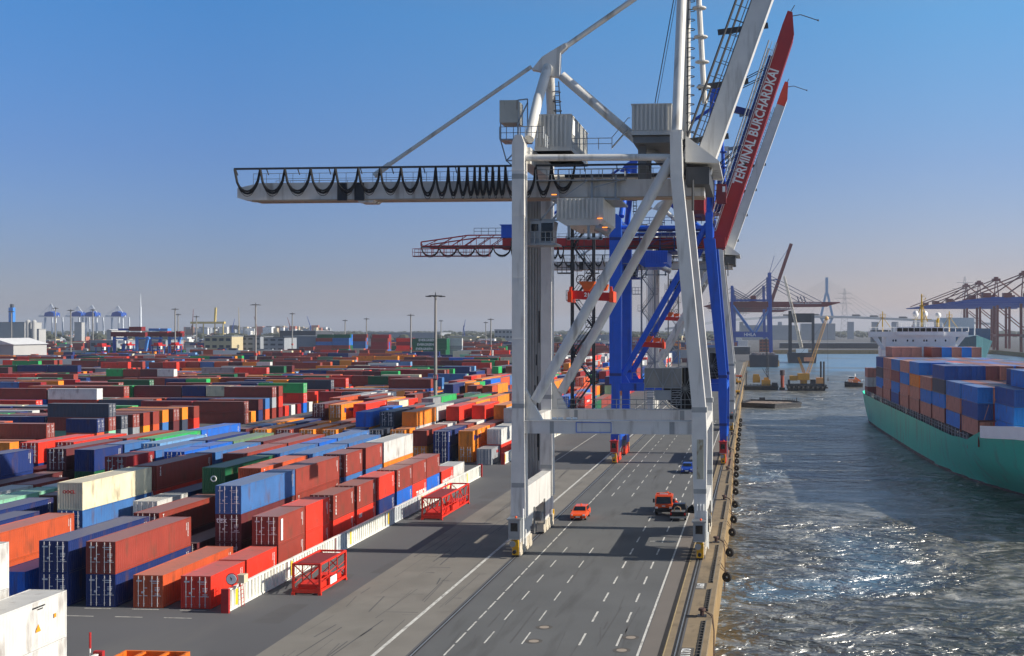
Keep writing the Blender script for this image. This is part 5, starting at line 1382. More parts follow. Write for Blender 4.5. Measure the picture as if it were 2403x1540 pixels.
def spreader(x, y, z, rope_top, label, number=None, s=1.0):
    e = empty('container_spreader', (x, y, z), label=label, cat='spreader', group='orange spreaders hanging from the quay cranes')
    om = mat('spreader_orange', (226, 70, 14), .45, var=.12, dirt=(90, 30, 14), dirt_amt=.6, dirt_scale=(1.5, 1.5, 1.5))
    b = MB(); b.beam((x - 2.1, y, z + .55), (x + 1.9, y, z + .3), 1.6, .85); b.build('main_beam', mat('spreader_red', (200, 30, 18), .45, var=.1), e)
    for sx in (-1, 1):
        b = MB(); b.box((x + sx * 2.15 - .22, y - 1.2, z - .25), (x + sx * 2.15 + .22, y + 1.2, z + .85)); b.beam((x + sx * 2.15, y - .9, z + .8), (x + sx * 2.05, y - .9, z + 1.35), .25, .3); b.build('end_beam', om, e)
    b = MB(); b.prism([(x - 1.3, y - .6, z + 1.9), (x + .4, y - .6, z + 1.9), (x + .1, y - .6, z + 1.3), (x - .2, y - .6, z + .9), (x - .8, y - .6, z + .9), (x - .9, y - .6, z + 1.3)], (0, 1.2, 0)); b.prism([(x + .3, y - .3, z + 1.6), (x + 1.7, y - .3, z + 1.6), (x + 1.5, y - .3, z + 1.0), (x + .4, y - .3, z + .8)], (0, 1.0, 0)); b.build('head_block', mat('head_block_orange', (206, 96, 20), .5, var=.15), e)
    for dx in (-1.15, -.1, 1.0):
        b = MB(); b.torus((x + dx, y - .2, z + 2.1), (0, 1, 0), .46, .05, 20, 6)
        for k in range(8):
            a = math.pi * k / 4; b.tube((x + dx, y - .2, z + 2.1), (x + dx + .45 * math.cos(a), y - .2, z + 2.1 + .45 * math.sin(a)), .02, n=4)
        b.build('rope_sheave', dark_steel, e)
    b = MB()
    for dx in (-1.5, -.75, .3, 1.3): b.tube((x + dx, y - .2, z + 2.2), (x + dx * 1.1, y - .2, rope_top), .03, n=4)
    b.build('hoist_rope', dark_steel, e)
    if number: text(number, .55, (-.4, -.95, .5), (1, 0, -.06), (.06, 0, 1), white_mark, e, .02)
    return e
spreader(-16.9, 117.6, 25.0, 32.3, 'orange red spreader numbered 21 hanging from the nearest crane', '21')
spreader(-17.9, 195.4, 18.9, 32.3, 'orange spreader hanging low from the blue crane', None)
spreader(-18.9, 257.6, 23.9, 32.3, 'small orange spreader hanging from the third crane', None)
# ------------------------------------------------------------------ road vehicles
def wheels(e, x, ys, w, r, wd=.2):
    for y in ys:
        for sx in (-1, 1):
            b = MB(); cx_ = x + sx * (w / 2 - wd / 2); b.tube((cx_ - wd / 2, y, r), (cx_ + wd / 2, y, r), r, n=18); t = b.build('wheel', black_rubber, e)
            b = MB(); b.tube((cx_ + sx * wd / 2, y, r), (cx_ + sx * (wd / 2 + .02), y, r), r * .58, n=14); b.build('rim', steel, t)
def car(x, y, paint, label, facing=-1, beacon=False, L=4.3, W=1.74):
    e = empty('car', (x, y, 0.005), label=label, cat='car')
    f = facing
    def P(q, z, s, inset=0): return (x + s * (W / 2 - inset), y + f * q, z)
    prof = [(2.12, .32), (2.15, .62), (2.0, .78), (.95, .93), (-1.9, .95), (-2.12, .80), (-2.15, .34)]
    b = MB(); n_ = len(prof)
    for (s0) in (0,):
        pts = [P(q, z, -1) for q, z in prof] + [P(q, z, 1) for q, z in prof]
        b.poly(pts, [tuple(range(n_)), tuple(range(2 * n_ - 1, n_ - 1, -1))] + [((i + 1) % n_, i, n_ + i, n_ + (i + 1) % n_) for i in range(n_)])
    b.build('body', paint, e)
    roof = [(.95, .93, .03), (.2, 1.42, .2), (-1.35, 1.45, .2), (-2.0, .94, .05)]
    b = MB(); pts = [P(q, z, -1, i_) for q, z, i_ in roof] + [P(q, z, 1, i_) for q, z, i_ in roof]
    b.poly(pts, [(0, 1, 2, 3), (7, 6, 5, 4), (0, 4, 5, 1), (1, 5, 6, 2), (2, 6, 7, 3)]); b.build('cabin', paint, e)
    g = MB()
    g.poly([P(.86, .99, -1, .16), P(.86, .99, 1, .16), P(.26, 1.385, 1, .27), P(.26, 1.385, -1, .27)], [(0, 1, 2, 3)])
    v = g.v; off = .02; g.v = [(a, b_ + f * .012, c + off) for a, b_, c in v]
    g.build('windscreen', glass_dark, e)
    g = MB(); g.poly([P(-1.97, .98, -1, .16), P(-1.97, .98, 1, .16), P(-1.42, 1.39, 1, .27), P(-1.42, 1.39, -1, .27)], [(0, 1, 2, 3)]); g.v = [(a, b_ - f * .02, c + .02) for a, b_, c in g.v]; g.build('rear_window', glass_dark, e)
    for s in (-1, 1):
        g = MB(); g.poly([P(.7, 1.0, s, .05), P(.15, 1.37, s, .16), P(-.5, 1.38, s, .16), P(-.5, 1.0, s, .05)], [(0, 1, 2, 3)]); g.poly([P(-.6, 1.0, s, .05), P(-.6, 1.38, s, .16), P(-1.3, 1.38, s, .16), P(-1.65, 1.0, s, .05)], [(0, 1, 2, 3)])
        g.v = [(a + s * .012, b_, c) for a, b_, c in g.v]; g.build('side_window', glass_dark, e)
        b = MB(); b.box((x + s * .82 - .17 * (1 if s > 0 else -1) - .1, y + f * 2.06, .6), (x + s * .72 + .1, y + f * 2.16, .76)); b.build('headlight', mat('clear_lamp', (220, 222, 225), .15), e)
        b = MB(); b.box((x + s * .92, y + f * .55, .95), (x + s * 1.06, y + f * .7, 1.07)); b.build('mirror', paint, e)
    b = MB(); b.box((x - .45, y + f * 2.12, .38), (x + .45, y + f * 2.17, .55)); b.build('grille', black_rubber, e)
    b = MB(); b.box((x - .25, y + f * 2.16, .42), (x + .25, y + f * 2.18, .53)); b.build('number_plate', white_mark, e)
    if beacon:
        b = MB(); b.tube((x, y - f * .5, 1.45), (x, y - f * .5, 1.62), .09, n=10); b.build('beacon', mat('beacon_orange', (240, 90, 20), .4), e)
    wheels(e, x, (y + f * 1.35, y - f * 1.3), W + .02, .31)
    return e
car_orange = mat('car_orange', (232, 84, 18), .25, var=.03)
car_blue = mat('car_blue', (22, 62, 150), .25, var=.03)
car(-20.4, 132.6, car_orange, 'orange car with roof beacon driving towards the camera on the road', -1, True)
car(-10.55, 176.3, car_blue, 'blue car half hidden behind the waterside crane leg', -1)

e = empty('service_truck', (-10.9, 138.0, 0.005), label='orange recovery truck with light bar, facing the camera beside the black pickup', cat='truck')
tx, ty = -10.9, 135.0
b = MB(); W2 = 1.02
b.prism([(tx - W2, ty, .55), (tx - W2, ty - .02, 1.3), (tx - W2, ty + .35, 2.35), (tx - W2, ty + 1.7, 2.4), (tx - W2, ty + 1.7, .55)], (2 * W2, 0, 0)); b.build('cab', car_orange, e)
b = MB(); b.poly([(tx - .9, ty - .03, 1.42), (tx + .9, ty - .03, 1.42), (tx + .82, ty + .28, 2.2), (tx - .82, ty + .28, 2.2)], [(0, 1, 2, 3)]); b.v = [(a, b_ - .03, c) for a, b_, c in b.v]; b.build('windscreen', glass_dark, e)
b = MB(); b.box((tx - 1.03, ty - .12, .45), (tx + 1.03, ty, .82)); b.box((tx - .75, ty - .06, .84), (tx + .75, ty - .01, .95)); b.build('bumper', black_rubber, e)
for s in (-1, 1):
    b = MB(); b.box((tx + s * .68, ty - .14, .86), (tx + s * .98, ty - .02, 1.05)); b.build('headlight', mat('clear_lamp', (220, 222, 225), .15), e)
    b = MB(); b.box((tx + s * 1.08, ty + .3, 1.5), (tx + s * 1.3, ty + .38, 1.95)); b.build('mirror', black_rubber, e)
    b = MB(); b.poly([(tx + s * 1.03, ty + .25, 1.45), (tx + s * 1.03, ty + 1.3, 1.45), (tx + s * 1.03, ty + 1.3, 2.15), (tx + s * 1.03, ty + .5, 2.15)], [(0, 1, 2, 3)]); b.build('side_window', glass_dark, e)
b = MB(); b.box((tx - .2, ty - .04, 1.08), (tx + .2, ty - .01, 1.2)); b.build('badge', white_mark, e)
b = MB(); b.box((tx - .85, ty + .5, 2.45), (tx + .85, ty + .75, 2.62)); b.build('light_bar', mat('beacon_orange', (240, 90, 20), .4), e)
b = MB(); b.box((tx - .5, ty + .48, 2.47), (tx + .5, ty + .5, 2.6)); b.build('light_bar_sign', white_mark, e)
b = MB(); b.box((tx - 1.0, ty + 1.8, .8), (tx + 1.0, ty + 6.4, 1.0)); b.box((tx - 1.0, ty + 1.8, 1.0), (tx - .94, ty + 6.4, 1.4)); b.box((tx + .94, ty + 1.8, 1.0), (tx + 1.0, ty + 6.4, 1.4)); b.box((tx - .9, ty + 1.8, 1.0), (tx + .9, ty + 1.9, 2.3)); b.build('load_bed', mat('bed_grey', (90, 92, 94), .6), e)
b = MB(); b.tube((tx + .3, ty + 2.4, 1.0), (tx + .3, ty + 2.4, 2.5), .14); b.beam((tx + .3, ty + 2.4, 2.4), (tx - .2, ty + 5, 2.0), .2, .22); b.build('loader_crane', car_orange, e)
wheels(e, tx, (ty + .7, ty + 4.4, ty + 5.4), 2.06, .46, .28)

e = empty('pickup', (-9.0, 133.2, 0.005), label='black pickup seen from behind with its right door open beside the crane leg', cat='pickup')
px_, py_ = -8.95, 131.0; bk = mat('car_black', (14, 14, 16), .2, var=.03)
b = MB(); b.prism([(px_ - .9, py_, .45), (px_ - .9, py_, 1.08), (px_ - .9, py_ + 5.0, 1.05), (px_ - .9, py_ + 5.1, .5)], (1.8, 0, 0)); b.build('body', bk, e)
b = MB(); b.hexa([(px_ - .86, py_ + 1.75, 1.06), (px_ + .86, py_ + 1.75, 1.06), (px_ + .86, py_ + 3.9, 1.06), (px_ - .86, py_ + 3.9, 1.06)], [(px_ - .7, py_ + 1.95, 1.72), (px_ + .7, py_ + 1.95, 1.72), (px_ + .7, py_ + 3.1, 1.72), (px_ - .7, py_ + 3.1, 1.72)]); b.build('cabin', bk, e)
b = MB(); b.poly([(px_ - .66, py_ + 1.80, 1.15), (px_ + .66, py_ + 1.80, 1.15), (px_ + .6, py_ + 1.92, 1.62), (px_ - .6, py_ + 1.92, 1.62)], [(0, 1, 2, 3)]); b.build('rear_window', glass_dark, e)
b = MB(); b.box((px_ - .78, py_ + .1, 1.02), (px_ + .78, py_ + 1.65, 1.10)); b.build('bed_floor', mat('bed_grey', (90, 92, 94), .6), e)
b = MB(); b.path([(px_ - .45, py_ + .6, 1.1), (px_ - .4, py_ + .6, 1.5), (px_ - .1, py_ + .6, 1.66), (px_ + .25, py_ + .6, 1.5), (px_ + .3, py_ + .6, 1.1)], .07); b.build('cargo_hoop', mat('tan_hoop', (150, 120, 90), .6), e)
b = MB(); b.box((px_ - .9, py_ - .1, .4), (px_ + .9, py_ + .02, .58)); b.build('bumper', steel, e)
for s in (-1, 1):
    b = MB(); b.box((px_ + s * .8 - .08, py_ - .03, .75), (px_ + s * .8 + .08, py_, 1.0)); b.build('tail_light', mat('tail_red', (190, 20, 20), .3), e)
b = MB(); b.prism([(px_ + .92, py_ + 2.9, .55), (px_ + 1.85, py_ + 2.5, .55), (px_ + 1.85, py_ + 2.5, 1.05), (px_ + 1.5, py_ + 2.65, 1.6), (px_ + .92, py_ + 2.9, 1.1)], (.02, .05, 0)); b.build('open_door', bk, e)
wheels(e, px_, (py_ + .95, py_ + 4.1), 1.84, .36, .24)

# person in orange by the truck
me = bpy.data.meshes.new('person')
X0, Y0 = -9.55, 136.6
J = [(0, 0, .95, .15), (0, 0, 1.2, .15), (0, -.03, 1.42, .16), (0, -.04, 1.53, .06), (0, -.05, 1.62, .085), (0, -.05, 1.72, .08),
     (-.2, -.03, 1.4, .065), (-.27, -.12, 1.14, .05), (-.2, -.32, 1.02, .04), (.2, -.03, 1.4, .065), (.28, .0, 1.14, .05), (.27, -.1, .9, .04),
     (-.1, 0, .86, .10), (-.12, -.03, .48, .07), (-.12, .02, .09, .05), (-.12, -.14, .05, .045), (.1, 0, .86, .10), (.13, -.05, .48, .07), (.13, 0, .09, .05), (.13, -.16, .05, .045)]
E_ = [(0, 1), (1, 2), (2, 3), (3, 4), (4, 5), (2, 6), (6, 7), (7, 8), (2, 9), (9, 10), (10, 11), (0, 12), (12, 13), (13, 14), (14, 15), (0, 16), (16, 17), (17, 18), (18, 19)]
me.from_pydata([(a, b_, c) for a, b_, c, r_ in J], E_, [])
pe = bpy.data.objects.new('person', me); COLL.objects.link(pe); pe.location = (X0, Y0, .01)
me.materials.append(mat('orange_workwear', (236, 74, 22), .8, var=.08))
sk = pe.modifiers.new('skin', 'SKIN'); sv = me.skin_vertices[0].data
for i, (a, b_, c, r_) in enumerate(J): sv[i].radius = (r_, r_ * .85)
sv[0].use_root = True
pe.modifiers.new('sub', 'SUBSURF').levels = 1
tag(pe, 'person in orange work clothes standing between the orange truck and the pickup', 'person')
b = MB(); b.sphere((X0, Y0 - .05, 1.73), .13, sc=(1, 1.1, .8)); hobj = b.build('helmet', white_mark, pe)
b = MB(); b.sphere((X0, Y0 - .10, 1.66), .092, sc=(.85, .8, 1)); b.build('face', mat('skin', (196, 150, 122), .6), pe)
b = MB(); b.box((X0 - .17, Y0 - .2, 1.2), (X0 + .17, Y0 + .12, 1.25)); b.build('reflective_band', mat('reflective_silver', (220, 222, 215), .3), pe)

# ------------------------------------------------------------------ floodlight masts
def mast(px, gy, topy, label, number=None, ring=True):
    dep = 22 * 2697 / (gy - 772.5); x, y = at(px, dep); h = hz(topy, dep)
    e = empty('floodlight_mast', (x, y, 0), label=label, cat='light mast', group='floodlight masts in the container yard')
    s_ = max(1.0, dep / 420)
    b = MB(); b.tube((x, y, 0), (x, y, h - .5), .5, .26 * min(1.6, s_), n=10); b.build('pole', mat('mast_grey', (132, 130, 126), .6, var=.08), e, smooth=True)
    b = MB()
    b.torus((x, y, h - .5), (0, 0, 1), 1.6, .15 * s_, 18, 5)
    for k in range(6): a = math.pi * k / 3; b.tube((x, y, h - .5), (x + 1.6 * math.cos(a), y + 1.6 * math.sin(a), h - .5), .05 * s_, n=4)
    b.tube((x, y, h - .8), (x, y, h + .5), .2 * s_, .06 * s_)
    hd = b.build('lamp_ring', dark_steel, e)
    for k in range(8):
        a = math.pi * k / 4 + .3; c = (x + 2.0 * math.cos(a), y + 2.0 * math.sin(a), h - .62)
        lb = MB(); lb.box((c[0] - .38, c[1] - .38, c[2] - .12), (c[0] + .38, c[1] + .38, c[2] + .12)); lb.build('floodlight', dark_steel, hd)
    z = 9.3
    b = MB(); b.box((x - .5, y - .5, z), (x + .5, y + .5, z + 1.25)) if number else b.box((x - .6, y - .6, z), (x + .6, y + .6, z + 1.3)); sg = b.build('number_sign', mat('sign_red_brown', (140, 40, 44), .6) if number else mat('sign_red_white', (200, 70, 60), .6), e)
    if number: text(number, 1.15, (0, -.53, z + .62), (1, 0, 0), (0, 0, 1), white_mark, e, .03)
    b = MB(); b.box((x - .7, y - .7, 0), (x + .7, y + .7, .8)); b.build('base', concrete, e)
mast(1022, 978, 690, 'tall floodlight mast with the number 10, nearest, left of the grey crane', '10')
for px, gy, ty_, lab in [(600, 880, 713, 'floodlight mast left of centre, second largest'), (686, 838, 735, 'floodlight mast with clustered lamps right of the second largest'), (411, 850, 724, 'floodlight mast beside the red rail crane girders'),
                         (166, 846, 727, 'floodlight mast with paired lamp heads near the left edge'), (130, 838, 722, 'floodlight mast in front of the far white cranes, left one'), (27, 836, 730, 'floodlight mast beside the blue chimney at far left'),
                         (964, 856, 738, 'floodlight mast between the green stacks and the number 10 mast'), (1152, 845, 748, 'floodlight mast right of the number 10 mast'), (860, 838, 747, 'floodlight mast in front of the high container stacks'),
                         (810, 832, 751, 'thin floodlight mast at the left of the high container stacks'), (461, 838, 742, 'floodlight mast before the pale office blocks'), (218, 838, 726, 'slim floodlight mast between the far white cranes'), (418, 836, 737, 'slim floodlight mast just behind the one by the rail cranes'), (1035, 826, 752, 'distant floodlight mast right behind the number 10 mast'), (1140, 826, 756, 'distant thin floodlight mast near the crane leg')]:
    mast(px, gy, ty_, lab)

# ------------------------------------------------------------------ the container ship
hull_m = mat('ship_green_hull', (44, 192, 162), .4, var=.08, scale=.08, dirt=(96, 128, 112), dirt_amt=.6, dirt_scale=(.5, .5, .12))
sw = mat('ship_white', (246, 246, 242), .45, var=.04)
se = empty('container_ship', (43.5, 300, -4), label='large green hulled container ship loaded with blue and brown boxes, heading to the camera', cat='container ship')
st = [  # y, half breadth at water, at deck, deck height, keel offset
 (347, 0.6, 6.0, 4.2), (344, 4.5, 10.2, 4.1), (339, 8.6, 12.0, 3.9), (332, 11.0, 12.6, 3.7), (322, 12.1, 12.7, 3.6), (300, 12.6, 12.7, 3.5), (270, 12.6, 12.7, 3.5), (240, 12.5, 12.7, 3.5), (225, 12.1, 12.7, 3.5), (212, 11.2, 12.8, 3.5), (203, 10.0, 12.8, 3.5),
 (196, 8.6, 12.8, 3.9), (191, 7.4, 12.7, 4.0), (187, 6.4, 12.6, 5.0), (183, 5.4, 12.3, 6.0), (180, 4.7, 12.0, 6.2), (170, 2.6, 10.4, 7.0), (160, 1.1, 7.8, 7.4), (150, .4, 4.4, 7.8), (143, .1, .4, 8.2)]
b = MB(); lev = [(-6.5, 0.0), (-4.0, 0.0), (-2.2, .38), (0.0, .68), (1.8, .88), (None, 1.0)]
pts = []
for y, wb, db, dz in st:
    for sx in (-1, 1):
        for z, t in lev:
            zz = dz if z is None else z
            hb = wb + (db - wb) * t
            pts.append((ship_xc(y) + sx * hb, y, zz))
nl = len(lev); row_ = 2 * nl; fs = []
for i in range(len(st) - 1):
    a = i * row_; c = (i + 1) * row_
    for j in range(nl - 1):
        fs.append((a + j, a + j + 1, c + j + 1, c + j)); fs.append((c + nl + j, c + nl + j + 1, a + nl + j + 1, a + nl + j))
for a in (0, (len(st) - 1) * row_): fs.append(tuple(a + j for j in range(nl)) + tuple(a + nl + j for j in range(nl - 1, -1, -1)))
b.poly(pts, fs); b.build('hull', hull_m, se, smooth=True)
b = MB(); pts = []
for y, wb, db, dz in st: pts += [(ship_xc(y) - wb * 1.0 - .04, y, -4.6), (ship_xc(y) - (wb + (db - wb) * .10) - .05, y, -3.35)]
b.poly(pts, [(2 * i, 2 * i + 1, 2 * i + 3, 2 * i + 2) for i in range(len(st) - 1)]); b.build('boot_topping', mat('dull_boot_topping', (92, 78, 78), .7, var=.2, scale=.3, dirt=(150, 140, 132), dirt_amt=.8, dirt_scale=(.3, .3, 2)), se)
b = MB(); pts = [];
for y, wb, db, dz in st: db2 = wb + (db - wb) * .9; pts += [(ship_xc(y) - db2 + .1, y, min(dz, 5.5) - 1.1), (ship_xc(y) + db2 - .1, y, min(dz, 5.5) - 1.1)]
b.poly(pts, [(2 * i, 2 * i + 1, 2 * i + 3, 2 * i + 2) for i in range(len(st) - 1)]); b.build('deck', mat('ship_deck', (58, 62, 60), .8, var=.1), se)
b = MB(); pts = []
for y, wb, db, dz in [s_ for s_ in st if s_[0] <= 183]: pts += [(ship_xc(y) - db - .06, y, dz - 1.0), (ship_xc(y) - db - .08, y, dz + .9)]
b.poly(pts, [(2 * i, 2 * i + 1, 2 * i + 3, 2 * i + 2) for i in range(len(pts) // 2 - 1)])
b.poly([(x + .12, y, z) for x, y, z in pts], [(2 * i + 2, 2 * i + 3, 2 * i + 1, 2 * i) for i in range(len(pts) // 2 - 1)]); b.build('bow_bulwark', sw, se)
b = MB()
yy = 192.0
while yy < 340:
    xs_ = ship_xc(yy) - 12.45 + (0 if yy < 325 else (yy - 325) * .12)
    b.beam((xs_, yy, 2.4), (xs_, yy, 4.9), .12, .12); yy += 3.2
b.rail([(ship_xc(192) - 12.6, 192, 3.5), (ship_xc(324) - 12.6, 324, 3.6)], 1.1, 2.4, .04); b.build('lashing_stanchions', mat('stanchion_white', (170, 172, 172), .6), se)
b = MB(); b.box((ship_xc(250) - 10.5, 192, 2.4), (ship_xc(250) + 10.5, 310, 4.75)); 
hc_ = b.build('hatch_covers', mat('hatch_dark', (44, 44, 46), .8, var=.1), se)
for i, yb in enumerate([y_ - 1.2 for y_ in bays[1:]] + [184.6]):
    b = MB()
    for q in range(0, 11, 2): b.box((ship_xc(yb) - 12.3 + q * 2.47, yb - .15, 3.4), (ship_xc(yb) - 12.1 + q * 2.47, yb + .15, 7.6))
    b.box((ship_xc(yb) - 12.3, yb - .3, 7.4), (ship_xc(yb) + 12.4, yb + .3, 7.6)); b.build('lashing_bridge', mat('rust_red_primer', (120, 56, 44), .7, var=.1), se)
b = MB(); b.path([(ship_xc(185) - 9.6, 185, 4.5), (ship_xc(185) - 9.0, 184.6, 12)], .1); b.path([(ship_xc(185) - 8.2, 185, 4.5), (ship_xc(185) - 9.6, 184.6, 11)], .08); b.path([(ship_xc(186) - 12.0, 186, 4.6), (ship_xc(186) - 10.4, 185.6, 10)], .03)
for i in range(5): b.path([(ship_xc(200) - 12.35, 199.2 + 13.7 * i, 4.0), (ship_xc(200) - 12.3 + .2, 197.0 + 13.7 * i, 9.0)], .03)
b.build('lashing_rods', mat('lashing_rod', (170, 120, 90), .6), se)
# superstructure
sy = 313.6; xc = ship_xc(sy)
b = MB(); b.box((xc - 8.8, sy, 3.4), (xc + 9.8, sy + 9.5, 20.0)); sb = b.build('superstructure', sw, se)
b = MB()
for xx in (-5.7, -.8, 2.7, 5.8, 8.2): b.box((xc + xx - .06, sy - .08, 9), (xc + xx + .06, sy, 19.9))
for xx in (-8.6, -2.6): b.box((xc + xx - .03, sy - .04, 9), (xc + xx + .03, sy, 19.9))
b.build('wall_stiffener', sw, sb)
for zz, xs_ in ((18.9, (-6.8, -6.1, -3.0, -1.5, 1.4, 2.1, 4.4, 7.1)), (16.9, (-6.9, .6, 2.1)), (15.0, (.6, 2.1))):
    for xx in xs_:
        b = MB(); b.tube((xc + xx, sy - .03, zz - .1), (xc + xx, sy - .01, zz - .1), .2, n=10); b.tube((xc + xx, sy - .03, zz + .12), (xc + xx, sy - .01, zz + .12), .2, n=10); b.box((xc + xx - .2, sy - .03, zz - .1), (xc + xx + .2, sy - .01, zz + .12)); b.build('porthole', glass_dark, sb)
b = MB(); b.box((xc - 13.1, sy - .2, 19.9), (xc + 13.1, sy + 3.2, 20.3)); b.box((xc - 6.0, sy - .6, 20.3), (xc + 6.6, sy + 6, 22.6)); b.box((xc - 13.1, sy - .2, 20.3), (xc - 13.0, sy + 3.2, 21.4)); b.box((xc + 13.0, sy - .2, 20.3), (xc + 13.1, sy + 3.2, 21.4)); b.box((xc - 13.1, sy - .25, 20.3), (xc + 13.1, sy - .15, 21.3))
for sx in (-1, 1): b.prism([(xc + sx * 8.8, sy + .2, 16.4), (xc + sx * 9.6, sy + .2, 16.4), (xc + sx * 12.4, sy + .2, 19.9), (xc + sx * 10.9, sy + .2, 19.9)], (0, 1.2, 0))
br = b.build('bridge_wings', sw, se)
for i in range(8):
    b = MB(); x0_ = xc - 5.9 + i * 1.54; b.box((x0_ + .08, sy - .66, 21.35), (x0_ + 1.42, sy - .62, 22.3)); b.build('bridge_window', glass_dark, br)
b = MB()
for sx in (-1, 1): b.rail([(xc + sx * 13.1, sy - .2, 21.3), (xc + sx * 6.3, sy - .2, 21.3)], 1.15, 1.7, .09, mid=False)
b.rail([(xc - 5.8, sy + .2, 22.6), (xc + 6.4, sy + .2, 22.6)], 1.0, 1.2, .05); b.build('handrail', sw, se)
ym = mat('mast_yellow', (196, 158, 40), .5, var=.1)
b = MB(); mx = xc + 1.2; b.tube((mx, sy + 3, 22.6), (mx, sy + 3, 31.5), .32, .18); b.tube((mx - 1.6, sy + 3, 24), (mx - .2, sy + 3, 28.4), .12); b.tube((mx + 1.6, sy + 3, 24), (mx + .2, sy + 3, 28.4), .12); b.box((mx - .7, sy + 2.6, 28.3), (mx + .9, sy + 3.4, 28.5)); b.box((mx - .3, sy + 2.6, 30.9), (mx + .9, sy + 3.2, 31.0)); b.tube((mx + .8, sy + 3, 29.9), (mx + 1.1, sy + 3, 30.5), .1); b.box((mx - 2.6, sy + 2.5, 24.6), (mx + 2.6, sy + 2.9, 24.75)); b.build('main_mast', ym, se)
b = MB(); b.sphere((mx - 1.6, sy + 3, 26.0), .8, sc=(1, 1, 1.25)); b.sphere((mx + .9, sy + 3.6, 26.0), .8, sc=(1, 1, 1.25)); b.tube((mx - 1.6, sy + 3, 22.6), (mx - 1.6, sy + 3, 25.2), .3); b.tube((mx + .9, sy + 3.6, 22.6), (mx + .9, sy + 3.6, 25.2), .5); b.sphere((xc + 5.6, sy + 3, 25.7), .8); b.build('radar_dome', white_mark, se, smooth=True)
for sx, nm_ in ((-9.4, 0), (8.4, 1)):
    b = MB(); x_ = xc + sx; b.tube((x_, sy + 2, 20.3), (x_, sy + 2, 26.8), .2, .12); b.tube((x_ - 1.9, sy + 2, 22.2), (x_ - .1, sy + 2, 25.2), .07); b.tube((x_ + 2.3, sy + 2, 22.2), (x_ + .1, sy + 2, 25.2), .07); b.rail([(x_ - .7, sy + 1.8, 25.1), (x_ + .7, sy + 1.8, 25.1)], .9, .7, .06); b.box((x_ - .7, sy + 1.6, 25.0), (x_ + .7, sy + 2.4, 25.12)); b.build('signal_mast', ym, se)
b = MB(); b.tube((xc + 5.6, sy + 3, 22.6), (xc + 5.6, sy + 3, 25), .3); b.tube((xc + 5.2, sy + 3, 22.6), (xc + 5.2, sy + 3, 24.6), .12); b.build('dome_post', ym, se)
b = MB(); b.box((xc - 9, 323, 3.4), (xc + 8, 330, 17)); b.build('funnel_casing', sw, se)

# ------------------------------------------------------------------ small craft
bh = mat('barge_black', (34, 34, 38), .6, var=.15)
def hullbox(b, x0, x1, y0, y1, z0, z1, rake=1.0):
    b.hexa([(x0 + rake, y0, z0), (x1 - rake, y0, z0), (x1 - rake, y1, z0), (x0 + rake, y1, z0)], [(x0, y0, z1), (x1, y0, z1), (x1, y1, z1), (x0, y1, z1)])
e = empty('flat_barge', (2.5, 388, -4), label='empty dark flat barge moored at the quay wall, sand on its deck', cat='barge')
b = MB(); b.prism([(-6.0, 384, -4.6), (6, 378, -4.6), (15, 387, -4.6), (13, 396, -4.6), (-2, 402, -4.6)], (0, 0, 1.7)); b.build('hull', bh, e)
rim = [(-6.0, 384), (6, 378), (15, 387), (13, 396), (-2, 402), (-6.0, 384)]
b = MB()
for p_, q_ in zip(rim[:-1], rim[1:]): b.beam((p_[0], p_[1], -2.7), (q_[0], q_[1], -2.7), .3, .5)
b.build('bulwark', bh, e)
b = MB(); b.prism([(-4.4, 385.3, -2.9), (5.8, 380.2, -2.9), (13, 387.2, -2.9), (11.6, 394, -2.9), (-1.2, 399.4, -2.9)], (0, 0, .08)); b.build('deck_load', mat('pale_sand', (120, 104, 92), .9, var=.35, scale=.8, dirt=(190, 176, 160), dirt_amt=.9, dirt_scale=(.6, .6, 1)), e)
b = MB(); b.box((1, 398, -2.9), (3, 399.4, -1.6)); b.tube((13.6, 392, -2.9), (13.6, 392, -1.2), .15); b.tube((-4.6, 386, -2.9), (-4.6, 386, -1.6), .15); b.rail([(9, 396.4, -2.8), (13, 393, -2.8)], 1, 1, .06); b.build('deck_gear', dark_steel, e)

def lattice(b, p, q, w0, w1, n, r=.09, up=(0, 0, 1)):
    p = Vector(p); q = Vector(q); d = (q - p).normalized(); s_ = d.cross(Vector((0, 1, 0))).normalized(); t = d.cross(s_).normalized(); prev = None
    for i in range(n + 1):
        f = i / n; c = p.lerp(q, f); w = (w0 + (w1 - w0) * f) / 2
        cs = [c + s_ * a * w + t * b_ * w for a, b_ in ((-1, -1), (1, -1), (1, 1), (-1, 1))]
        for k in range(4): b.tube(cs[k], cs[(k + 1) % 4], r * .7, n=4)
        if prev:
            for k in range(4): b.tube(prev[k], cs[k], r, n=4); b.tube(prev[k], cs[(k + 1) % 4], r * .7, n=4)
        prev = cs
yel = mat('machine_yellow', (200, 146, 48), .5, var=.08)
e = empty('crane_barge', (21, 492, -4), label='black crane barge carrying a yellow lattice boom crane, in mid water', cat='crane barge')
b = MB(); hullbox(b, 12.6, 29.6, 487, 499, -5, -1.6, 1.2)
for i in range(9): b.tube((13.4 + i * 2, 486.9, -3.0), (13.4 + i * 2, 486.9, -2.2), .7, n=10)
b.build('hull', bh, e)
b = MB(); b.box((17.4, 489, .4), (22.4, 494, 3.2)); b.box((14.0, 489.5, .2), (17.3, 494, 2.2)); b.tube((20, 491.5, -1.6), (20, 491.5, .4), 1.5, n=14); b.build('crane_house', yel, e)
b = MB(); b.box((25.2, 489, -1.4), (28.2, 492, 1.4)); b.build('deck_house', mat('deck_house_tan', (214, 150, 84), .6), e)
b = MB(); b.box((22.8, 490, -1.4), (25, 493, .6)); b.box((14, 488, -1.6), (28.6, 488.3, -1.0)); b.box((13.2, 488.5, -1.6), (14.2, 489.5, .6)); b.build('deck_gear', dark_steel, e)
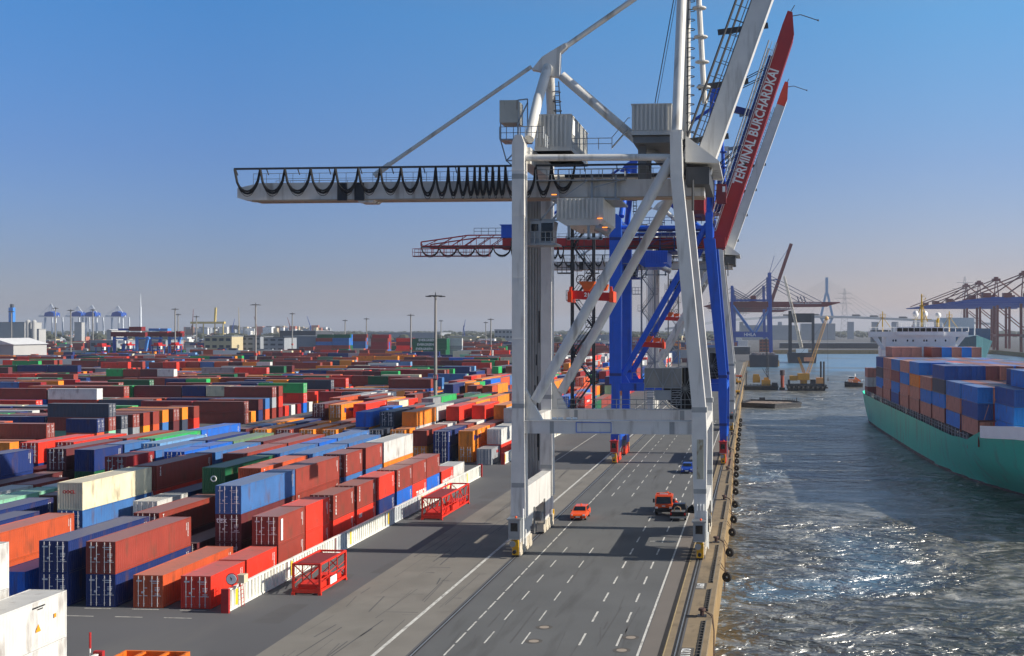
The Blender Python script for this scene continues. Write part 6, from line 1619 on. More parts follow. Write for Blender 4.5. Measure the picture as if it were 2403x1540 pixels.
for x_ in (27.4, 28.7):
    b = MB(); b.tube((x_, 494, -5), (x_, 494, 8.2), .38, n=10); b.build('spud_pile', mat('spud_black', (26, 26, 30), .6), e)
b = MB(); lattice(b, (21.4, 491, 2.2), (29.4, 491, 26), 1.3, .9, 22, .10); b.sphere((29.7, 491, 26.6), .9); b.build('lattice_boom', mat('boom_sand', (220, 178, 116), .6), e)
b = MB(); lattice(b, (20.6, 491, 2.2), (17.8, 491, 10.0), 1.0, .6, 8, .12); b.build('lattice_mast', yel, e)
b = MB(); b.path([(17.8, 491, 10), (29.4, 491, 26.2)], .05); b.path([(30.0, 490, 26), (30.2, 490, 1.5)], .05); b.path([(30.2, 490, 1.5), (30.2, 490, -.2)], .22); b.build('rigging', dark_steel, e)

e = empty('work_pontoon', (2, 500, -4), label='dark work pontoon with yellow excavator beside the quay, left of the crane barge', cat='pontoon')
b = MB(); hullbox(b, -5.5, 9.5, 492, 503, -5, -2.4, .8); b.build('hull', bh, e)
b = MB(); b.box((-1.6, 495, -1.0), (1.6, 499, 1.6)); b.box((-1.4, 495, 1.6), (1.2, 498, 2.6)); b.box((2.2, 494, -2.2), (6.0, 498, .2)); b.box((3.2, 494.5, .2), (5.2, 497, 1.2)); b.build('excavator', yel, e)
b = MB(); b.tube((-4.3, 494, -3), (-4.3, 494, 3.2), .25); lattice(b, (5, 496, 0), (4.2, 496, 18), .9, .5, 14, .09); b.path([(5, 496, 1), (2.6, 496, 5)], .12); b.path([(5, 496, 1), (3.8, 496, 5)], .12); b.box((6.6, 494, -2.3), (9, 498, -1.0)); b.rail([(-4, 492.4, -2.3), (9, 492.4, -2.3)], .8, 1.5, .07); b.build('deck_gear', dark_steel, e)
b = MB(); hullbox(b, 9.8, 12.3, 494, 500, -5, -3.2, .3); b.build('dinghy_hull', bh, e)
e = empty('dolphin_pile', (11, 500, -4), label='rust red steel dolphin pile between the pontoon and the crane barge', cat='pile')
b = MB(); b.tube((11.2, 500, -6), (11.2, 500, 2.0), .8, n=14); b.build('pile_shaft', mat('pile_rust', (150, 70, 50), .8, var=.15), e)
b = MB(); b.tube((11.2, 500, 2.0), (11.2, 500, 4.2), 1.1, n=14); b.build('pile_cap', mat('pile_cap_dark', (70, 56, 60), .8), e)

e = empty('tugboat', (43, 524, -4), label='small tugboat with orange house and black hull ahead of the ship', cat='tugboat')
b = MB(); pts = []
for t, w in ((0, .1), (.12, 1.1), (.35, 1.8), (.7, 1.9), (.95, 1.5), (1, 1.2)):
    x_ = 39.6 + t * 8.2
    pts += [(x_, 523 - w * .7, -4.6), (x_, 523 - w, -2.4 + (1 - t) * .8), (x_, 523 + w, -2.4 + (1 - t) * .8), (x_, 523 + w * .7, -4.6)]
fs = []
for i in range(5):
    a = 4 * i
    for k in range(4): fs.append((a + k, a + (k + 1) % 4, a + 4 + (k + 1) % 4, a + 4 + k))
fs += [(3, 2, 1, 0), (20, 21, 22, 23)]
b.poly(pts, fs); b.build('hull', bh, e)
b = MB(); b.box((41.2, 521.9, -2.2), (45.6, 524.1, -.6)); b.prism([(44.0, 522.2, -.6), (46.8, 522.2, -2.0), (46.8, 522.2, -1.2), (44.4, 522.2, .6)], (0, 1.6, 0)); b.build('deck_house', mat('tug_orange', (230, 130, 70), .5), e)
b = MB(); b.box((41.4, 522.0, -.6), (43.8, 524, .7)); b.rail([(40.4, 521.7, -1.7), (43, 521.4, -2.0)], .8, .8, .05); wh = b.build('wheelhouse', white_mark, e)
b = MB(); b.box((41.5, 521.96, -.1), (43.7, 522.0, .4)); b.build('window', glass_dark, wh)
b = MB(); b.tube((44.2, 523, .6), (44.2, 523, 1.9), .3); b.build('funnel', white_mark, e)
# ------------------------------------------------------------------ far away things
far_blue = mat('far_blue_steel', (12, 70, 160), .5, var=.05)
far_red = mat('far_red_steel', (120, 26, 26), .5, var=.05)
far_lblue = mat('far_light_blue_steel', (70, 130, 200), .5, var=.05)
far_white = mat('far_white_steel', (205, 212, 218), .5, var=.05)
bld_white = mat('building_white', (168, 168, 166), .7, var=.05, scale=.1)
bld_grey = mat('building_grey', (140, 146, 152), .7, var=.06, scale=.1)
bld_dark = mat('building_dark', (62, 66, 74), .7, var=.08, scale=.1)
bld_beige = mat('building_beige', (190, 176, 140), .7, var=.06, scale=.1)
bld_red = mat('building_brick', (170, 96, 76), .8, var=.08, scale=.1)
win_dark = mat('window_band', (50, 60, 72), .3, var=.1)

# big far blue quay cranes with red girders
def far_crane_blue(xl, xw, y, boom_up, label, s=1.0, tip=77.0):
    e = empty('far_quay_crane', ((xl + xw) / 2, y, 0), label=label, cat='quay crane', group='blue and red quay cranes at the far end of the quay')
    def Bm(nm, m, segs, w, h):
        b = MB()
        for p_, q_ in segs: b.beam((p_[0], y if len(p_) == 2 else p_[1], p_[-1]), (q_[0], y if len(q_) == 2 else q_[1], q_[-1]), w, h)
        return b.build(nm, m, e)
    for yy in (y - 9, y + 9):
        b = MB(); b.beam((xl, yy, 0), (xl, yy, 62 if True else 44), 2.4, 2.4); b.build('leg', far_blue, e)
        b = MB(); b.beam((xw + 1, yy, 0), (xw - .5, yy, 74), 3.2, 3.0); b.build('leg', far_blue, e)
        b = MB(); b.tube((xl + 1, yy, 44), (xl + 19.5, yy, 18.5), .8, n=8); b.tube((xw - 1, yy, 40), (xl + 22, yy, 18.5), .6, n=8); b.build('diagonal_brace', far_lblue if yy < y else far_blue, e)
        b = MB(); b.box((xl, yy - 1.2, 14.5), (xw, yy + 1.2, 19)); b.build('portal_beam', far_blue, e)
        b = MB(); b.box((xl, yy - .8, 48), (xw, yy + .8, 49.4)); b.build('upper_beam', far_blue, e)
    text('HHLA', 4.2, ((xl + xw) / 2 - 3 - (xl + xw) / 2 + 2, -10.35, 16.8), (1, 0, 0), (0, 0, 1), white_mark, e, .05)
    b = MB(); b.prism([(xl - 27, y - 3, 43.2), (xl - 24, y - 3, 42.2), (xw, y - 3, 42.2), (xw, y - 3, 47.4), (xl - 12, y - 3, 47.4)], (0, 6, 0)); b.build('girder', far_red, e)
    b = MB()
    for k in range(4): b.tube((xl, y, 61 - k * 2), (xl + 22 + k * 0 - k * 3.5, y, 48.5), .28, n=5); b.tube((xw - .6, y, 71 - k * 2.6), (xl + 6 + k * 4.5, y, 48.5), .28, n=5)
    b.tube((xl, y, 61), (xl - 22, y, 46), .28, n=5); b.build('stays', mat('far_dark_blue', (26, 50, 96), .5), e)
    if boom_up:
        b = MB(); b.beam((xw + 1.5, y, 45), (xw + 23, y, 108), 4.5, 3.4); bo = b.build('boom', far_red, e)
        b = MB(); b.tube((xw - .5, y, 73), (xw + 6, y, 96), .25); b.tube((xw - .5, y, 73), (xw + 22, y, 106), .2); b.beam((xw, y, 71), (xw + 10, y, 72), 1, 1.2); b.build('boom_stay', far_blue, e)
    else:
        b = MB(); b.prism([(xw, y - 3, 42.0), (tip - 12, y - 3, 42.6), (tip - 10, y - 3, 43.6), (tip, y - 3, 46.2), (tip, y - 3, 47), (xw, y - 3, 47.4)], (0, 6, 0)); bo = b.build('boom', far_red, e)
        text('TERMINAL BURCHARDKAI', 2.2, ((xw + tip) / 2 + 2 - (xl + xw) / 2, -3.1, 45.8), (1, 0, 0), (0, 0, 1), white_mark, e, .02)
        b = MB()
        for k in range(4): b.tube((xw - .6, y, 72 - k * 3), (tip - 17 - k * 7, y, 47.3), .28, n=5)
        for k in range(3): b.beam((xw + 27 + k * 3, y, 47.3), (xw + 25.0 + k * 3, y, 52.4 - k * 0), .5, .9)
        b.build('boom_stays', mat('far_dark_blue', (26, 50, 96), .5), e)
    b = MB(); b.box((xw - 18, y - 5, 47.5), (xw - 13, y + 5, 53)); b.build('machine_house', far_red, e)
    b = MB(); b.beam((xl + 4, y - 3.4, 41), (xl + 18, y - 3.4, 41), .3, .3)
    for k in range(9): b.path(hose((xl - 22 + k * 4, y - 3.4, 42), (xl - 18 + k * 4, y - 3.4, 42), 4), .12, 4)
    b.build('festoon_hose', dark_steel, e)
    return e
far_crane_blue(-22.5, 12.5, 1072, False, 'far blue crane with lettered red boom lowered over the water')
far_crane_blue(-23.5, 12.0, 1165, True, 'far blue crane with its red boom raised, behind the lowered one')
far_crane_blue(-26, 9.0, 1390, False, 'farthest blue crane of the group, mostly hidden behind the other two', tip=44.0)

# cranes on the opposite bank
def bank_crane(x, y, label):
    e = empty('bank_crane', (x + 15, y, 0), label=label, cat='quay crane', group='red and blue cranes on the opposite bank')
    b = MB()
    b.prism([(x - 72, y - 3, 47.2), (x - 70, y - 3, 46.2), (x + 60, y - 3, 46.2), (x + 60, y - 3, 50.5), (x - 45, y - 3, 50.5), (x - 60, y - 3, 48.6)], (0, 6, 0)); b.build('girder', far_blue, e)
    for xx in (x - .5, x + 32):
        for yy in (y - 9, y + 9):
            b = MB(); b.beam((xx, yy, 0), (xx, yy, 47), 2.4, 2.4); b.build('leg', far_red, e)
        b = MB(); b.box((xx - 1.1, y - 9, 14), (xx + 1.1, y + 9, 17)); b.build('portal_beam', far_red, e)
    for yy in (y - 9, y + 9):
        b = MB(); b.beam((x + 31, yy, 20), (x + 2, yy, 44), .9, .9); b.build('diagonal_brace', far_red, e)
        b = MB(); b.box((x, yy - 1, 14.4), (x + 32, yy + 1, 16.6)); b.build('side_beam', far_red, e)
    b = MB(); b.beam((x - 2.5, y, 50), (x - .6, y, 74), .9, .9); b.beam((x + 3.5, y, 50), (x + .6, y, 74), .9, .9); b.box((x - 4, y - 3, 72.5), (x + 4, y + 3, 75.2)); b.box((x - 2, y - 2, 75.2), (x + 2, y + 2, 77))
    for k in range(5): b.tube((x - 2.3 + k * .3, y, 52 + k * 4.4), (x + 3.2 - k * .5, y, 54 + k * 4.4), .2, n=4)
    b.build('apex_tower', far_red, e)
    b = MB()
    for q in (-2.5, 2.5):
        b.tube((x - 2, y + q, 74), (x - 66, y + q, 49), .45, n=5); b.tube((x - 2, y + q, 73), (x - 34, y + q, 50.5), .4, n=5); b.tube((x + 2, y + q, 74), (x + 32, y + q, 50), .5, n=5)
    b.build('stays', mat('far_stay_red', (96, 34, 40), .5), e)
    b = MB()
    for xx in (x - 52, x - 34, x - 16): b.box((xx, y - 4, 50), (xx + 7, y + 4, 54))
    b.build('boom_houses', far_red, e)
    b = MB(); b.box((x + 34, y - 5, 50.5), (x + 50, y + 5, 57)); b.build('machine_house', far_blue, e)
for i, (y, lab) in enumerate([(1410, 'red and blue crane on the opposite bank, leftmost of the group'), (1330, 'red and blue crane on the opposite bank, second from the left'), (1236, 'red and blue crane on the opposite bank, third from the left'), (1110, 'red and blue crane on the opposite bank, fourth from the left'), (1040, 'red and blue crane on the opposite bank, nearest, cut by the right edge')]):
    bank_crane(252, y, lab)
# green ship at the opposite bank
e = empty('moored_ship', (190, 1050, -4), label='hazy teal green ship moored under the cranes of the opposite bank', cat='ship')
b = MB(); pts = []
def mx_(y): return 171 + (y - 915) * .13
for y, w, z in ((912, .3, 17), (925, 6, 15.5), (945, 13, 13), (975, 17, 12), (1100, 18, 12), (1300, 17, 12)): pts += [(mx_(y) - w * .6, y, -6), (mx_(y) - w, y, z), (mx_(y) + w, y, z), (mx_(y) + w * .6, y, -6)]
fs = []
for i in range(5):
    a = 4 * i
    for k in range(4): fs.append((a + k, a + (k + 1) % 4, a + 4 + (k + 1) % 4, a + 4 + k))
fs += [(3, 2, 1, 0)]
b.poly(pts, fs); b.build('hull', mat('far_green_hull', (20, 84, 92), .6), e)
for i in range(8):
    y = 985 + i * 30; b = MB(); b.box((mx_(y) - 16, y, 12), (mx_(y) + 16, y + 26, 20 + rnd.choice((0, 2.6, 2.6)))); b.build('deck_stack', mat('far_teal_%d' % (i % 3), ((38, 84, 120), (60, 70, 104), (30, 96, 116))[i % 3], .7, var=.2, scale=.1), e)
b = MB(); b.box((mx_(1240) - 17, 1240, 12), (mx_(1240) + 17, 1252, 34)); b.build('superstructure', white_mark, e)
b = MB(); b.prism([(171 - 6, 925, 15.7), (171 + 6, 925, 15.7), (171 + 3, 925, 17.2), (171 - 3, 925, 17.2)], (0, 3, 0)); b.tube((172, 926, 15.5), (172, 926, 26), .5); b.build('bow_mast', white_mark, e)

# cable stayed bridge
bm = mat('bridge_concrete', (150, 156, 164), .7, var=.04)
e = empty('cable_stayed_bridge', (300, 2500, 0), label='cable stayed road bridge crossing the horizon with blue pylon', cat='bridge')
def bp2(px, dep, z): x, y = at(px, dep); return (x, y, z)
deckpts = [(1560, 2500, 22), (1640, 2500, 32), (1700, 2520, 41), (1780, 2540, 46), (1870, 2540, 49), (1940, 2540, 49), (2000, 2540, 48), (2100, 2540, 44), (2200, 2540, 40), (2330, 2540, 33)]
b = MB()
for a, c in zip(deckpts[:-1], deckpts[1:]): b.beam(bp2(*a), bp2(*c), 14, 5)
b.build('deck', bm, e)
for px in (1600, 1650, 1700, 1740, 1790, 1830, 1996, 2053, 2100, 2150, 2200, 2260):
    zt = 38 if px > 1700 else 26
    b = MB(); c = bp2(px, 2545, 0); w = 9 if px < 1995 else 14; b.box((c[0] - w / 2, c[1] - 5, -4), (c[0] + w / 2, c[1] + 5, zt)); b.build('pier', bm, e)
b = MB(); c = bp2(1940, 2540, 0)
b.box((c[0] - 3.0, c[1] - 4, 98), (c[0] + 3.0, c[1] + 4, 136)); b.beam((c[0] - 2, c[1], 100), (c[0] - 13, c[1], 48), 7, 5); b.beam((c[0] + 2, c[1], 100), (c[0] + 13, c[1], 48), 7, 5); b.beam((c[0] - 13, c[1], 48), (c[0] - 6, c[1], 33), 6, 5); b.beam((c[0] + 13, c[1], 48), (c[0] + 6, c[1], 33), 6, 5); b.box((c[0] - 14, c[1] - 3, 44), (c[0] + 14, c[1] + 3, 47)); b.build('pylon', mat('bridge_pylon_blue', (84, 142, 190), .5), e)
b = MB(); b.box((c[0] - 11, c[1] - 8, -5), (c[0] + 11, c[1] + 8, 33)); b.build('pylon_base', bm, e)
b = MB()
for k in range(7):
    z = 130 - k * 4
    b.tube((c[0] + 2, c[1], z), (c[0] + 40 + (6 - k) * 17, c[1], 47), .22, n=4); b.tube((c[0] - 2, c[1], z), (c[0] - 40 - (6 - k) * 17, c[1], 49), .22, n=4)
b.build('stay_cables', mat('cable_grey', (120, 130, 140), .6), e)
for i, px in enumerate((1800, 1846, 1912, 2008, 2050, 2118)):
    b = MB(); c2 = bp2(px, 2535, 47 if px < 2100 else 43); z = {1800: 49.5, 1846: 51, 1912: 52, 2008: 50.6, 2050: 48.8, 2118: 46}[px]
    b.box((c2[0] - 8, c2[1] - 2, z), (c2[0] + 8, c2[1] + 2, z + 3.6)); b.box((c2[0] + 8.2, c2[1] - 2, z), (c2[0] + 10.5, c2[1] + 2, z + 2.6)); b.build('truck_on_bridge', bld_dark, label='tiny dark truck on the bridge deck, %s from the left' % ORD[i].replace('nearest', 'first'), cat='truck', group='trucks on the far bridge')

def pylon(px, dep, h, label):
    x, y = at(px, dep); e = empty('power_pylon', (x, y, 0), label=label, cat='power pylon'); b = MB(); w = h * .09; r = .38
    for i in range(10):
        z0, z1 = h * i / 10, h * (i + 1) / 10; a0, a1 = w * (1 - .9 * i / 10), w * (1 - .9 * (i + 1) / 10)
        for sx in (-1, 1):
            b.tube((x + sx * a0, y, z0), (x + sx * a1, y, z1), r, n=4); b.tube((x + sx * a0, y, z0), (x - sx * a1, y, z1), r * .7, n=4)
    for k, wz in ((.70, 1.0), (.80, 1.35), (.90, .9)): b.beam((x - w * wz * 1.6, y, h * k), (x + w * wz * 1.6, y, h * k), .7, .8)
    b.build('lattice', mat('pylon_grey', (130, 138, 146), .6), e)
pylon(1982, 2700, 118, 'lattice power pylon right of the blue bridge pylon')
pylon(2264, 2700, 146, 'lattice power pylon behind the opposite bank cranes')

# left: far white and blue cranes
def far_white_crane(px, dep, topy, label):
    x, y = at(px, dep); k = dep / 2697; e = empty('far_white_crane', (x, y, 0), label=label, cat='quay crane', group='far white and blue cranes on the left horizon'); z = lambda v: hz(v, dep)
    b = MB()
    for dx in (-16, 12): b.beam((x + dx * k, y, 0), (x + dx * .9 * k, y, z(745)), 3.2 * k, 3.2 * k); b.beam((x + (dx + 7) * k, y + 12, 0), (x + (dx + 7) * .9 * k, y + 12, z(745)), 2.4 * k, 2.4 * k)
    b.build('legs', far_white, e)
    b = MB(); b.beam((x - 30 * k, y, z(742)), (x + 18 * k, y, z(742)), 2.6 * k, 3 * k); b.tube((x - 12 * k, y, z(740)), (x, y, z(topy)), .8 * k, n=5); b.tube((x + 14 * k, y, z(738)), (x, y, z(topy)), .8 * k, n=5); b.tube((x - 28 * k, y, z(740)), (x, y, z(topy)), .4 * k, n=4); b.tube((x, y, z(738)), (x, y, z(topy)), .8 * k, n=5); b.build('frame', far_white, e)
    b = MB(); b.prism([(x - 11 * k, y - 8, z(743)), (x + 14 * k, y - 8, z(743)), (x + 14 * k, y - 8, z(735)), (x + 4 * k, y - 8, z(731)), (x - 8 * k, y - 8, z(734))], (0, 16, 0)); b.build('machine_house', far_blue, e)
for px, ty_, lab in ((120, 713, 'far white crane with blue house, leftmost of four'), (183, 719, 'far white crane with blue house, second of four'), (216, 716, 'far white crane with blue house, third of four'), (277, 718, 'far white crane with blue house, rightmost of four')):
    far_white_crane(px, 1900, ty_, lab)

# two rail gantries over the yard
def rail_gantry(pxa, pxb, dep, la, lb, girder, label, boxes):
    xa, y = at(pxa, dep); xb, y2 = at(pxb, dep); k = dep / 2697
    e = empty('rail_gantry', ((xa + xb) / 2, (y + y2) / 2, 0), label=label, cat='gantry crane', group='blue legged gantry cranes in the yard'); yy = (y + y2) / 2
    b = MB(); b.prism([(xa, yy - 5, hz(790, dep)), (xb, yy - 5, hz(790, dep)), (xb, yy - 5, hz(780, dep)), (xa, yy - 5, hz(779, dep))], (0, 3, 0)); b.build('girder', girder, e)
    for p_ in (la, lb):
        x0, _ = at(p_, dep)
        for sx in (0, 7.5):
            b = MB(); b.beam((x0 + sx * .55, yy - 4, 0), (x0 + sx, yy - 4, hz(790, dep)), 1.5, 1.5); b.build('leg', far_blue if p_ == la else far_lblue, e)
        b = MB(); b.box((x0, yy - 5, hz(796, dep)), (x0 + 8.5, yy - 3, hz(792, dep))); b.build('head_beam', far_lblue, e)
        b = MB(); b.box((x0 - 1, yy - 5, 4), (x0 + 7, yy - 3, 6)); b.build('foot_beam', far_blue, e)
    for (p0, p1, v0, v1, m) in boxes:
        x0, _ = at(p0, dep); x1, _ = at(p1, dep); b = MB(); b.box((x0, yy - 6, hz(v1, dep)), (x1, yy - 1, hz(v0, dep))); b.build('trolley_box', m, e)
rail_gantry(268, 352, 740, 275, 330, far_red, 'blue legged rail gantry with dark red girder, left one', [(288, 310, 771, 776, far_blue), (315, 345, 767, 777, far_red), (288, 305, 799, 806, white_mark)])
rail_gantry(352, 438, 780, 358, 405, far_red, 'blue legged rail gantry with light blue boxes, right one', [(358, 383, 771, 777, far_lblue), (386, 404, 771, 777, far_lblue), (385, 404, 778, 782, red_paint), (421, 436, 778, 782, red_paint)])
# straddle carriers
def straddle(x, y, s, m, label):
    e = empty('straddle_carrier', (x, y, 0), label=label, cat='straddle carrier', group='straddle carriers working between the rows')
    for sx in (-1, 1):
        for q in (-3, 3):
            b = MB(); b.beam((x + sx * 2.2, y + q, .9), (x + sx * 2.2, y + q, 11.5), .5, .5); b.build('leg', m, e)
        b = MB(); b.box((x + sx * 2.2 - .35, y - 4.4, .9), (x + sx * 2.2 + .35, y + 4.4, 1.6)); b.build('foot_beam', m, e)
        b = MB()
        for q in (-3.6, -1.3, 1.3, 3.6): b.tube((x + sx * 2.2 - .25, y + q, .7), (x + sx * 2.2 + .25, y + q, .7), .7, n=12)
        b.build('wheels', black_rubber, e)
    b = MB(); b.box((x - 2.6, y - 4.4, 11.3), (x + 2.6, y + 4.4, 12.2)); b.box((x - 1.5, y - 3, 12.2), (x + 1.5, y + 2, 13.4)); b.build('top_frame', red_paint, e)
    b = MB(); b.box((x + 2.7, y - 4.8, 9.4), (x + 4.0, y - 3.0, 11.3)); c_ = b.build('cab', white_mark, e)
    MB().box((x + 2.8, y - 4.84, 9.9), (x + 3.9, y - 4.8, 11.0)).build('window', glass_dark, c_)
    b = MB(); b.box((x - 1.3, y - 3.1, 7.8), (x + 1.3, y + 3.1, 8.3)); b.build('spreader_frame', red_paint, e)
for (px, gy, lab) in ((240, 858, 'blue straddle carrier with red top, leftmost of the far group'), (300, 852, 'blue straddle carrier in front of the left rail gantry'), (372, 854, 'blue straddle carrier in front of the right rail gantry'), (412, 852, 'blue straddle carrier beside the floodlight mast'), (985, 842, 'small straddle carrier among the high container stacks')):
    dep = 22 * 2697 / (gy - 772.5); x, y = at(px, dep); straddle(x, y, 1, far_blue, lab)
# red reach stacker arm cut by the left frame edge
x, y = at(8, 330); e = empty('reach_stacker', (x, y, 0), label='bright red straddle machine with white cab top cut off by the left photo edge', cat='straddle carrier')
sr = mat('machine_red', (226, 30, 22), .45)
b = MB(); b.box((x - 3, y - 3, 0.6), (x - 2.2, y + 3, 6.4)); b.box((x + .1, y - 3, 0.6), (x + .7, y - 2.4, 6.0)); b.build('leg', sr, e)
b = MB(); b.box((x - 3, y - 3, 4.6), (x + 2.3, y + 3, 6.2)); b.build('top_frame', sr, e)
b = MB(); b.prism([(x - 3, y - 3, 1.4), (x + .9, y - 3, 1.6), (x + 2.2, y - 3, 3.0), (x + 2.2, y - 3, 2.3), (x + 1, y - 3, .8), (x - 3, y - 3, .6)], (0, 1.2, 0)); b.build('lower_arm', sr, e)
b = MB(); b.box((x - 2, y - 2.2, 6.2), (x + .9, y + 2, 7.0)); b.build('cab_roof', white_mark, e)
b = MB(); b.box((x + .3, y - 1, 1.8), (x + 1.9, y + 1, 4.2)); b.build('engine', dark_steel, e)

# high stacks beyond the yard
HS = []
def high(px0, px1, y_top, dep, tiers, cols, nrow, step=True):
    x0, y0 = at(px0, dep)
    for r_ in range(nrow):
        for t in range(tiers - (max(0, 0) if not step else 0)):
            if step and r_ < (t * .35): continue
            n_ = max(1, round((px1 - px0) / 2697 * dep / 12.4))
            for i in range(n_): HS.append(((x0 + 6.2 + i * 12.4, y0 + r_ * 2.7, t * 2.6 + 1.3), 12.1, rnd.choice(cols)))
high(735, 815, 0, 820, 7, 'BGkBb', 5); high(815, 870, 0, 840, 7, 'bBobk', 4); high(865, 922, 0, 800, 7, 'dBkbd', 5); high(925, 960, 0, 810, 6, 'rrd', 4)
high(962, 1035, 0, 790, 6, 'GGG', 5)
high(1040, 1070, 0, 800, 6, 'yw', 3)
vv, ff, cc = [], [], []
for c, L, ch in HS:
    b0 = len(vv)
    for dz in (-1.29, 1.29):
        for a, b_ in ((-L / 2, -1.2), (L / 2, -1.2), (L / 2, 1.2), (-L / 2, 1.2)): vv.append((c[0] + a, c[1] + b_, c[2] + dz))
    ff += [tuple(b0 + q for q in f) for f in ((3, 2, 1, 0), (4, 5, 6, 7), (0, 1, 5, 4), (1, 2, 6, 5), (2, 3, 7, 6), (3, 0, 4, 7))]
    j = rnd.uniform(.85, 1.15); cc += list(tuple(min(1, v * j) for v in lin(PAINT[ch][0])) + (1,)) * 24
me = bpy.data.meshes.new('high_stacks'); me.from_pydata(vv, [], ff); me.update()
ca = me.color_attributes.new('paint', 'FLOAT_COLOR', 'CORNER'); ca.data.foreach_set('color', cc); me.materials.append(cstuff)
o = bpy.data.objects.new('high_container_stacks', me); COLL.objects.link(o); tag(o, 'far high stepped stacks of blue, brown, red and green containers', 'containers', kind='stuff')
for k_ in range(4):
    x, y = at(1000, 786)
    e_ = text('EVERGREEN', 2.2, (0, 0, 0), (1, 0, 0), (0, 0, 1), white_mark, None, .05); e_.name = 'lettering'
    e_.matrix_world = Matrix.Translation((x - 2 + k_ * 1.0, y - 1.4 + 0, 5.4 + k_ * 3.0)) @ Matrix.Rotation(R(90), 4, 'X')
    e_.parent = o

# low clutter between the yard and the town
vv, ff, cc = [], [], []
for i in range(1500):
    dep = rnd.uniform(725, 1500); px = rnd.uniform(-30, 1690); x, y = at(px, dep)
    if x > -32: continue
    n_ = rnd.choice((1, 1, 2, 3)); L = rnd.choice((6, 12, 12, 24)); ch = rnd.choice('bbbbbmoorrOnnBkgGwwyycp')
    b0 = len(vv)
    for dz in (0, 2.6 * n_):
        for a, b_ in ((0, 0), (L, 0), (L, 2.4), (0, 2.4)): vv.append((x + a, y + b_, dz))
    ff += [tuple(b0 + q for q in f) for f in ((3, 2, 1, 0), (4, 5, 6, 7), (0, 1, 5, 4), (1, 2, 6, 5), (2, 3, 7, 6), (3, 0, 4, 7))]
    j = rnd.uniform(.8, 1.1); cc += list(tuple(min(1, v * j) for v in lin(PAINT[ch][0])) + (1,)) * 24
me = bpy.data.meshes.new('far_yard'); me.from_pydata(vv, [], ff); me.update()
ca = me.color_attributes.new('paint', 'FLOAT_COLOR', 'CORNER'); ca.data.foreach_set('color', cc); me.materials.append(cstuff)
o = bpy.data.objects.new('far_yard', me); COLL.objects.link(o); tag(o, 'far clutter of tiny containers and sheds beyond the main yard', 'containers', kind='stuff')

# buildings
def building(px0, px1, ytop, ybase, dep, m, label, floors=0, roof=None, depth=30, cat='building', extra=None):
    x0, y0 = at(px0, dep); x1, y1 = at(px1, dep); h = hz(ytop, dep); yy = (y0 + y1) / 2
    e = empty('building', ((x0 + x1) / 2, yy, 0), label=label, cat=cat)
    b = MB(); b.box((x0, yy, -.1), (x1, yy + depth, h)); w = b.build('wall', m, e)
    if roof == 'gable':
        b = MB(); xm = (x0 + x1) / 2; b.prism([(x0 - 1, yy - 1, h), (x1 + 1, yy - 1, h), (xm, yy - 1, h + (x1 - x0) * .16)], (0, depth + 2, 0)); b.build('roof', mat('roof_pale', (206, 206, 206), .6), e)
    else:
        b = MB(); b.box((x0 - .4, yy - .4, h), (x1 + .4, yy + depth + .4, h + .5)); b.build('roof', roof or bld_grey, e)
    if floors:
        for f_ in range(floors):
            z0 = h * (f_ + .35) / floors; z1 = h * (f_ + .75) / floors
            n_ = max(3, int((x1 - x0) / 5))
            for i in range(n_):
                xa = x0 + (x1 - x0) * (i + .18) / n_; xb = x0 + (x1 - x0) * (i + .82) / n_; MB().box((xa, yy - .12, z0), (xb, yy, z1)).build('window', win_dark, w)
    if extra: extra(e, x0, x1, yy, h)
    return e
building(-30, 60, 757, 0, 1250, bld_white, 'large windowless white warehouse at the far left', 0, depth=30)
building(-60, 34, 809, 0, 640, bld_white, 'low hall with pale gabled roof at the far left behind the yard', 0, 'gable', depth=30)
building(478, 545, 790, 0, 900, bld_beige, 'beige office building with window bands left of centre', 3, depth=20)
building(548, 612, 790, 0, 920, bld_grey, 'grey office block with rows of windows, left of the central mast', 4, bld_dark, depth=25)
building(613, 668, 793, 0, 925, bld_grey, 'grey office block with rows of windows, right of the central mast', 4, bld_dark, depth=25)
building(664, 745, 790, 0, 1000, bld_grey, 'long grey warehouse right of the office blocks', 0, depth=40)
building(655, 742, 777, 0, 1250, bld_dark, 'dark broad hall behind the grey warehouse', 0, bld_grey, depth=50)
building(745, 780, 788, 0, 985, bld_white, 'white building with long window strips beside the high stacks', 2, depth=25)
building(855, 1035, 781, 0, 1700, bld_grey, 'very long low pale hall behind the high stacks', 0, depth=60)
building(1050, 1120, 790, 0, 1500, bld_beige, 'low beige hall behind the white containers', 0, depth=40)
building(1160, 1205, 774, 0, 1600, bld_white, 'white block behind the nearest crane leg, left of it', 3, depth=30)
building(174, 192, 757, 0, 1700, bld_white, 'small white block between the far white cranes', 0, depth=8)
building(250, 262, 775, 0, 1300, bld_white, 'small white gabled shed near the rail gantry', 0, 'gable')
building(325, 390, 800, 0, 960, bld_grey, 'grey hall behind the rail gantries', 0)
building(60, 92, 773, 0, 1200, bld_white, 'white works hall next to the pair of silos', 0, depth=12)
building(210, 275, 800, 0, 900, bld_grey, 'low grey hall left of the rail gantries', 2)
building(1782, 1805, 797, 0, 1100, bld_red, 'pink brick harbour office under the far blue crane', 4, depth=18)
building(1880, 1960, 760, 0, 2300, bld_grey, 'grey industrial hall under the bridge, right one', 0, bld_white, depth=40)
building(1740, 1870, 764, 0, 2300, bld_grey, 'grey industrial hall under the bridge, left one', 0, bld_white, depth=40)
building(1960, 2060, 806, 0, 1300, bld_dark, 'dark quay shed with bright openings on the far bank, right part', 1, depth=30)
building(1830, 1960, 806, 0, 1310, bld_dark, 'dark quay shed with bright openings on the far bank, left part', 1, depth=30)
building(2048, 2090, 775, 0, 1500, bld_dark, 'dark grey block behind the ship bridge', 0)
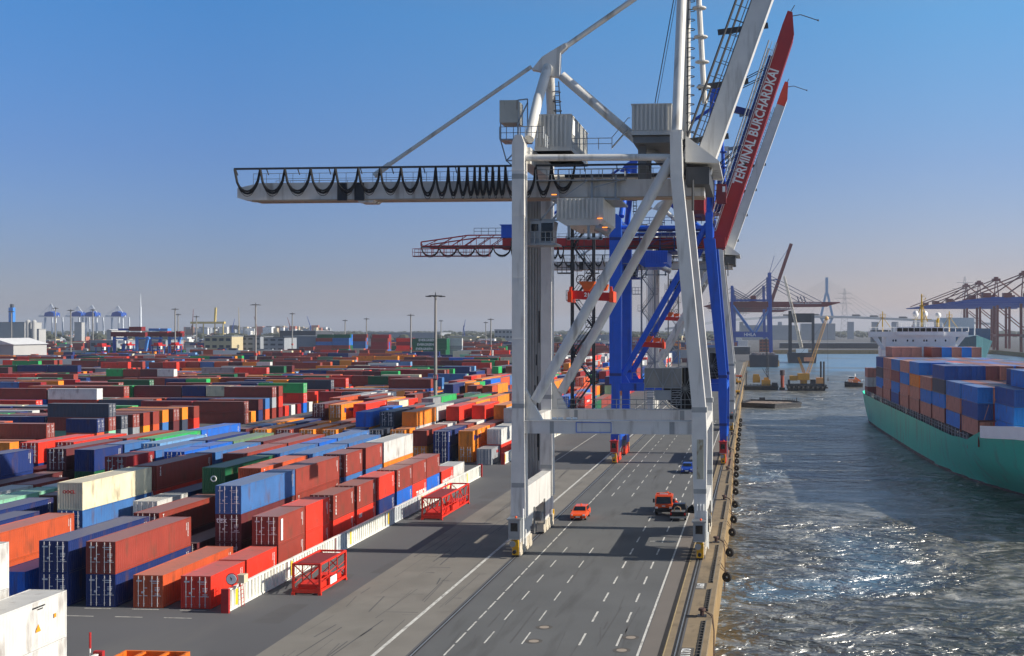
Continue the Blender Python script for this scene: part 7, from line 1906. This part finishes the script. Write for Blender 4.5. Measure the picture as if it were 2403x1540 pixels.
building(1690, 1760, 815, 0, 1000, bld_dark, 'low dark quay store at the end of the quay', 1)
building(1320, 1440, 786, 0, 1500, bld_grey, 'hazy long hall seen between the crane legs', 0)
building(1550, 1600, 788, 0, 1500, bld_beige, 'hazy beige hall seen behind the blue crane', 1)
x, y = at(64, 1240)
for i, px in enumerate((66, 80)):
    x, y = at(px, 1180); b = MB(); b.tube((x, y, 0), (x, y, hz(756, 1180)), 2.4, n=14); b.sphere((x, y, hz(756, 1180)), 2.4); b.build('silo', bld_white, label='pale round silo beside the white hall, %s one' % ('left', 'right')[i], cat='silo', group='pair of silos')
x, y = at(28, 1800); e = empty('chimney', (x, y, 0), label='bright blue chimney above the white warehouse', cat='chimney'); b = MB(); b.box((x - 3.6, y - 3, 0), (x + 3.6, y + 3, hz(722, 1800))); b.build('shaft', mat('chimney_blue', (50, 130, 210), .6), e); MB().box((x - 2, y - 2, hz(722, 1800)), (x + 2, y + 2, hz(714, 1800))).build('flue', bld_dark, e)
x, y = at(330, 1700); e = empty('radio_tower', (x, y, 0), label='slender white radio tower on the left horizon', cat='tower'); b = MB(); b.tube((x, y, 0), (x, y, hz(720, 1700)), 2.2, 1.3, n=8); b.tube((x, y, hz(720, 1700)), (x, y, hz(690, 1700)), .8, .3, n=6); b.build('shaft', far_white, e)
# more distant harbour cranes as slender lattice shapes
for i, (px, ty_, dep, m, lean) in enumerate([(450, 725, 2000, far_red, 2), (560, 722, 2200, mat('crane_tan', (190, 170, 120), .6), 0), (602, 742, 2100, far_red, -3), (680, 745, 2200, far_red, -3), (728, 742, 2200, far_blue, -4), (1088, 750, 2100, far_blue, 2), (1222, 752, 2200, far_red, 3), (1465, 760, 2200, bld_dark, 2), (545, 748, 2300, far_blue, 3), (1255, 755, 2300, bld_dark, -3), (2140, 752, 2400, far_red, 2)]):
    x, y = at(px, dep); k = dep / 2697; e = empty('jib_crane', (x, y, 0), label='tiny distant jib crane on the horizon, %s from the left' % ORD[i].replace('nearest', 'first'), cat='crane', group='tiny jib cranes on the horizon')
    b = MB(); b.beam((x - 3 * k, y, 0), (x, y, hz(764, dep)), 1.3 * k, 1.3 * k); b.beam((x + 3 * k, y, 0), (x, y, hz(764, dep)), 1.3 * k, 1.3 * k); b.build('tower', m, e)
    b = MB(); b.beam((x + 1, y, hz(768, dep)), (x + lean * 2 * k, y, hz(ty_, dep)), 1.6 * k, 1.6 * k, .7 * k, .7 * k); b.build('jib', m, e)
# yellow gantry line on the left horizon
x, y = at(485, 2000); k = 2000 / 2697; e = empty('yellow_gantry', (x, y, 0), label='pale yellow shipyard gantry on the left horizon', cat='gantry crane')
b = MB(); b.box((x - 38 * k, y - 3, hz(760, 2000)), (x + 44 * k, y + 3, hz(755, 2000)))
for q in (-34, -8, 20, 40): b.beam((x + q * k, y, 0), (x + q * k, y, hz(758, 2000)), 2 * k, 2 * k)
b.beam((x + 20 * k, y, hz(756, 2000)), (x + 22 * k, y, hz(722, 2000)), 4 * k, 4 * k); b.build('frame', mat('gantry_yellow', (206, 180, 90), .6), e)

# far town: one mass of little blocks on the horizon
b = MB()
cols_ = []
for i in range(1500):
    px = rnd.uniform(-40, 1720); dep = rnd.uniform(1400, 3400)
    if rnd.random() < .35: px = rnd.uniform(400, 760)
    x, y = at(px, dep); w = rnd.uniform(6, 22); d_ = rnd.uniform(6, 12); hh = rnd.uniform(4, 11) + (rnd.uniform(4, 20) if 430 < px < 760 and dep > 2300 else 0)
    b.box((x, y, 0), (x + w, y + d_, hh))
town = b.mesh('far_town')
ca = town.color_attributes.new('paint', 'FLOAT_COLOR', 'CORNER'); arr = []
tp = [(206, 204, 198), (150, 156, 162), (96, 100, 108), (180, 110, 88), (198, 182, 150), (120, 90, 80), (225, 225, 222)]
for i in range(len(town.polygons) // 6):
    c = lin(rnd.choice(tp)) + (1,); arr += list(c) * 24
ca.data.foreach_set('color', arr); town.materials.append(cstuff)
o = bpy.data.objects.new('far_town', town); COLL.objects.link(o); tag(o, 'hazy far town and industry spread along the horizon', 'town', kind='stuff')
# far wood along the horizon
wd = mat('far_wood_foliage', (62, 66, 50), .9, var=.3, scale=.05)
b = MB()
for i in range(1500):
    px = rnd.uniform(-60, 2450); dep = rnd.uniform(1500, 5200)
    if 1700 < px < 2450 and dep < 2700: dep += 1600
    x, y = at(px, dep); s_ = rnd.uniform(4, 10)
    for q in range(3):
        cx_, cy_, cz_ = x + rnd.uniform(-8, 8), y + rnd.uniform(-4, 4), rnd.uniform(3, 11)
        b.sphere((cx_, cy_, cz_), s_ * rnd.uniform(.5, 1), 6, 4, (1.3, 1, .8))
b.build('far_wood', wd, kind='stuff', label='far bare woods and scrub along the horizon', cat='wood')
# things moored at the far quay corner
e = empty('moored_lighter', (13, 806, -4), label='dark lighter loaded with pale scrap moored across the quay corner', cat='barge')
b = MB(); hullbox(b, -5, 15, 785, 799, -5, 4.2, .5); b.build('hull', mat('lighter_blue_black', (34, 42, 56), .7), e)
b = MB()
for i in range(60): x_ = rnd.uniform(-3.5, 12.5); b.box((x_, 786 + rnd.uniform(0, 9), 4.0), (x_ + rnd.uniform(.5, 1.4), 797, 4.2 + rnd.uniform(.3, 1.8)))
b.build('scrap_load', mat('scrap_pale', (150, 140, 140), .8, var=.3, scale=1), e)
e = empty('harbour_sheerlegs', (50, 900, -4), label='black sheerlegs crane ship with white lattice jib behind the yellow crane', cat='crane ship')
b = MB(); hullbox(b, 24, 46, 880, 915, -5, 4, 1); b.box((42, 880, 4), (44, 884, 34)); b.box((24.4, 882, 4), (27, 886, 36)); b.box((27, 882, 27), (43, 884, 34)); b.build('hull', mat('sheerlegs_black', (40, 44, 54), .6), e)
b = MB(); lattice(b, (34, 878, 8), (29, 878, 30), 2.2, 1.6, 12, .25); lattice(b, (29, 878, 30), (21, 878, 62), 2.0, 1.2, 18, .2); b.build('lattice_jib', mat('jib_pale', (206, 196, 176), .6), e)
b = MB(); b.box((30, 876, 4), (39, 880, 7)); b.build('deck_house', white_mark, e)
b = MB(); b.box((36, 877, -2.4), (43, 878.8, .6)); b.build('float_orange', mat('float_tan', (226, 140, 96), .6), e)

# ------------------------------------------------------------------ haze
b = MB(); b.box((-15500, -290, -10), (15500, 15500, 160))
hzm = bpy.data.materials.new('haze_air'); hzm.use_nodes = True
n = hzm.node_tree.nodes; n.remove(n['Principled BSDF']); pv = n.new('ShaderNodeVolumePrincipled')
pv.inputs['Color'].default_value = (.74, .80, .90, 1); pv.inputs['Density'].default_value = HAZE; pv.inputs['Anisotropy'].default_value = 0.2
hzm.node_tree.links.new(pv.outputs[0], n['Material Output'].inputs['Volume'])
ho = b.build('haze', hzm, kind='stuff', label='thin pale haze in the air over the whole harbour', cat='haze')
